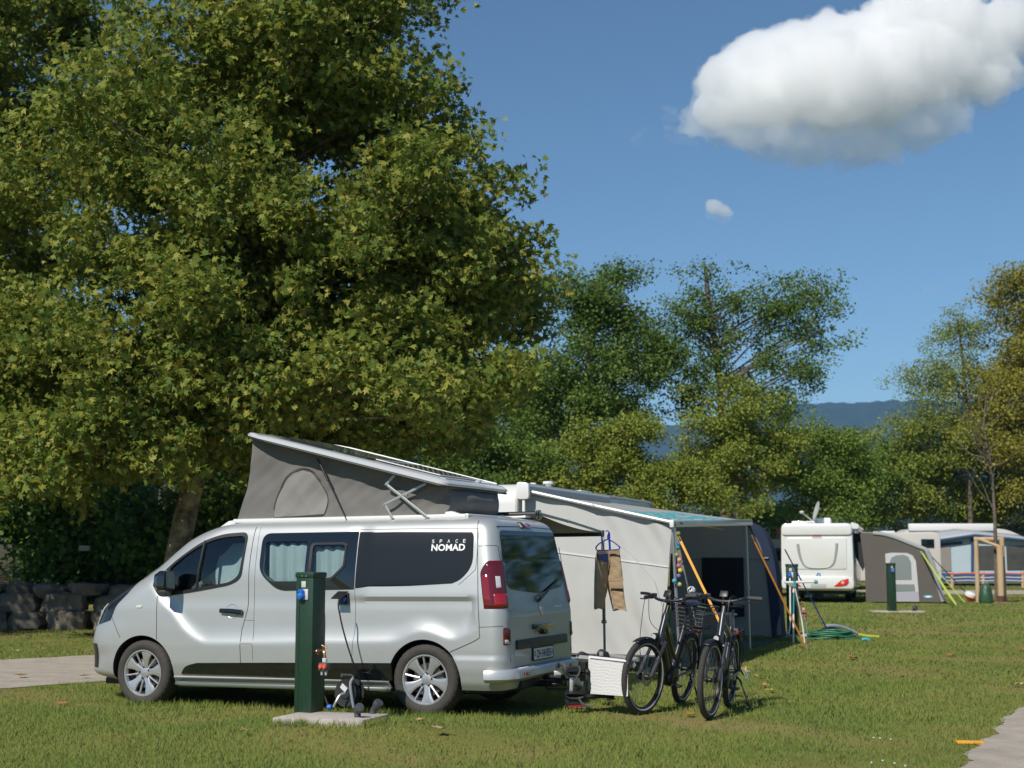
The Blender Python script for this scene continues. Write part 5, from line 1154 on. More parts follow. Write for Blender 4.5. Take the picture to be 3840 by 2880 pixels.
# ================================================================== green service posts
GREENP = mat('dark green enamel', (.014, .048, .026), .42, var=.25, vscale=30, bump=.03, bscale=200); PADM = mat('concrete pad', (.47, .42, .39), .9, var=.15, vscale=8, bump=.2, bscale=90); PVC = mat('grey drain pipe', (.055, .058, .065), .5, var=.2, vscale=20)
BRASS = mat('brass tap', (.42, .25, .14), .35, .8, var=.2, vscale=40); SOCK = mat('socket blue', (.02, .16, .62), .35, coat=.4)
def post(label, loc, rot, h=1.235, tap=True, group='green service posts'):
    t = thing('service_post', label, 'service post', loc, (0, 0, rot), group)
    mb = MB(); mb.box((0, 0, h / 2 - .01), (.19, .19, h - .02)); mb.build('column', GREENP, t, bevel=.004)
    mb = MB(); mb.box((0, 0, h - .012), (.205, .205, .045)); mb.box((0, 0, h + .008), (.19, .19, .012)); mb.build('cap', GREENP, t, bevel=.004)
    mb = MB(); mb.box((-.055, -.097, h / 2 - .04), (.004, .006, h - .12)); mb.build('door_seam', SEAM, t)
    mb = MB(); mb.box((-.005, -.100, h - .095), (.048, .008, .056)); lb = mb.build('number_label', mat('label cream', (.52, .54, .48), .5), t, bevel=.001)
    mb = MB(); mb.box((.012, -.098, h - .185), (.066, .014, .096)); sk = mb.build('socket_plate', mat('socket grey', (.52, .55, .60), .5), t, bevel=.004)
    mb = MB(); mb.lathe([(.0, .05), (.026, .05), (.033, .04), (.034, 0)], (-.012, -.105, h - .195), (-.25, -1, -.25), 14); mb.box((-.016, -.122, h - .165), (.055, .03, .05), (.35, 0, -.2)); mb.build('socket_cover', SOCK, sk, bevel=.006)
    mb = MB(); 
    for x in (-.022, .022): mb.lathe([(.0, .004), (.005, .004), (.005, 0)], (x, -.103, h - .02), (0, -1, 0), 8)
    mb.build('screw', ALU, t)
    if tap:
        x = .095; z = .535
        mb = MB(); mb.lathe([(.0, .006), (.028, .006), (.03, 0)], (x, -.01, z), (1, 0, 0), 14); mb.tube(bez([(x, -.01, z), (x + .06, -.03, z + .01), (x + .10, -.05, z + .005), (x + .115, -.055, z - .05)], 6), .015, 10); mb.tube([(x + .07, -.035, z + .01), (x + .105, -.05, z + .05)], .011, 8); mb.tube([(x + .075, -.05, z + .062), (x + .135, -.05, z + .040)], .006, 6); mb.tube([(x + .105, -.02, z + .05), (x + .105, -.08, z + .05)], .006, 6); tp = mb.build('tap', BRASS, t)
        mb = MB(); mb.lathe([(.022, 0), (.024, .03), (.020, .035)], (x + .115, -.055, z - .085), (0, 0, 1), 14); mb.build('collar', mat('collar white', (.6, .6, .6), .5), tp)
        mb = MB(); mb.box((x + .115, -.06, z - .125), (.085, .07, .07)); vb = mb.build('splitter', mat('splitter grey', (.09, .09, .095), .5), tp, bevel=.008)
        mb = MB()
        for k_ in (0, 1): mb.tube([(x + .095 + .045 * k_, -.065, z - .155), (x + .095 + .045 * k_, -.07, z - .20)], [.014, .010], 10)
        mb.build('outlet', mat('outlet grey', (.35, .36, .37), .5), vb)
        mb = MB()
        for k_ in (0, 1): mb.lathe([(.0, .02), (.017, .02), (.02, 0)], (x + .105 + .042 * k_, -.097, z - .12), (.1, -1, 0), 12)
        mb.build('orange_knob', mat('orange plastic', (.75, .10, .03), .45), vb)
    return t
def pad(label, pts, h, name='concrete_pad', cat='concrete pad', group='concrete pads'):
    mb = MB(); mb.prism([(p.x, p.y) for p in pts], lambda p: Vector((p[0], p[1], -.05)), lambda p: Vector((p[0], p[1], h))); return tag(mb.build(name, PADM, None, bevel=.012), label, cat, group)
PZ = .156
A = G(1020, 2690, PZ); B = G(1358, 2700, PZ); C_ = G(1462, 2676, PZ); D_ = A + (C_ - B)
pad('concrete pad under the nearest green service post', [A, B, C_, D_], PZ)
POST_AT = G(1158, 2668, PZ); POST1 = post('nearest green service post, in front of the van, with blue socket and brass tap', POST_AT, R(-29), 1.235); POST1.scale = (.922, .922, .922)
def drain(label, pts, r, group='grey drain pipes'):
    pts = [Vector(p) for p in pts]; t = thing('drain_pipe', label, 'drain pipe', pts[0], group=group); q = [p - pts[0] for p in pts]; mb = MB(); mb.tube(bez(q, 5), r, 14); mb.build('pipe', PVC, t)
    d = (q[-1] - q[-2]).normalized(); mb = MB(); mb.lathe([(.0, .052), (r * 1.25, .050), (r * 1.42, .042), (r * 1.42, .008), (r * 1.3, 0)], q[-1] - d * .02, d, 18); mb.build('screw_cap', PVC, t); return t
def cw(x, y, Y): return P(1080 + x / 2.765, 2150 + y / 2.765, Y)
drain('upright grey drain pipe at the front of the near pad, its cap facing the camera', [cw(722, 1490, 11.68), cw(722, 1430, 11.68), cw(738, 1400, 11.61)], .027)
drain('grey drain pipe leaning right at the corner of the near pad', [cw(872, 1462, 11.94), cw(893, 1410, 11.94), cw(930, 1360, 11.91)], .028)
# second and third posts further back
MP = G(2975, 2378, .04); pad('concrete pad under the middle service post beside the coiled hose', [MP + Vector((-.55, -.25, 0)), MP + Vector((1.0, -.30, 0)), MP + Vector((1.0, .35, 0)), MP + Vector((-.55, .4, 0))], .04)
post('middle green service post behind the navy awning edge, a green hose on its tap', MP, R(-22), 1.27)
FP = G(3345, 2291, .04); pad('concrete pad under the far service post before the grey tent', [FP + Vector((-.5, -.15, 0)), FP + Vector((.85, -.15, 0)), FP + Vector((.85, .45, 0)), FP + Vector((-.5, .45, 0))], .04)
post('far green service post in front of the grey tent door', FP, R(8), 1.25, tap=False)
f_ = lambda x, y, Y: P(3240 + x / 3.318, 1900 + y / 3.318, Y)
drain('small grey drain pipe on the far pad', [f_(612, 1305, FP.y - .05), f_(620, 1280, FP.y - .05), f_(640, 1258, FP.y - .1)], .05)

# ================================================================== cable reel and cables at the near post
CR = thing('cable_reel', 'black cable reel on a grey tube stand between the near post and the van', 'cable reel', cw(585, 1385, 13.12))
c = cw(600, 1240, 13.12) - CR.location; ax = Vector((-.55, -.83, .05)).normalized()
REELB = mat('reel black', (.028, .029, .028), .5, var=.2, vscale=30)
mb = MB(); mb.lathe([(.0, .0), (.045, .0), (.05, -.008), (.118, -.006), (.124, .0), (.124, .008), (.116, .006), (.06, .004), (.05, .014), (.0, .016)], c, ax, 40); mb.lathe([(.05, -.11), (.05, 0)], c, ax, 24); mb.lathe([(.0, -.118), (.124, -.118), (.124, -.106), (.0, -.104)], c, ax, 40); dr = mb.build('drum', REELB, CR, smooth=40)
mb = MB()
for k_ in range(5): mb.torus(c - ax * (.018 + .018 * k_), ax, .085 + .006 * (k_ % 2), .010, 30, 6)
mb.build('cable_windings', mat('cable black', (.015, .015, .016), .55), dr)
mb = MB(); u1 = ax.orthogonal().normalized(); mb.box(c + ax * .012 + Vector((-.01, 0, .045)), (.075, .01, .045), Matrix.Rotation(-.6, 3, ax) @ ax.to_track_quat('-Y', 'Z').to_matrix()); mb.build('reel_label', mat('reel label', (.60, .60, .64), .5), dr)
def cc(x, y, Y): return cw(x, y, Y) - CR.location
STEEL = mat('stand grey', (.34, .36, .39), .35, .5)
mb = MB(); mb.tube(bez([cc(472, 1388, 13.0), cc(500, 1330, 13.0), cc(540, 1265, 13.02), cc(592, 1243, 13.04)], 5), .0125, 8); mb.tube(bez([cc(680, 1392, 13.0), cc(655, 1240, 13.02), cc(648, 1140, 13.04), cc(672, 1085, 13.06), cc(655, 1062, 13.06)], 5), .0135, 8); mb.tube([cc(700, 1395, 13.3), cc(690, 1240, 13.28), cc(672, 1090, 13.1)], .0125, 8); mb.build('stand', STEEL, CR)
mb = MB(); mb.tube([cc(660, 1063, 13.06), cc(555, 1057, 13.0)], .0165, 10); mb.build('handle', mat('grip grey', (.07, .07, .072), .7), CR)
CABB = MATS['cable black']
def cable(label, pts, r, m, name='cable', cat='cable', n=6):
    mb = MB(); mb.tube(bez(pts, n), r, 8); return tag(mb.build(name, m, None, smooth=60), label, cat)
inlet_w = P(1080 + 527 / 2.765, 2150 + 285 / 2.765, 13.05)
cable('thin black cable dropping from the van power inlet to the reel', [cw(540, 268, 13.12), cw(526, 285, 13.08), cw(522, 330, 13.06), cw(532, 400, 13.06), cw(563, 550, 13.06), cw(618, 750, 13.06), cw(668, 900, 13.06), cw(718, 1020, 13.10), cw(748, 1112, 13.14), cw(740, 1200, 13.18)], .0075, CABB)
cable('black cable hanging down the shaded side of the near post', [cw(366, 320, 12.2), cw(378, 420, 12.22), cw(380, 560, 12.22), cw(374, 800, 12.22), cw(370, 1000, 12.2), cw(374, 1300, 12.2)], .006, CABB)
PL = thing('plug', 'black cable end with a blue plug lying on the grass behind the near post', 'plug', cw(428, 1395, 13.05)); mb = MB(); mb.tube([(-.055, .1, .09), (-.02, .03, .03), (.0, 0, .012)], .009, 8); mb.build('cable_end', CABB, PL); mb = MB(); mb.lathe([(.0, .045), (.022, .045), (.024, .01), (.012, 0)], (-.02, 0, .005), (.9, -.3, .1), 12); mb.build('plug_body', SOCK, PL)

# ================================================================== bicycle carrier behind the van, towel
RK = thing('bicycle_carrier', 'folded bicycle carrier with aluminium rails behind the van', 'bicycle carrier', (.62, 13.45, 0))
def rk(x, y, Y): return P(2060 + x / 5.53, 2400 + y / 5.53, Y) - RK.location
ALW = mat('satin aluminium', (.66, .66, .68), .35, .6)
def plate(mb, pts, th):                                    # polygon given by points, thickened away from the camera
    n = len(pts); mb.add(list(pts) + [p + Vector((.01, th, 0)) for p in pts], [tuple(range(n)), tuple(range(2 * n - 1, n - 1, -1))] + [(i, n + i, n + (i + 1) % n, (i + 1) % n) for i in range(n)])
mb = MB(); mb.tube([rk(-140, 760, 13.55), rk(420, 790, 13.45)], .022, 4); mb.tube([rk(-60, 1010, 13.6), rk(400, 1030, 13.6)], .012, 8); mb.tube([rk(-60, 1010, 13.6), rk(-80, 760, 13.6)], .012, 8); mb.tube([rk(640, 690, 13.45), rk(820, 700, 13.5)], .014, 6); mb.build('coupling_arm', BLACKP, RK)
mb = MB(); mb.tube([rk(575, 372, 13.75), rk(1190, 425, 13.45), rk(1760, 515, 13.12)], .0235, 4, flat=(1, 1.25)); mb.build('rail', ALW, RK)
mb = MB(); mb.tube([rk(1010, 300, 14.0), rk(1240, 332, 13.8), rk(1830, 405, 13.45)], .0225, 10); mb.build('rail', ALW, RK)
for (ax_, ay, w_, h_) in ((700, 320, 260, 150), (1110, 290, 250, 190)):
    mb = MB(); pp = [(-.5, .5), (-.5, -.1), (-.35, -.45), (-.1, -.5), (.45, -.12), (.5, .5)]; plate(mb, [rk(ax_ + w_ * a, ay + h_ * b, 13.72) for a, b in pp], .09); mb.build('wheel_clamp', BLACKP, RK, bevel=.006)
mb = MB(); plate(mb, [rk(1035, 325, 13.70), rk(1035, 245, 13.70), rk(1095, 240, 13.70), rk(1095, 325, 13.70)], .005); mb.build('clamp_plate', ALW, RK)
mb = MB(); plate(mb, [rk(415, 1055, 13.38), rk(425, 735, 13.38), rk(490, 735, 13.38), rk(485, 1055, 13.38)], .05); mb.build('frame_upright', ALW, RK, bevel=.003)
mb = MB(); plate(mb, [rk(500, 760, 13.5), rk(690, 710, 13.5), rk(690, 1000, 13.5), rk(640, 990, 13.5), rk(620, 940, 13.5), rk(500, 930, 13.5)], .03); mb.build('frame_plate', ALW, RK, bevel=.003)
mb = MB(); plate(mb, [rk(95, 742, 13.5), rk(95, 640, 13.5), rk(262, 650, 13.5), rk(262, 748, 13.5)], .05); mb.build('hinge_plate', ALW, RK, bevel=.003)
mb = MB()
for (x0_, y0_, x1_, y1_) in ((370, 560, 720, 740), (340, 1025, 705, 1210)):
    a_ = [rk(lerp(x0_, x1_, s), lerp(y0_, y1_, .25 + .2 * math.sin(s * 3)), 13.36) for s in np.linspace(0, 1, 9)]
    mb.grid(lambda s, t: rk(lerp(x0_, x1_, s), lerp(y0_, y1_, .05 + .9 * t + .12 * math.sin(math.pi * s) * (1 - t) * -1), 13.36 + .09 * (abs(2 * t - 1)) - .03), 14, 8)
    mb.tube([rk(x0_, lerp(y0_, y1_, .3), 13.36), rk(x0_ - 8, lerp(y0_, y1_, .7), 13.36), rk(x0_ + 60, y1_, 13.36), rk(lerp(x0_, x1_, .6), y1_ + 10, 13.36), rk(x1_, y1_ - 20, 13.36)], .014, 8)
    mb.box(rk(x1_ - 30, (y0_ + y1_) / 2, 13.45), (.05, .09, .17 if y0_ < 900 else .13))
mb.build('wheel_tray', BLACKP, RK, smooth=50)
mb = MB(); mb.tube(bez([rk(200, 520, 13.45), rk(150, 540, 13.4), rk(170, 600, 13.4), rk(250, 650, 13.4)], 5), .022, 8, flat=(.5, 1.3)); mb.tube(bez([rk(250, 500, 13.5), rk(320, 540, 13.45), rk(350, 650, 13.45)], 5), .02, 8); mb.tube(bez([rk(605, 545, 13.33), rk(630, 640, 13.31), rk(560, 780, 13.33), rk(500, 930, 13.36), rk(540, 1000, 13.38)], 5), .011, 8, flat=(.4, 1.3)); mb.tube(bez([rk(605, 1200, 13.3), rk(690, 1330, 13.25), rk(830, 1385, 13.2)], 6), .010, 8, flat=(.35, 1.4)); mb.build('ratchet_strap', mat('strap grey', (.07, .07, .072), .6), RK)
mb = MB(); plate(mb, [rk(335, 1340, 13.38), rk(335, 1200, 13.38), rk(440, 1215, 13.38), rk(440, 1300, 13.38), rk(700, 1310, 13.38), rk(700, 1345, 13.38), rk(400, 1365, 13.38)], .07); mb.build('lamp_bracket', BLACKP, RK, bevel=.004)
mb = MB(); plate(mb, [rk(390, 1405, 13.38), rk(390, 1362, 13.38), rk(712, 1345, 13.38), rk(712, 1385, 13.38)], .06); mb.build('rear_lamp', REDL, RK, bevel=.004)
mb = MB(); plate(mb, [rk(1185, 1255, 13.6), rk(1190, 1205, 13.6), rk(1360, 1195, 13.6), rk(1360, 1240, 13.6)], .06); mb.build('rear_lamp', REDL, RK, bevel=.004)
mb = MB(); mb.tube([rk(690, 1190, 13.45), rk(1080, 1155, 13.5), rk(1320, 1170, 13.6)], .022, 6); mb.tube([rk(640, 990, 13.45), rk(720, 1190, 13.45)], .014, 6); mb.build('lower_bar', BLACKP, RK)
TW_ = thing('towel', 'white waffle towel hung over the rail of the bicycle carrier', 'towel', rk(1225, 1160, 13.3) + RK.location)
tw_ = lambda a, b: (P(2060 + lerp(842, 1616, a) / 5.53, 2400 + lerp(lerp(366, 452, a), lerp(1112, 1165, a), b) / 5.53, lerp(13.52, 13.08, a) - .03) - TW_.location)
mb = MB(); 
def towel(a, b):
    p = tw_(a, b); w = .0016 * math.sin(b * 11 * 2 * math.pi + 1.2 * math.sin(a * 13 + b * 9)) * sstep(b * 8) + .001 * math.sin(a * 9 * 6.28 + b * 40) + .004 * math.sin(a * 5 + b * 3); return p + Vector((.3, -1, 0)).normalized() * (w + .012)
mb.grid(towel, 70, 90); mb.grid(lambda a, b: tw_(a, lerp(0, .92, b)) + Vector((-.012, .055, -.003 + .02 * math.sin(a * 3))), 20, 20)
mb.grid(lambda a, b: tw_(a, 0) + Vector((-.006 - .006 * math.cos(b * math.pi), .022 - .034 * math.cos(b * math.pi), .018 * math.sin(b * math.pi))), 20, 8); mb.build('towel_cloth', mat('white terry', (.70, .70, .72), .95, sheen=.3, bump=.4, bscale=120), TW_, smooth=180)

# ================================================================== trousers on a hanger, on the van awning pole
def c6(x, y, Y): return P(1800 + x / 2.212, 1750 + y / 2.212, Y)
HY = 16.15
HG = thing('clothes_hanger', 'blue plastic clothes hanger hooked on the front bar of the van awning', 'hanger', c6(1060, 600, HY))
hc = lambda x, y, dy=0: c6(x, y, HY + dy) - HG.location
BLU = mat('blue plastic', (.01, .03, .30), .35, coat=.3)
mb = MB(); mb.tube(bez([hc(968, 690, -.08), hc(962, 672, -.07), hc(985, 642, -.05), hc(1035, 612), hc(1062, 604), hc(1090, 614), hc(1135, 645, .04), hc(1158, 668, .05), hc(1150, 688, .05)], 5), .008, 8); mb.tube([hc(972, 694, -.07), hc(1060, 694, 0), hc(1150, 688, .05)], .007, 8); mb.tube(bez([hc(1062, 604), hc(1058, 575), hc(1070, 545), hc(1052, 530), hc(1040, 540)], 5), .006, 8); mb.tube([hc(1070, 545), hc(1078, 690, .02)], .012, 6, flat=(1, .3)); mb.build('hanger_frame', BLU, HG)
TR = thing('trousers', 'khaki three quarter trousers drying on the blue hanger against the awning wall', 'trousers', c6(1060, 700, HY))
KH = mat('khaki cotton', (.34, .25, .155), .9, var=.12, vscale=12, bump=.25, bscale=45, sheen=.2)
tc_ = lambda x, y, dy=0: c6(x, y, HY + dy) - TR.location
def leg(side):
    """half of the trousers as a flattened tube: rows of (left x, right x, y px)"""
    rows = {0: [(968, 1066, 702), (955, 1066, 760), (950, 1064, 860), (947, 1062, 950), (946, 1058, 1030), (946, 1040, 1100), (945, 1028, 1160), (948, 1022, 1180)],
            1: [(1064, 1158, 695), (1062, 1168, 770), (1060, 1180, 860), (1058, 1186, 950), (1060, 1192, 1030), (1078, 1200, 1100), (1096, 1212, 1165), (1102, 1216, 1192)]}[side]
    mb = MB(); n = 22; vs = []; R_ = 30
    for i in range(R_):
        f = i / (R_ - 1) * (len(rows) - 1); k_ = min(int(f), len(rows) - 2); t = f - k_; xl, xr_, y = [lerp(rows[k_][q], rows[k_ + 1][q], t) for q in range(3)]
        for j in range(n):
            w = 2 * math.pi * j / n; u = .5 - .5 * math.cos(w); x = lerp(xl, xr_, u); dy = (lerp(-.17, .03, (x - 946) / 120) if side == 0 else lerp(.03, -.10, (x - 1060) / 150)) + (-.035 * math.sin(w)) 
            wr_ = .008 * math.sin(i * .9 + j * .8) * math.sin(i * .37 + side) + .005 * math.sin(i * 1.7 - j)
            vs.append(tc_(x, y + 6 * math.sin(w * 2 + i * .3) * (i > 3), dy + wr_ ))
    mb.add(vs, [(i * n + j, i * n + (j + 1) % n, (i + 1) * n + (j + 1) % n, (i + 1) * n + j) for i in range(R_ - 1) for j in range(n)])
    return mb
L0, L1_ = leg(0), leg(1); L0.add(L1_.v, L1_.f); cl = L0.build('cloth', KH, TR, smooth=180)
mb = MB(); mb.grid(lambda a, b: tc_(lerp(1072, 1188, a), lerp(935, 1010, b), lerp(.0, -.09, a) - .055 - .008 * math.sin(math.pi * b)), 10, 6); mb.grid(lambda a, b: tc_(lerp(1068, 1190, a), lerp(925, 948, b), lerp(.0, -.09, a) - .064), 10, 3); mb.build('cargo_pocket', KH, cl, smooth=60)
mb = MB(); mb.grid(lambda a, b: tc_(lerp(985, 1062, a), lerp(725, 795 - 25 * (1 - a), b), lerp(-.13, -.02, a) - .045 + .0 * b), 8, 6); mb.build('lining', mat('navy lining', (.015, .035, .14), .9), cl, smooth=60)
mb = MB(); mb.grid(lambda a, b: tc_(lerp(966, 1160, a), lerp(697, 722, b), (lerp(-.16, .0, a * 2) if a < .5 else lerp(.0, -.09, a * 2 - 1)) - .042), 16, 4); mb.build('waistband', mat('khaki band', (.27, .19, .12), .9), cl, smooth=60)
cable('thin guy line from the van awning pole to the ground by the bicycles', [c6(1075, 600, 16.1), c6(1450, 955, 15.2), G(2560, 2560, 0.0)], .0022, mat('line grey', (.35, .35, .33), .8), name='guy_line', cat='guy line', n=2)
# ================================================================== bicycles
BKF = mat('frame graphite', (.045, .047, .055), .32, .55, coat=.6); BKB = mat('bike black', (.012, .012, .014), .42); BKT = mat('bike tyre', (.045, .042, .040), .85, var=.3, vscale=40, bump=.2, bscale=200); BKG = mat('grip rubber', (.06, .06, .062), .8)
BKR = mat('rim black', (.02, .02, .022), .35, .4); SPK = mat('spoke steel', (.35, .35, .36), .3, .9); REFL = mat('reflex strip', (.55, .56, .58), .3, .3); SADN = mat('saddle vinyl', (.022, .030, .055), .5); DISC = mat('disc steel', (.40, .40, .41), .3, .9)
def bike(label, rear, front, lean, steer, step_through, basket):
    rear, front = Vector(rear), Vector(front); d = front - rear; hd = math.atan2(d.y, d.x); WB = d.length; RW = .345
    t = thing('bicycle', label, 'bicycle', rear, group='electric bicycles on the lawn')
    t.rotation_mode = 'XYZ'; t.rotation_euler = (Matrix.Rotation(hd, 3, 'Z') @ Matrix.Rotation(lean, 3, 'X')).to_euler()
    hb, ht = Vector((WB - .245, 0, .665)), Vector((WB - .335, 0, .90)); bbx = Vector((.45, 0, .29)); sx = Vector((.20, 0, .76)); axis = (ht - hb).normalized()
    ST = Matrix.Translation(hb) @ Matrix.Rotation(steer, 4, axis) @ Matrix.Translation(-hb)
    def steered(mb): mb.v = [tuple(ST @ Vector(p)) for p in mb.v]; return mb
    def wheel(x, st):
        c = Vector((x, 0, RW)); f = steered if st else (lambda m: m)
        mb = MB(); n = 96; prof = [(.030 * math.cos(2 * math.pi * i / 12), .027 * math.sin(2 * math.pi * i / 12)) for i in range(12)]; vs = []
        for i, (r_, h_) in enumerate(prof):
            for j in range(n):
                w = 2 * math.pi * j / n; rr = RW - .030 + r_ + (.003 if r_ > .012 and (j + i) % 2 else 0); vs.append(c + Vector((math.cos(w) * rr, h_, math.sin(w) * rr)))
        mb.add(vs, [(i * n + j, i * n + (j + 1) % n, ((i + 1) % 12) * n + (j + 1) % n, ((i + 1) % 12) * n + j) for i in range(12) for j in range(n)])
        w_ = f(mb).build('wheel', BKT, t, smooth=40)
        mb = MB(); mb.lathe([(RW - .052, -.013), (RW - .052, .013), (RW - .072, .010), (RW - .072, -.010)], c, (0, 1, 0), 60, closed=True); rim = f(mb).build('rim', BKR, w_, smooth=40)
        mb = MB(); 
        for sg in (1, -1): mb.lathe([(RW - .052, sg * .0225), (RW - .046, sg * .0265), (RW - .041, sg * .0265), (RW - .047, sg * .022)], c, (0, 1, 0), 60, cap=False)
        f(mb).build('reflex_band', REFL, w_, smooth=40)
        mb = MB(); k = 30
        for i in range(k):
            a = 2 * math.pi * i / k; b_ = a + (.45 if i % 2 else -.45) * (1 if (i // 2) % 2 else -1); sg = 1 if i % 2 else -1
            mb.tube([c + Vector((math.cos(b_) * .03, sg * .03, math.sin(b_) * .03)), c + Vector((math.cos(a) * (RW - .07), 0, math.sin(a) * (RW - .07)))], .0014, 4, cap=False)
        f(mb).build('spokes', SPK, w_)
        mb = MB(); mb.lathe([(.0, -.065), (.014, -.065), (.018, -.04), (.034, -.035), (.034, -.028), (.02, -.02), (.02, .02), (.034, .028), (.034, .035), (.014, .065), (0, .065)], c, (0, 1, 0), 16); f(mb).build('hub', BKB, w_)
        mb = MB(); mb.lathe([(.05, .042), (.085, .042), (.085, .045), (.05, .045)], c, (0, 1, 0), 30, closed=True)
        for i in range(6): a = i * 1.047; mb.tube([c + Vector((math.cos(a) * .02, .043, math.sin(a) * .02)), c + Vector((math.cos(a + .3) * .055, .043, math.sin(a + .3) * .055))], .004, 4)
        f(mb).build('brake_disc', DISC, w_)
    wheel(0, False); wheel(WB, True)
    # frame with motor and battery
    mb = MB(); dt0 = hb + axis * .05
    mb.tube(bez([dt0 + Vector((-.01, 0, 0)), lerp(dt0, bbx, .5) + Vector((0, 0, -.015)), bbx + Vector((.03, 0, .02))], 6), [.034] * 3 + [.042] * 7 + [.045] * 3, 12, flat=(.82, 1.15))
    mb.tube([bbx, sx], [.026, .019], 12)
    tt = lerp(bbx, sx, .38) if step_through else lerp(bbx, sx, .86); mb.tube(bez([ht - axis * .04, lerp(ht, tt, .5) + Vector((0, 0, -.05 if step_through else -.01)), tt], 6), .022, 12, flat=(.85, 1.1))
    mb.tube([hb - axis * .01, ht + axis * .02], [.034, .030], 14)
    for sg in (1, -1):
        mb.tube(bez([bbx + Vector((-.02, sg * .035, 0)), Vector((.22, sg * .055, .32)), Vector((0, sg * .068, RW))], 5), .012, 8); mb.tube(bez([lerp(bbx, sx, .80) + Vector((0, sg * .015, 0)), Vector((.09, sg * .05, .54)), Vector((0, sg * .068, RW))], 5), .010, 8)
    fr_ = mb.build('frame', BKF, t, smooth=60)
    mb = MB(); mb.lathe([(.0, -.065), (.085, -.06), (.098, -.04), (.098, .04), (.085, .06), (.0, .065)], bbx + Vector((.03, 0, .02)), (0, 1, 0), 24); mb.build('motor', BKB, t)
    mb = MB(); a_, b_ = lerp(dt0, bbx, .20) + Vector((-.02, 0, .032)), lerp(dt0, bbx, .82) + Vector((-.02, 0, .032)); mb.tube([a_, b_], .036, 10, flat=(1, 1)); mb.build('battery', BKB, t)
    # fork, bars
    crown = hb - axis * .03; mb = MB(); AX = Vector((WB, 0, RW))
    mb.tube([crown + Vector((0, -.075, -.005)), crown + Vector((0, 0, .012)), crown + Vector((0, .075, -.005))], .022, 10)
    for sg in (1, -1):
        top = crown + Vector((0, sg * .068, 0)); lo = AX + Vector((-.018, sg * .068, 0)); mb.tube([top + axis * .03, lerp(top, lo, .45)], .0165, 10)
    steered(mb).build('fork_stanchion', BKF, t)
    for sg in (1, -1):
        mb = MB(); top = crown + Vector((0, sg * .068, 0)); lo = AX + Vector((-.018, sg * .068, 0)); mb.tube([lerp(top, lo, .40), lerp(top, lo, .97), AX + Vector((0, sg * .068, 0))], [.022, .020, .014], 12); steered(mb).build('fork_leg', mat('fork grey', (.085, .087, .095), .35, .5), t)
    mb = MB(); n = 26; a0 = R(20); a1 = R(150)
    def fender(c, a0, a1, r_=RW + .018, w=.034): 
        def f(a, b): th = lerp(a0, a1, a); y = lerp(-w, w, b); return c + Vector((math.cos(th) * (r_ - 2.2 * y * y * 10 * .3), y, math.sin(th) * (r_ - 2.2 * y * y * 10 * .3)))
        return f
    mb.grid(fender(AX, R(62), R(160)), 26, 7); o = steered(mb).build('front_mudguard', BKB, t, smooth=180, solid=.003)
    mb = MB(); mb.grid(fender(Vector((0, 0, RW)), R(35), R(185)), 30, 7); mb.build('rear_mudguard', BKB, t, smooth=180, solid=.003)
    hc_ = ht + axis * .14 + Vector((.02, 0, 0)); mb = MB(); mb.tube([ht, ht + axis * .12, hc_ + Vector((.035, 0, .005))], [.024, .021, .020], 10); steered(mb).build('stem', BKB, t)
    mb = MB(); B0 = hc_ + Vector((.035, 0, .005)); bar = [B0 + Vector((-.075, -.33, .050)), B0 + Vector((-.055, -.22, .048)), B0 + Vector((-.01, -.10, .010)), B0, B0 + Vector((-.01, .10, .010)), B0 + Vector((-.055, .22, .042)), B0 + Vector((-.075, .33, .040))]
    mb.tube(bez(bar, 5), .0145, 10); hbk = steered(mb).build('handlebar', BKF, t)
    for sg in (1, -1):
        mb = MB(); mb.tube([B0 + Vector((-.058, sg * .225, .042)), B0 + Vector((-.068, sg * .28, .042)), B0 + Vector((-.077, sg * .345, .040))], [.0185, .0175, .0195], 12); steered(mb).build('grip', BKG, hbk)
        mb = MB(); mb.tube(bez([B0 + Vector((-.03, sg * .17, .035)), B0 + Vector((.01, sg * .21, .005)), B0 + Vector((-.02, sg * .30, .0))], 5), [.010] * 3 + [.006] * 8, 8); mb.tube([B0 + Vector((-.045, sg * .20, .04)), B0 + Vector((-.01, sg * .18, .02))], .016, 8); steered(mb).build('brake_lever', BKB, hbk)
    mb = MB(); mb.box(B0 + Vector((-.02, .0, .065)), (.02, .075, .065), (0, -.5, 0)); mb.tube([B0 + Vector((-.01, 0, .0)), B0 + Vector((-.015, 0, .05))], .012, 8); mb.box(B0 + Vector((-.03, -.15, .045)), (.035, .04, .035)); steered(mb).build('display', BKB, hbk, bevel=.006)
    mb = MB(); q = crown + Vector((.07, 0, .07)); mb.lathe([(.0, .022), (.026, .022), (.034, .012), (.032, -.03), (.0, -.045)], q, (1, 0, -.05), 16); mb.tube([q + Vector((-.03, 0, 0)), crown], .008, 6); hl = steered(mb).build('headlamp', BKB, t)
    mb = MB(); mb.lathe([(.0, .026), (.024, .024)], q, (1, 0, -.05), 16); steered(mb).build('lamp_glass', mat('lamp glass', (.5, .52, .55), .08, coat=1), hl)
    mb = MB(); rgb = random.Random(7 if basket else 4)
    for k_ in range(4):
        sg = 1 if k_ % 2 else -1; s_ = B0 + Vector((.005, sg * .17, .01)); e_ = [lerp(hb, ht, .4) + Vector((.035, sg * .02, 0)), AX + Vector((-.05, sg * .06, .12))][k_ // 2]
        mb.tube(bez([s_, s_ + Vector((.11 + .03 * k_, -sg * .05, .03)), lerp(s_, e_, .6) + Vector((.09, 0, -.02)), e_], 6), .0032, 5)
    steered(mb).build('cables', BKB, t)
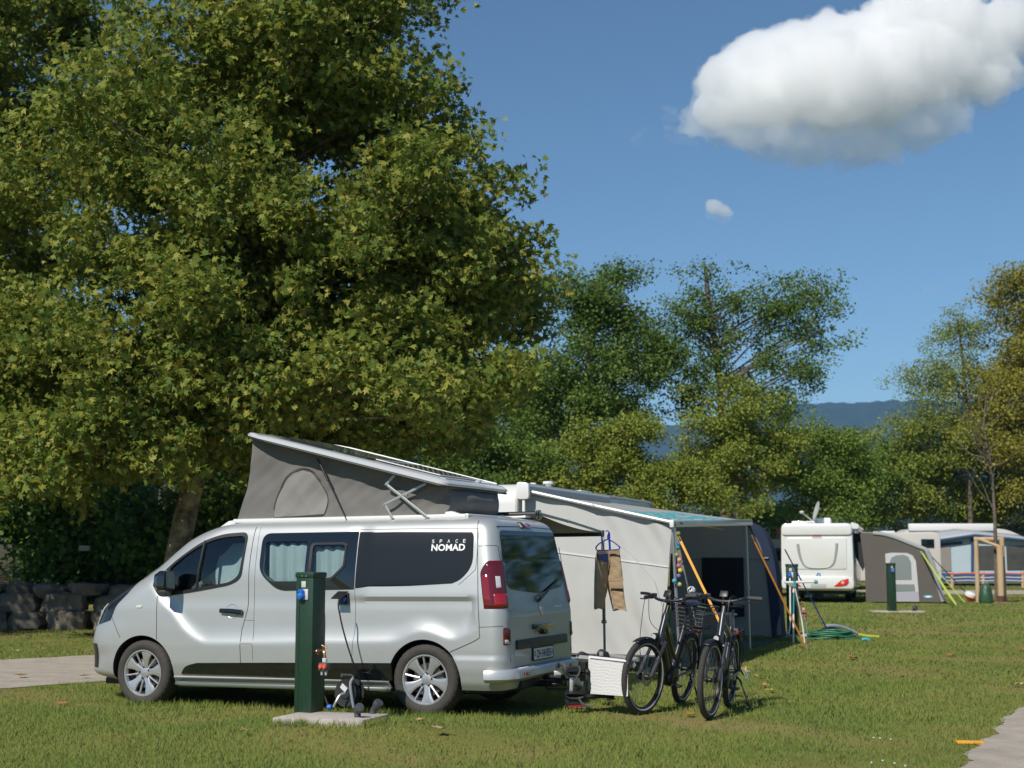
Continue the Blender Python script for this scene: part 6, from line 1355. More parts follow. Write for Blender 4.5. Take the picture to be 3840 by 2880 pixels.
    # saddle, rack, crank, stand
    SH = Vector((.165, 0, 1.0)); mb = MB(); mb.tube([sx, SH + Vector((0, 0, -.06))], .0145, 10); mb.lathe([(.026, -.03), (.026, 0)], sx + Vector((0, 0, .01)), (sx - bbx).normalized(), 12); mb.build('seat_post', BKF if not basket else BKB, t)
    def saddle(a, b):
        x = lerp(-.145, .145, a); w = lerp(.105, .026, sstep(a * 1.25)) * (1 if a > .06 else (.45 + a * 9)); th = lerp(-math.pi * .02, math.pi * 1.02, b); return SH + Vector((x, math.cos(th) * w, -.02 + .035 * math.sin(th) + .018 * (1 - a) ** 2))
    mb = MB(); mb.grid(saddle, 20, 14); mb.grid(lambda a, b: SH + Vector((lerp(-.13, .13, a), lerp(-1, 1, b) * lerp(.09, .024, sstep(a * 1.25)), -.03)), 12, 6); mb.build('saddle', SADN if basket else BKB, t, smooth=70)
    mb = MB(); zr = RW * 2 + .045
    for sg in (1, -1):
        mb.tube([(-.26, sg * .055, zr), (.12, sg * .055, zr)], .006, 6); mb.tube([(-.20, sg * .055, zr), (-.03, sg * .075, RW + .02)], .006, 6); mb.tube([(.0, sg * .055, zr), (-.02, sg * .075, RW + .02)], .006, 6); mb.tube([(-.24, sg * .06, zr), (-.26, sg * .075, zr - .10), (-.16, sg * .08, zr - .28), (-.02, sg * .078, RW)], .006, 6)
    for x in (-.26, -.13, 0, .12): mb.tube([(x, -.055, zr), (x, .055, zr)], .005, 6)
    mb.build('rear_rack', BKB, t)
    mb = MB(); mb.box((-.27, 0, zr - .03), (.02, .08, .04)); mb.build('rear_lamp', REDL, t, bevel=.006)
    CRK = MB(); CRK.lathe([(.05, 0), (.075, 0), (.078, .004), (.05, .004)], bbx + Vector((.03, -.07, .02)), (0, -1, 0), 28, closed=True); a = R(-20)
    for sg in (1, -1): e_ = bbx + Vector((.03, sg * .085, .02)); f_2 = e_ + Vector((math.cos(a) * .17 * sg, sg * .012, math.sin(a) * .17 * sg)); CRK.tube([e_, f_2], .011, 8, flat=(1, .7))
    cr = CRK.build('crank', BKB, t)
    for sg in (1, -1):
        mb = MB(); e_ = bbx + Vector((.03, sg * .14, .02)) + Vector((math.cos(a) * .17 * sg, 0, math.sin(a) * .17 * sg)); mb.box(e_, (.09, .085, .022)); mb.build('pedal', BKB, cr, bevel=.004)
    mb = MB(); 
    for z_ in (.075, -.035): mb.tube(bez([bbx + Vector((.03, -.07, .02 + z_)), Vector((.2, -.07, RW + z_ * .6)), Vector((0, -.06, RW + z_ * .55))], 4), .004, 5)
    mb.box((0, -.07, RW - .09), (.03, .025, .10), (0, .3, 0)); mb.build('chain', BKB, t)
    ll = .385 if not basket else .36
    mb = MB(); mb.tube([(.02, .06, .30), (.03, .10, .27), (.06, .10 + .12, -.012 - .22 * math.sin(lean))], [.011, .010, .009], 8); mb.ball((.06, .22, -.01 - .22 * math.sin(lean)), .016, 8); mb.build('kickstand', BKB, t)
    if basket:
        W = mat('basket wire', (.03, .03, .032), .5, .3); mb = MB(); z0, z1 = zr + .01, zr + .24
        for k_ in range(7): z = lerp(z0, z1, k_ / 6); e_ = k_ / 6 * .04; mb.tube([(-.30 - e_, -.13 - e_, z), (.06 + e_, -.13 - e_, z), (.06 + e_, .13 + e_, z), (-.30 - e_, .13 + e_, z), (-.30 - e_, -.13 - e_, z)], .003 if k_ < 6 else .006, 5)
        for k_ in range(40):
            u = k_ / 40 * 4; s_ = int(u); f = u - s_; cs_ = [(-.30, -.13), (.06, -.13), (.06, .13), (-.30, .13)]; p = cs_[s_]; q = cs_[(s_ + 1) % 4]; x, y = lerp(p[0], q[0], f), lerp(p[1], q[1], f); cx_, cy_ = -.12, 0; mb.tube([(x, y, z0), (cx_ + (x - cx_) * 1.22, y * 1.3, z1)], .0022, 4)
        for k_ in range(9): x = lerp(-.30, .06, k_ / 8); mb.tube([(x, -.13, z0), (x, .13, z0)], .002, 4)
        mb.build('wire_basket', W, t)
        mb = MB(); q = B0 + Vector((-.06, .20, .13)); mb.tube([B0 + Vector((-.05, .20, .045)), q], .012, 8); mb.build('bell_base', mat('bell green', (.03, .25, .14), .5), hbk); 
        mb = MB(); mb.ball(q, .040, 20); bl = mb.build('football_bell', mat('bell white', (.68, .68, .68), .4), hbk, smooth=180)
        mb = MB(); gr = (1 + 5 ** .5) / 2
        for v3 in [(0, s1, s2 * gr) for s1 in (1, -1) for s2 in (1, -1)] + [(s1, s2 * gr, 0) for s1 in (1, -1) for s2 in (1, -1)] + [(s2 * gr, 0, s1) for s1 in (1, -1) for s2 in (1, -1)]:
            n_ = Vector(v3).normalized(); mb.lathe([(.0, .0), (.013, -.002)], q + n_ * .0408, n_, 5)
        mb.build('dark_patch', BKB, bl, smooth=0)
        for o_ in (hbk.children[-2:]): o_.data.transform(ST)
        bl.children[0].data.transform(ST)
    return t
cb = lambda x, y: (2320 + x / 2.766, 2120 + y / 2.766)
f1, r1 = G(*cb(235, 1550)), G(*cb(640, 1432)); f2, r2 = G(*cb(935, 1598)), G(*cb(1135, 1472))
bike('step-through graphite electric bicycle with rear wire basket and football bell, nearest the towel', r1, f1, R(-8.5), R(-14), True, True)
bike('dark electric bicycle with bare rear rack on its kickstand, right of the other one', r2, f2, R(-5.5), R(-7), False, False)
# ================================================================== motorhome, grey tent, third caravan, sapling, fence
F7 = lambda x, y, Y: P(2840 + x / 2.212, 1800 + y / 2.212, Y)
MHY = 46.3; mo = F7(505, 1015, MHY); MH = thing('motorhome', 'white motorhome seen from behind with satellite dish on its roof', 'motorhome', (mo.x, mo.y, 0), (0, 0, R(-15.5)))
MW = mat('motorhome white', (.66, .68, .675), .25, coat=.5, var=.02, vscale=1.5); MG = mat('motorhome grey', (.30, .32, .33), .4)
bp_ = round_poly([(-1.13, .40), (1.13, .40), (1.15, 1.2), (1.13, 2.56), (-1.13, 2.56), (-1.15, 1.2)], [.12, .12, .1, .18, .18, .1], 6)
mb = MB(); mb.prism(bp_, lambda p: Vector((p[0], 0, p[1])), lambda p: Vector((p[0], 6.6, p[1]))); mb.build('body', MW, MH, bevel=.05, smooth=40)
mb = MB(); mb.prism(round_poly([(-1.14, .46), (1.14, .46), (1.15, .78), (.9, .86), (-.9, .86), (-1.15, .78)], .1), lambda p: Vector((p[0], -.10, p[1])), lambda p: Vector((p[0], .05, p[1]))); mb.build('bumper', MW, MH, bevel=.04, smooth=40)
mb = MB(); mb.prism(round_poly([(-.93, 1.08), (.93, 1.08), (.95, 2.10), (-.95, 2.10)], .08), lambda p: Vector((p[0], -.03, p[1])), lambda p: Vector((p[0], .03, p[1]))); mb.prism(round_poly([(-1.12, 2.18), (1.12, 2.18), (1.10, 2.50), (-1.10, 2.50)], .12), lambda p: Vector((p[0], -.06, p[1])), lambda p: Vector((p[0], .05, p[1]))); pn = mb.build('rear_panel', MW, MH, bevel=.025, smooth=40)
mb = MB()
up = [F7(x, y, MHY) for x, y in ((332, 530), (348, 620), (375, 690), (410, 722), (470, 730), (560, 728), (608, 716), (638, 680), (655, 600), (662, 525))]
Mi = MH.matrix_basis.inverted(); up = [Mi @ p for p in up]; mb.tube([Vector((p.x, -.035, p.z)) for p in bez(up, 4)], [lerp(.045, .018, sstep(1 - abs(2 * i / 36 - 1))) for i in range(37)], 8, flat=(1, 1)); mb.build('grey_moulding', MG, pn)
def mhp(x, y, o=-.11): p = Mi @ F7(x, y, MHY); return Vector((p.x, o, p.z))
mhq = [(638, 882), (680, 845), (700, 828), (760, 815), (764, 848), (745, 872), (690, 882)]
for sg in (1, -1):
    c_ = [mhp(*q) for q in mhq]; mb = MB(); mb.prism([(sg * p.x, p.z) for p in c_], lambda p: Vector((p[0], -.125, p[1])), lambda p: Vector((p[0], -.04, p[1]))); tl = mb.build('tail_light', mat('bright red lens', (.55, .02, .02), .15, coat=1), MH, bevel=.01)
    mb = MB(); q = mhp(712, 850); mb.lathe([(.0, .02), (.05, .012), (.055, 0)], (sg * q.x, -.125, q.z), (0, -1, 0), 14); mb.build('round_lens', mat('amber lens', (.62, .42, .28), .2, coat=1), tl)
mb = MB(); a, b = mhp(445, 885), mhp(572, 860); mb.box(((a.x + b.x) / 2, -.112, (a.z + b.z) / 2), (b.x - a.x, .012, .10)); pl_ = mb.build('number_plate', mat('plate grey', (.42, .44, .46), .4), MH)
mb = MB(); q = mhp(508, 788, -.01); mb.lathe([(.0, .012), (.065, .012), (.07, 0)], (q.x, -.01, q.z), (0, -1, 0), 18); em = mb.build('round_emblem', mat('emblem blue', (.03, .20, .42), .3), MH)
mb = MB(); mb.lathe([(.0, .016), (.035, .016)], (q.x, -.01, q.z), (0, -1, 0), 14); mb.build('emblem_centre', WHITEP, em)
mb = MB(); a, b = mhp(460, 467, -.07), mhp(525, 464, -.07); mb.box(((a.x + b.x) / 2, -.065, a.z), (.30, .02, .03)); mb.build('brake_light', REDL, MH)
mb = MB(); mb.box((0, 3.6, .36), (2.0, 5.4, .14)); mb.build('chassis', BLACKP, MH)
for x in (-.9, .9):
    for y in (1.6, 5.4): mb = MB(); mb.torus((x, y, .33), (1, 0, 0), .22, .11, 24, 8); mb.build('wheel', RUBBER, MH)
mb = MB(); mb.prism(round_poly([(1.06, 2.38), (1.32, 2.38), (1.34, 2.52), (1.10, 2.60)], .05), lambda p: Vector((p[0], .15, p[1])), lambda p: Vector((p[0], 5.0, p[1]))); mb.build('awning_cassette', MW, MH, smooth=40)
mb = MB(); mb.box((1.155, 2.4, 1.55), (.02, 3.2, .6)); mb.build('side_window', PRIVG, MH, bevel=.005)
mb = MB(); mb.box((.15, 1.2, 2.66), (.55, .8, .20)); ac = mb.build('roof_unit', WHITEP, MH, bevel=.05)
mb = MB(); mb.box((-.45, .8, 2.60), (.75, .6, .10)); mb.build('roof_hatch', WHITEP, MH, bevel=.03)
mb = MB(); ds, de = Mi @ F7(465, 330, MHY + .6), Mi @ F7(512, 178, MHY + .6); cen = (ds + de) / 2; axd = Vector((-.93, -.25, .27)).normalized(); L_ = (de - ds).length / 2
mb.lathe([(.0, -.05), (L_ * .5, -.035), (L_ * .85, -.012), (L_, .0), (L_, .012), (.0, -.03)], cen, axd, 30); dish = mb.build('satellite_dish', mat('dish grey', (.55, .57, .58), .4), MH)
q = Mi @ F7(368, 268, MHY + .4); mb = MB(); mb.tube([Mi @ F7(470, 350, MHY + .6), q], .025, 8); mb.ball(q, .07, 10, (1.2, 1, .8)); mb.tube([Mi @ F7(470, 350, MHY + .6), Mi @ F7(480, 385, MHY + .6)], .04, 8); mb.lathe([(0, 0), (.2, 0), (.22, .1), (.1, .16), (0, .16)], Mi @ F7(440, 390, MHY + .6), (0, 0, 1), 16); mb.build('dish_arm', mat('dish arm', (.45, .45, .44), .5), MH)

# grey inflatable awning on its right
GTY = 46.0; gb = F7(1220, 1012, GTY); GT = thing('tent_awning', 'dark grey tent awning with white arched door beside the motorhome', 'tent', (gb.x, gb.y, 0), (0, 0, R(-12)))
Gi = GT.matrix_basis.inverted()
def gp(x, y, o=0.0): p = Gi @ F7(x, y, GTY); return Vector((p.x, o, p.z))
GREY = mat('tent grey brown', (.115, .105, .095), .9, var=.10, vscale=1.5, trans=.05); PALE = mat('tent pale grey', (.50, .51, .52), .8, var=.06, vscale=2)
gpoly = [gp(*q) for q in ((852, 432), (960, 438), (1045, 447), (1130, 470), (1220, 505), (1330, 550), (1400, 582), (1432, 640), (1468, 780), (1500, 900), (1525, 1012), (905, 1012), (895, 760))]
g2 = [(p.x, max(0, p.z)) for p in gpoly]
mb = MB(); mb.prism(g2, lambda p: Vector((p[0], 0, p[1])), lambda p: Vector((p[0], .02, p[1]))); mb.build('end_wall', GREY, GT, smooth=0)
mb = MB(); top = [gpoly[i] for i in range(11)]
mb.grid(lambda a, b: Vector((bez(top, 3)[round(a * 30)].x, lerp(.0, 3.6, b), bez(top, 3)[round(a * 30)].z)), 31, 5); mb.build('roof', PALE, GT, smooth=50, solid=.02)
mb = MB(); tt_ = [Vector((p.x, -.03, p.z)) for p in bez(top[1:8], 4)]; mb.tube(tt_, .05, 8, flat=(.5, 1.2)); mb.tube([Vector((p.x, -.03, p.z)) for p in (gp(1400, 585), gp(1450, 700), gp(1490, 850), gp(1535, 1005))], .075, 8); mb.build('air_tube', mat('tube silver', (.40, .42, .44), .4, .3), GT)
dp = [gp(*q) for q in ((1078, 1010), (1062, 612), (1110, 603), (1240, 605), (1285, 625), (1312, 670), (1322, 760), (1342, 1010))]
mb = MB(); mb.prism([(p.x, p.z) for p in dp], lambda p: Vector((p[0], -.035, p[1])), lambda p: Vector((p[0], -.005, p[1]))); dr_ = mb.build('door', PALE, GT)
wp = [gp(*q) for q in ((1098, 825), (1095, 690), (1112, 645), (1150, 625), (1210, 620), (1250, 635), (1272, 680), (1278, 825))]
mb = MB(); mb.prism([(p.x, p.z) for p in wp], lambda p: Vector((p[0], -.05, p[1])), lambda p: Vector((p[0], -.036, p[1]))); mb.build('door_window', mat('foil window', (.20, .23, .24), .08, coat=1), dr_)
wp = [gp(*q) for q in ((1140, 865), (1300, 865), (1308, 920), (1142, 925))]; mb = MB(); mb.prism([(p.x, p.z) for p in wp], lambda p: Vector((p[0], -.048, p[1])), lambda p: Vector((p[0], -.036, p[1]))); mb.build('lower_window', MATS['foil window'], dr_)
wp = [gp(*q) for q in ((1142, 930), (1335, 925), (1342, 1008), (1145, 1008))]; mb = MB(); mb.prism([(p.x, p.z) for p in wp], lambda p: Vector((p[0], -.05, p[1])), lambda p: Vector((p[0], -.036, p[1]))); mb.build('door_flap', mat('lilac flap', (.34, .34, .40), .8), dr_)
mb = MB(); a, b = gp(1378, 978), gp(1448, 955); mb.box(((a.x + b.x) / 2, -.012, (a.z + b.z) / 2), (b.x - a.x, .012, b.z - a.z)); lbp = mb.build('blue_label', mat('label blue', (.08, .36, .55), .6), GT)
mb = MB(); mb.box(((a.x + b.x) / 2, -.020, (a.z + b.z) / 2), ((b.x - a.x) * .5, .004, .05)); mb.build('label_mark', WHITEL, lbp)
mb = MB()
for x, y in ((1, .0), (2, 0)): pass
s0 = [gp(790, 430), gp(870, 450), gp(905, 680), gp(880, 760), gp(820, 640)]; mb.prism([(p.x, p.z) for p in s0], lambda p: Vector((p[0], .25, p[1])), lambda p: Vector((p[0], .30, p[1]))); mb.build('dark_flap', mat('flap dark', (.02, .026, .028), .9), GT)
LIME = mat('lime webbing', (.36, .43, .06), .7)
for lab, a, b, w in (('bright lime strap nearest the grey tent corner', F7(1355, 590, GTY - .2), F7(1650, 1040, 43.8), .05), ('second bright lime strap beside the grey tent, slightly shorter', F7(1480, 790, GTY - .1), F7(1635, 1030, 44.2), .045), ('thin lime strap farthest right of the grey tent', F7(1500, 760, GTY + 2.5), F7(1720, 1010, 46.5), .035)):
    b = Vector((b.x, b.y, .02)); strap(lab, a, b, w, LIME, group='lime guy straps of the grey tent', name='guy_strap', d=.004)
strap('black guy rope of the grey tent ending at the orange marker', F7(1450, 640, GTY + 1.5), Vector((F7(1745, 965, 47.5).x, 47.5, .25)), .03, DKC, group='dark guy ropes of the grey tent', name='guy_strap', peg=False)
MKR = thing('peg_marker', 'orange and white marker over the peg of the black guy rope, pink flag below', 'marker', (F7(1765, 1040, 47.4).x, 47.4, 0)); mi_ = lambda x, y: F7(x, y, 47.4) - MKR.location
mb = MB(); mb.lathe([(.0, -.17), (.10, -.08), (.19, .05), (.17, .08), (.0, .10)], mi_(1762, 975), (.25, -.3, .9), 18); mb.build('orange_cone', mat('marker orange', (.80, .12, .02), .5), MKR)
mb = MB(); mb.lathe([(.19, .05), (.185, .13), (.10, .19), (.0, .20)], mi_(1760, 972), (.25, -.3, .9), 18); mb.build('white_cap', WHITEP, MKR)
mb = MB(); mb.prism([(0, 0), (.34, .05), (.30, .38), (.16, .42)], lambda p: mi_(1748, 1042) + Vector((p[0], 0, p[1])), lambda p: mi_(1748, 1042) + Vector((p[0], .04, p[1]))); mb.build('pink_flag', mat('marker pink', (.70, .22, .22), .7), MKR)

# third caravan with the pale blue awning
TY = 78.0; T3 = thing('caravan', 'long white caravan in the distance at the right, roof awning rolled on top', 'caravan', (F7(1700, 840, TY).x, TY, 0)); ti = lambda x, y, o=0.0: Vector((F7(x, y, TY).x - T3.location.x, o, F7(x, y, TY).z))
mb = MB(); pp = round_poly([(ti(1195, 800).x, .4), (ti(2330, 800).x, .4), (ti(2230, 480).x, ti(0, 480).z), (ti(2060, 400).x, ti(0, 402).z), (ti(1230, 405).x, ti(0, 405).z)], [.2, .2, .3, .6, .5], 5); mb.prism(pp, lambda p: Vector((p[0], 0, p[1])), lambda p: Vector((p[0], 2.3, p[1]))); mb.build('wall', mat('far caravan white', (.56, .55, .52), .4, var=.05, vscale=1), T3, bevel=.05, smooth=40)
mb = MB(); a, b = ti(1250, 393), ti(1970, 393); mb.box(((a.x + b.x) / 2, -.05, a.z), (b.x - a.x, .3, .42)); mb.build('awning_roll', WHITEP, T3, bevel=.06)
mb = MB(); mb.box((ti(1300, 520).x, -.02, ti(0, 520).z), (.8, .04, .7)); mb.box((ti(1520, 520).x, -.02, ti(0, 520).z), (1.6, .04, .7)); mb.build('window', PRIVG, T3, bevel=.02)
BA = thing('awning_tent', 'pale blue awning with navy trim and large windows before the distant caravan', 'tent', (F7(1790, 850, TY - 3.2).x, TY - 3.2, 0)); bi = lambda x, y, o=0.0: Vector((F7(x, y, TY - 3.2).x - BA.location.x, o, F7(x, y, TY - 3.2).z))
LB = mat('pale blue cloth', (.42, .53, .60), .85, var=.05, vscale=1); BLT = mat('trim navy', (.03, .07, .16), .8); GRF = mat('grey gauze', (.27, .25, .235), .9, var=.1, vscale=2)
wl = [bi(1330, 540), bi(1790, 455), bi(2300, 520), bi(2300, 770), bi(1330, 770)]
mb = MB(); mb.prism([(p.x, p.z) for p in wl], lambda p: Vector((p[0], 0, p[1])), lambda p: Vector((p[0], .05, p[1]))); mb.build('front_wall', LB, BA)
mb = MB(); rf = [bi(1318, 520), bi(1790, 452), bi(2330, 505)]; mb.grid(lambda a, b: Vector((lerp(rf[0].x, rf[1].x, a * 2) if a < .5 else lerp(rf[1].x, rf[2].x, a * 2 - 1), lerp(-.25, 3.0, b), (lerp(rf[0].z, rf[1].z, a * 2) if a < .5 else lerp(rf[1].z, rf[2].z, a * 2 - 1)) + b * .35)), 17, 4); mb.build('roof', mat('awning roof pale', (.40, .42, .44), .8), BA, solid=.03)
mb = MB(); mb.tube([p + Vector((0, -.28, -.05)) for p in rf], .09, 6); mb.tube([bi(1780, 455, -.06), bi(1780, 770, -.06)], .07, 6); mb.prism([(bi(1330, 520).x, bi(0, 545).z), (bi(1700, 520).x, bi(0, 510).z), (bi(1700, 530).x, bi(0, 530).z), (bi(1330, 530).x, bi(0, 560).z)], lambda p: Vector((p[0], -.06, p[1])), lambda p: Vector((p[0], -.02, p[1]))); mb.build('navy_trim', BLT, BA)
mb = MB(); mb.box((bi(1810, 810).x, .0, (bi(0, 810).z)), (bi(2300, 0).x - bi(1320, 0).x, .06, bi(0, 770).z - bi(0, 850).z)); mb.build('skirt', mat('skirt blue', (.03, .10, .26), .8, var=.3, vscale=1.2), BA)
mb = MB(); a, b = bi(1400, 755), bi(1600, 545); mb.box(((a.x + b.x) / 2, -.03, (a.z + b.z) / 2), (b.x - a.x, .03, b.z - a.z)); mb.build('gauze_panel', GRF, BA)
for x0, x1 in ((1830, 1962), (2070, 2290)):
    mb = MB(); a, b = bi(x0, 745), bi(x1, 545); mb.box(((a.x + b.x) / 2, -.03, (a.z + b.z) / 2), (b.x - a.x, .03, b.z - a.z)); mb.build('window', mat('awning foil', (.085, .085, .085), .25, coat=.5, var=.4, vscale=1), BA)
# another caravan roof peeping between tents, and one left of the motorhome
C4 = thing('caravan', 'pale caravan roof peeping over the grey tent', 'caravan', (F7(1130, 700, 66).x, 66, 0)); q = F7(1130, 445, 66)
mb = MB(); mb.prism(round_poly([(-2.6, .4), (2.2, .4), (2.2, q.z + .1), (-2.6, q.z)], [.2, .2, .4, .5]), lambda p: Vector((p[0], 0, p[1])), lambda p: Vector((p[0], 2.2, p[1]))); mb.build('wall', MATS['far caravan white'], C4, bevel=.04, smooth=40)
mb = MB(); mb.box((1.6, -.02, q.z - .45), (.6, .04, .4)); mb.box((-.3, -.02, q.z - .55), (1.3, .04, .5)); mb.build('window', PRIVG, C4, bevel=.02); mb = MB(); mb.box((0, 1, q.z + .06), (.6, .6, .16)); mb.build('roof_hatch', WHITEP, C4, bevel=.03)
C5 = thing('caravan', 'white caravan corner showing left of the motorhome behind the navy awning edge', 'caravan', (F7(150, 700, 56).x, 56, 0)); q = F7(150, 490, 56)
mb = MB(); mb.prism(round_poly([(-2.6, .4), (.8, .4), (.8, q.z), (-2.6, q.z)], .25), lambda p: Vector((p[0], 0, p[1])), lambda p: Vector((p[0], 2.2, p[1]))); mb.build('wall', MATS['far caravan white'], C5, bevel=.04, smooth=40); mb = MB(); mb.box((.1, -.02, q.z - .6), (.9, .04, .5)); mb.build('window', PRIVG, C5, bevel=.02)
PF = thing('pennant', 'small faded red pennant on a thin pole left of the motorhome', 'pennant', (F7(180, 700, 56.5).x, 56.5, 0)); mb = MB(); z = F7(180, 400, 56.5).z; mb.tube([(0, 0, 0), (0, 0, z)], .02, 6); mb.build('pole', PG, PF); mb = MB(); mb.prism([(-.05, z), (.06, z), (.20, z - .85), (-.10, z - .85)], lambda p: Vector((p[0], -.03, p[1])), lambda p: Vector((p[0], .0, p[1]))); mb.build('cloth', mat('faded red', (.55, .18, .15), .8), PF)

# staked sapling with its watering bag
SY = 46.3; WOOD = mat('stake wood', (.50, .36, .22), .85, var=.18, vscale=6, bump=.2, bscale=30, stretch=(1, 1, .2))
SG = P(3742, 2259, SY); SGX = SG.x
STK = thing('tree_stakes', 'three pale wooden stakes joined by crossbars round the young sapling', 'tree stakes', (SGX, SY, 0)); si = lambda x, y, o=0.0: Vector((F7(x, y, SY).x - SGX, o, F7(x, y, SY).z))
for (x0, y0, x1, y1, r, o) in ((1842, 470, 1858, 960, .075, .35), (1985, 548, 1996, 1015, .105, -.30), (2038, 470, 2062, 1015, .08, .15)):
    mb = MB(); a = si(x1, y1, o); a.z = -.05; mb.tube([si(x0, y0, o), a], r, 12); mb.build('stake', WOOD, STK)
mb = MB(); mb.tube([si(1825, 490, .35), si(2058, 488, .15)], .07, 8); mb.tube([si(1850, 480, .35), si(1985, 555, -.3)], .05, 8); mb.build('crossbar', WOOD, STK)
mb = MB(); mb.lathe([(.115, 0), (.115, .24), (.106, .24)], (si(1996, 1015, -.30).x, -.30, 0), (0, 0, 1), 12); mb.build('dark_foot', mat('foot brown', (.10, .05, .035), .9), STK)
WB_ = thing('watering_bag', 'green watering bag slumped against the left stake of the sapling', 'watering bag', (F7(1895, 1020, SY - .4).x, SY - .4, 0))
mb = MB(); mb.lathe([(.20, 0), (.225, .06), (.215, .25), (.175, .50), (.13, .60), (.07, .64), (.0, .63)], (0, 0, 0), (.03, 0, 1), 20); mb.build('bag', mat('green bag', (.030, .095, .05), .45, var=.3, vscale=3, bump=.8, bscale=7), WB_, smooth=180)
mb = MB(); mb.torus((.0, 0, .67), (.3, 1, .1), .05, .008, 14, 6); mb.build('loop', LIME if False else mat('bag cord', (.55, .55, .5), .8), WB_)
SP = thing('sapling', 'young almost bare sapling tied between wooden stakes', 'tree', (SGX + .02, SY + .15, 0)); rr = random.Random(4); mb = MB(); s_ = lambda u, v: Vector((P(u, v, SY + .15).x - SGX - .02, 0, P(u, v, SY + .15).z))
st = [Vector((0, 0, 0)), s_(3733, 2030), s_(3728, 1900), s_(3715, 1750), s_(3690, 1600), s_(3700, 1480)]; mb.tube(bez(st, 5), [lerp(.075, .015, i / 25) for i in range(26)], 8)
tops = []
for i in range(26):
    p = bez(st, 5)[rr.randint(9, 24)]; e = p + Vector((rr.uniform(-1.1, 1.1), rr.uniform(-.9, .9), rr.uniform(.3, 1.5))); mb.tube(bez([p, p.lerp(e, .5) + Vector((rr.uniform(-.1, .1), 0, -.12)), e], 4), [.022, .02, .018, .016, .013, .011, .009, .008, .006], 5); tops.append(e)
mb.build('trunk', BARK, SP)
rg = np.random.default_rng(9); pts = np.array([list(t_) for t_ in tops]); idx = np.repeat(np.arange(len(tops)), 16); leaf_cloud('crown', pts[idx] + rg.standard_normal((len(idx), 3)) * .22, rg.standard_normal((len(idx), 3)), .09, (L_OVAL, T_OVAL), LF_GOLD, SP, rg)
mb = MB(); mb.lathe([(.0, .05), (.3, .045), (.55, .02), (.62, 0)], (F7(2000, 1030, SY).x, SY - .1, 0), (0, 0, 1), 20); tag(mb.build('mulch', mat('bark mulch', (.30, .19, .10), .95, var=.4, vscale=14, bump=.6, bscale=50), None, smooth=180), 'ring of pale bark mulch round the foot of the stakes', 'mulch')
# rope fence before the distant awning
FY = 70.0; FN = thing('rope_fence', 'low wooden post fence with red and white ropes before the blue awning', 'fence', (F7(1800, 900, FY).x, FY, 0)); fi = lambda x, y: Vector((F7(x, y, FY).x - FN.location.x, 0, F7(x, y, FY).z))
for x in (1612, 1870, 2200, 2440):
    mb = MB(); a = fi(x, 775); b = Vector((a.x, 0, -.05)); mb.tube([a + Vector((0, 0, .08)), b], .085, 10); mb.build('post', WOOD, FN)
for y, r_, m_ in ((772, .045, mat('rope red', (.62, .16, .12), .8)), (805, .03, mat('rope pale', (.55, .50, .46), .8)), (832, .03, MATS['rope pale'])):
    mb = MB(); mb.tube([fi(x, y + (6 if k_ % 2 else 0)) + Vector((0, -.06, 0)) for k_, x in enumerate((1560, 1612, 1740, 1870, 2030, 2200, 2320, 2440))], r_, 6); mb.build('rope', m_, FN)

# drying stand, hose and bag by the middle post
F8 = lambda x, y, Y: P(2880 + x / 3.95, 2060 + y / 3.95, Y)
DY = 24.4; DS = thing('airer_stand', 'white and teal folding airer stand beside the navy awning edge', 'airer', F8(375, 1390, DY)); DS.location.z = 0; di = lambda x, y, Y=DY: F8(x, y, Y) - DS.location
TEAL = mat('teal plastic', (.06, .32, .33), .4); mb = MB(); mb.tube([di(375, 1392), di(378, 960)], .016, 8); mb.tube([di(378, 640), di(380, 560)], .018, 8); mb.tube([di(245, 490), di(720, 480)], .020, 8); mb.build('white_tube', WHITEP, DS)
mb = MB(); mb.tube([di(378, 970), di(380, 630)], .013, 8); mb.lathe([(.0, .03), (.03, .03), (.03, -.03), (0, -.03)], di(708, 482), (1, 0, 0), 10); mb.tube([di(390, 470), di(395, 560)], .03, 8); mb.build('teal_tube', TEAL, DS)
mb = MB(); mb.prism(round_poly([(288, 500), (410, 500), (405, 562), (330, 560), (295, 530)], 12), lambda p: di(p[0], p[1], DY - .03), lambda p: di(p[0], p[1], DY + .02)); mb.build('hub_cover', TEAL, DS)
mb = MB(); mb.prism(round_poly([(310, 518), (365, 518), (365, 555), (335, 552)], 8), lambda p: di(p[0], p[1], DY - .045), lambda p: di(p[0], p[1], DY - .028)); mb.build('red_sign', mat('sign red', (.65, .16, .10), .5), DS)
mb = MB(); mb.tube(bez([di(400, 570), di(450, 800), di(500, 1050), di(545, 1390, 24.0)], 4), .012, 6); mb.tube(bez([di(325, 430, 25.2), di(328, 640, 25), di(330, 960, 24.9), di(322, 1150, 24.8), di(300, 1265, 24.7)], 5), .016, 8); mb.build('grey_leg', mat('leg pale', (.55, .55, .53), .5), DS)
HOSE = mat('hose green', (.03, .15, .08), .45, coat=.2)
HS_ = thing('garden_hose', 'green garden hose coiled on the grass, running up to the tap of the middle post', 'hose', G(3125, 2397)); hi = lambda x, y, Y: F8(x, y, Y) - HS_.location; hy = HS_.location.y
mb = MB(); pts = [hi(550, 1030, MP.y - .1), hi(565, 1100, MP.y - .15), hi(580, 1200, MP.y - .2), hi(615, 1280, MP.y - .3)]; e0 = hi(700, 1340, hy + .3); e0.z = .02; pts.append(e0)
for k_ in range(60):
    a = k_ * .42; r_ = .34 - .0018 * k_ + .03 * math.sin(k_); pts.append(Vector((-.02 + math.cos(a + 2.6) * r_ * 1.35, math.sin(a + 2.6) * r_ * 1.0 + .05, .02 + .0022 * k_ + .01 * math.sin(k_ * 1.7))))
mb.tube(bez(pts, 3), .017, 7); mb.build('hose_tube', HOSE, HS_, smooth=60)
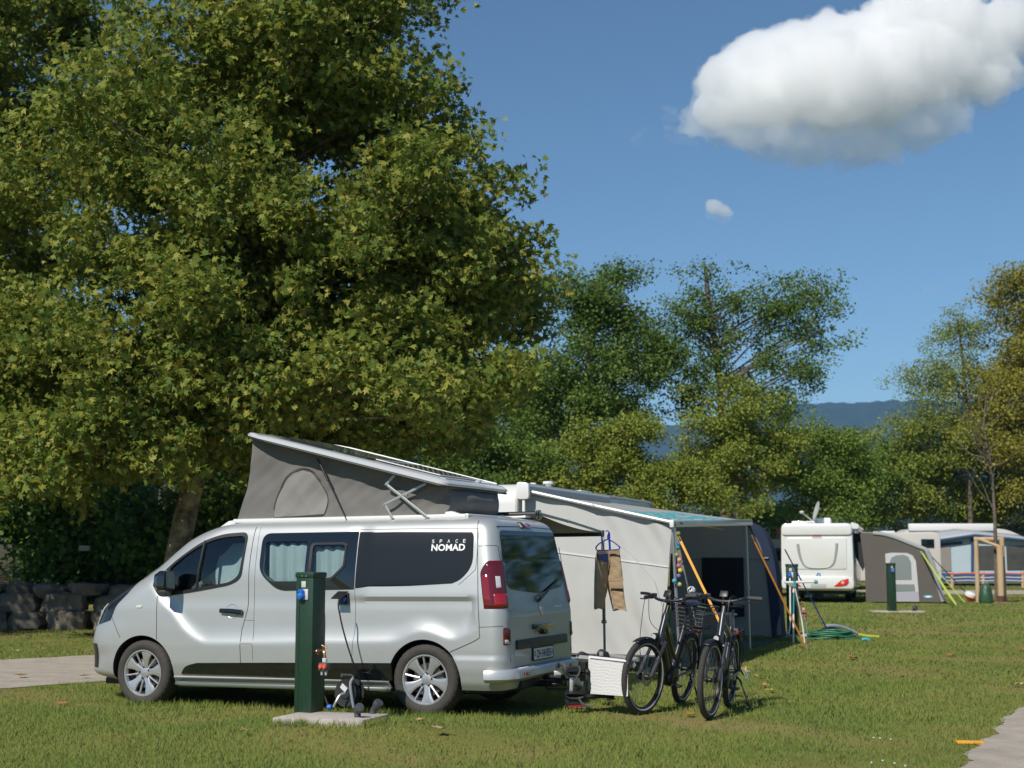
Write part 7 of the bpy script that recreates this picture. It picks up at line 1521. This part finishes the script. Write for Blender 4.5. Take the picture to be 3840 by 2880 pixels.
mb = MB(); mb.lathe([(.03, 0), (.03, .06), (.02, .09)], hi(550, 1035, MP.y - .1), (0, 0, 1), 10); mb.build('hose_coupling', mat('coupling red', (.50, .16, .12), .5), HS_)
BG = thing('bag', 'black bag with a silver top lying behind the coiled hose', 'bag', G(3140, 2388)); gi = lambda x, y, Y: F8(x, y, Y) - BG.location
mb = MB(); mb.grid(lambda a, b: Vector((lerp(-.34, .40, a), .16 * math.cos(b * math.pi), (.02 + .20 * math.sin(b * math.pi) * (math.sin(math.pi * min(1, a * 1.15 + .08)) ** .6) * (1 - .55 * a)))), 20, 12); mb.build('bag_body', mat('black bag cloth', (.018, .018, .02), .6, bump=.5, bscale=30), BG, smooth=180)
mb = MB(); mb.tube(bez([(-.22, -.10, .20), (-.05, -.13, .21), (.15, -.13, .16), (.34, -.12, .07)], 5), .03, 8, flat=(.6, 1)); mb.build('silver_trim', mat('silver foil', (.6, .6, .6), .25, .8), BG)
mb = MB(); mb.tube(bez([(.30, -.1, .07), (.5, -.14, .03), (.72, -.2, .015)], 5), .022, 6, flat=(.5, 1)); mb.build('lime_handle', LIME, BG)
mb = MB(); q = G(3245, 2404); mb.tube(bez([q + Vector((-.06, 0, .02)), q + Vector((.0, 0, .035)), q + Vector((.07, .0, .02))], 4), .022, 8); tag(mb.build('plug', mat('cyan plastic', (.03, .40, .60), .4), None), 'small cyan plug lying on the grass right of the hose', 'plug')
q = G(2797, 2520); mb = MB(); mb.tube(bez([q + Vector((-.03, 0, .05)), q + Vector((.0, 0, .02)), q + Vector((-.01, -.03, .015)), q + Vector((.03, -.04, .012)), q + Vector((.05, -.01, .012)), q + Vector((.02, .0, .012))], 5), .004, 6); PC = thing('cord_loop', 'loop of white cord on a peg right of the bicycles', 'cord'); mb.build('cord', mat('white cord', (.7, .7, .68), .8), PC)
mb = MB(); mb.box(q + Vector((-.0, .01, .05)), (.02, .02, .05)); mb.build('orange_peg', ORG, PC)
# yellow edge marker at the path
q = G(3636, 2790); mb = MB(); mb.box((q.x, q.y, .014), (.20, .085, .022), (0, 0, -.05)); mk = tag(mb.build('edge_marker', mat('marker yellow', (.78, .36, .02), .6, var=.1, vscale=20), None, bevel=.006), 'yellow orange marker block set in the lawn at the path edge', 'marker')
mb = MB(); mb.box((q.x + .02, q.y - .005, .0265), (.03, .03, .004)); mb.build('marker_notch', mat('notch grey', (.3, .28, .26), .8), mk)

# ================================================================== fallen leaves
rl = random.Random(12)
DRY = [mat('dry leaf ' + n, c, .8, var=.3, vscale=30) for n, c in (('orange', (.46, .20, .07)), ('tan', (.50, .34, .16)), ('brown', (.28, .15, .07)), ('yellow', (.48, .40, .08)))]
def fallen(u, v, size, m, label, group='fallen leaves'):
    p = G(u, v, .035); p = G(u, v, .035 + gz(p.x, p.y)); mb = MB(); a = rl.uniform(0, 6.28); L = []
    for q in L_PLANE + np.array([.35, 0, 0]) - np.array([.45, 0, 0]):
        z = .25 * abs(q[1]) * rl.uniform(.4, 1.6) + .22 * max(0, q[0]) * rl.uniform(.3, 1.5); L.append(p + Vector(((q[0] * math.cos(a) - q[1] * math.sin(a)) * size, (q[0] * math.sin(a) + q[1] * math.cos(a)) * size, z * size)))
    mb.add(L, [tuple(t) for t in T_PLANE]); o = mb.build('fallen_leaf', m, None, smooth=0, fix=False, solid=.002); return tag(o, label, 'fallen leaf', group)
fallen(3195, 2467, .19, DRY[0], 'large orange brown fallen leaf on the open lawn below the coiled hose'); fallen(2865, 2570, .14, DRY[0], 'orange fallen leaf right of the bicycles'); fallen(2845, 2535, .14, DRY[3], 'yellow fallen leaf just behind the orange one by the bicycles'); fallen(2886, 2588, .12, DRY[3], 'yellowish leaf in the grass right of the orange leaf')
fallen(2588, 2675, .13, DRY[0], 'orange fallen leaf between the front wheels of the bicycles'); fallen(1650, 2735, .16, DRY[1], 'tan curled leaf on the lawn in front of the rear wheel'); fallen(1577, 2698, .10, DRY[1], 'tan leaf close in front of the rear wheel tyre'); fallen(920, 2738, .09, DRY[1], 'small pale leaf on the lawn in front of the van door')
fallen(230, 2636, .13, DRY[0], 'dry leaf on the grass left of the front wheel'); fallen(80, 2532, .17, DRY[2], 'brown fallen leaf lying on the gravel path at the far left'); fallen(320, 2534, .13, DRY[2], 'brown fallen leaf on the path close to the van nose')
for k_, (u, v, s_) in enumerate(((3556, 2455, .14), (3820, 2567, .17), (3314, 2414, .10), (3835, 2434, .12), (3823, 2286, .16), (3530, 2399, .13), (2600, 2440, .12), (60, 2440, .15), (270, 2425, .18), (160, 2432, .14), (3400, 2240, .2))):
    fallen(u, v, s_, DRY[k_ % 3], 'dry fallen leaf lying somewhere on the wider lawn', 'scattered fallen leaves')

# ================================================================== grass
def inside(poly, X, Y):
    c = np.zeros(len(X), bool); n = len(poly)
    for i in range(n):
        x0, y0 = poly[i][:2]; x1, y1 = poly[(i + 1) % n][:2]
        if y0 == y1: continue
        k = ((y0 > Y) != (y1 > Y)) & (X < (x1 - x0) * (Y - y0) / (y1 - y0) + x0); c ^= k
    return c
def loc2(o, pts): M = Matrix.Rotation(o[1], 3, 'Z'); return [(M @ Vector((p[0], p[1], 0)) + Vector(o[0])) for p in pts]
HOLES = [PATH1, PATH2, PATH3, [A, B, C_, D_], [MP + Vector((-.55, -.25, 0)), MP + Vector((1.0, -.30, 0)), MP + Vector((1.0, .35, 0)), MP + Vector((-.55, .4, 0))], [FP + Vector((-.5, -.15, 0)), FP + Vector((.85, -.15, 0)), FP + Vector((.85, .45, 0)), FP + Vector((-.5, .45, 0))],
         loc2((CAX, CA), [(-2.3, -.3), (0.0, -.3), (0, .25), (1.96, .25), (1.96, 7.8), (0, 7.8), (-2.3, 7.2)]), [(-20, 29), (-3, 29), (-3, 45), (-20, 45)]]
LF_GRASS = leaf_mat('grass blade', [(0, (.042, .082, .018)), (.36, (.082, .122, .026)), (.62, (.125, .146, .034)), (.84, (.190, .168, .060)), (1, (.28, .22, .10))], .30, .6, .68, upn=.75, gain=2.35)
def grass(y0, y1, dens, h0, h1, w, seed, extra=1.0):
    rg = np.random.default_rng(seed); xm = .40 * y1 + extra; n = int((y1 - y0) * 2 * xm * dens); Y = np.sqrt(rg.uniform(y0 ** 2, y1 ** 2, n)) if y1 > 20 else rg.uniform(y0, y1, n); X = rg.uniform(-xm, xm, n)
    k = np.abs(X) < .40 * Y + extra
    for hpoly in HOLES: k &= ~inside(hpoly, X, Y)
    # thin, trodden ground here and there
    f = np.sin(X * 1.7 + 1.3 * np.sin(Y * .9)) * np.sin(Y * 1.3 + .8 * np.sin(X * 1.1)) + .5 * np.sin(X * 4.1 + Y * 3.3); k &= rg.uniform(-1.2, 1.2, n) < f + .62
    X, Y, f = X[k], Y[k], f[k]; n = len(X); h = rg.uniform(h0, h1, n) * (1 + .25 * np.clip(f, -1, 1)); h *= np.where(rg.uniform(0, 1, n) < .012, 1.9, 1); a = rg.uniform(0, 2 * np.pi, n); ln = rg.uniform(.15, 1.0, n) * h; b = rg.uniform(0, 2 * np.pi, n)
    V = np.zeros((n, 3, 3)); V[:, 0] = np.stack([X - np.cos(a) * w, Y - np.sin(a) * w, np.zeros(n)], 1); V[:, 1] = np.stack([X + np.cos(a) * w, Y + np.sin(a) * w, np.zeros(n)], 1); V[:, 2] = np.stack([X + np.cos(b) * ln, Y + np.sin(b) * ln, h], 1)
    return V.reshape(-1, 3)
V = np.concatenate([grass(8.0, 13.0, 3600, .014, .040, .0030, 1), grass(13, 17, 2600, .016, .044, .0036, 2), grass(17, 26, 900, .016, .042, .0055, 3, 2), grass(26, 48, 260, .016, .045, .011, 4, 3), grass(48, 75, 70, .02, .05, .022, 5, 4)])
def tufts(spots, seed, n, h0, h1, w, spread):
    rg = np.random.default_rng(seed); S = np.array(spots); i = rg.integers(0, len(S), n); X = S[i, 0] + rg.standard_normal(n) * spread; Y = S[i, 1] + rg.standard_normal(n) * spread; h = rg.uniform(h0, h1, n); a = rg.uniform(0, 6.283, n); b = rg.uniform(0, 6.283, n); l = h * rg.uniform(.1, .6, n)
    k = ~inside([A, B, C_, D_], X, Y) & ~inside(PATH1, X, Y) & ~inside(PATH2, X, Y); X, Y, h, a, b, l = X[k], Y[k], h[k], a[k], b[k], l[k]; z = np.zeros(len(X))
    return np.stack([np.stack([X - np.cos(a) * w, Y - np.sin(a) * w, z], 1), np.stack([X + np.cos(a) * w, Y + np.sin(a) * w, z], 1), np.stack([X + np.cos(b) * l, Y + np.sin(b) * l, h], 1)], 1).reshape(-1, 3)
_F, _L = Vector((-math.cos(R(22)), math.sin(R(22)))), Vector((-math.sin(R(22)), -math.cos(R(22))))
VE = [Vector((-.4438, 13.9183)) + _F * lerp(-1.0, 4.0, rl.random()) + _L * rl.uniform(.78, 1.02) for _ in range(90)] + [Vector((-.4438, 13.9183)) + _F * (q + rl.uniform(-.2, .2)) + _L * rl.uniform(.85, 1.0) for q in (0, 3.07) for _ in range(14)]
PE = [lerp(Vector((p.x, p.y)), Vector((q.x, q.y)), rl.random()) for p, q in ((A, B), (B, C_)) for _ in range(30)]
WILD = [(rl.uniform(-5, 6), rl.uniform(9, 20)) for _ in range(260)]
V = np.concatenate([V, tufts([(p.x, p.y) for p in VE], 21, 2600, .03, .085, .0028, .05), tufts([(p.x, p.y) for p in PE], 22, 1500, .04, .085, .0028, .035), tufts(WILD, 23, 5200, .03, .07, .003, .05)])
V[:, 2] += .105 * np.exp(-((V[:, 0] + 1.45) / 1.5) ** 2 - ((V[:, 1] - 11.7) / .85) ** 2)
tag(np_mesh('grass', V, np.arange(len(V)).reshape(-1, 3), LF_GRASS), 'mown lawn grass, green with dry straw coloured patches', 'grass', kind='stuff')
# clover heads at the lower right
for k_, (u, v) in enumerate(((3300, 2768), (3340, 2772), (3268, 2860), (3310, 2852), (3355, 2862), (3395, 2872), (3276, 2766))):
    p = G(u, v, .04); t_ = thing('clover', 'small white clover head in the lawn at the lower right', 'clover', (p.x, p.y, 0), group='clover heads'); mb = MB(); mb.ball((0, 0, .040), .0075, 8, (1, 1, .8)); mb.build('flower_head', mat('clover white', (.62, .58, .55), .9), t_, smooth=180); mb = MB(); mb.tube([(0, 0, 0), (0, 0, .04)], .002, 4); mb.build('stem', mat('clover stem', (.07, .13, .03), .8), t_)
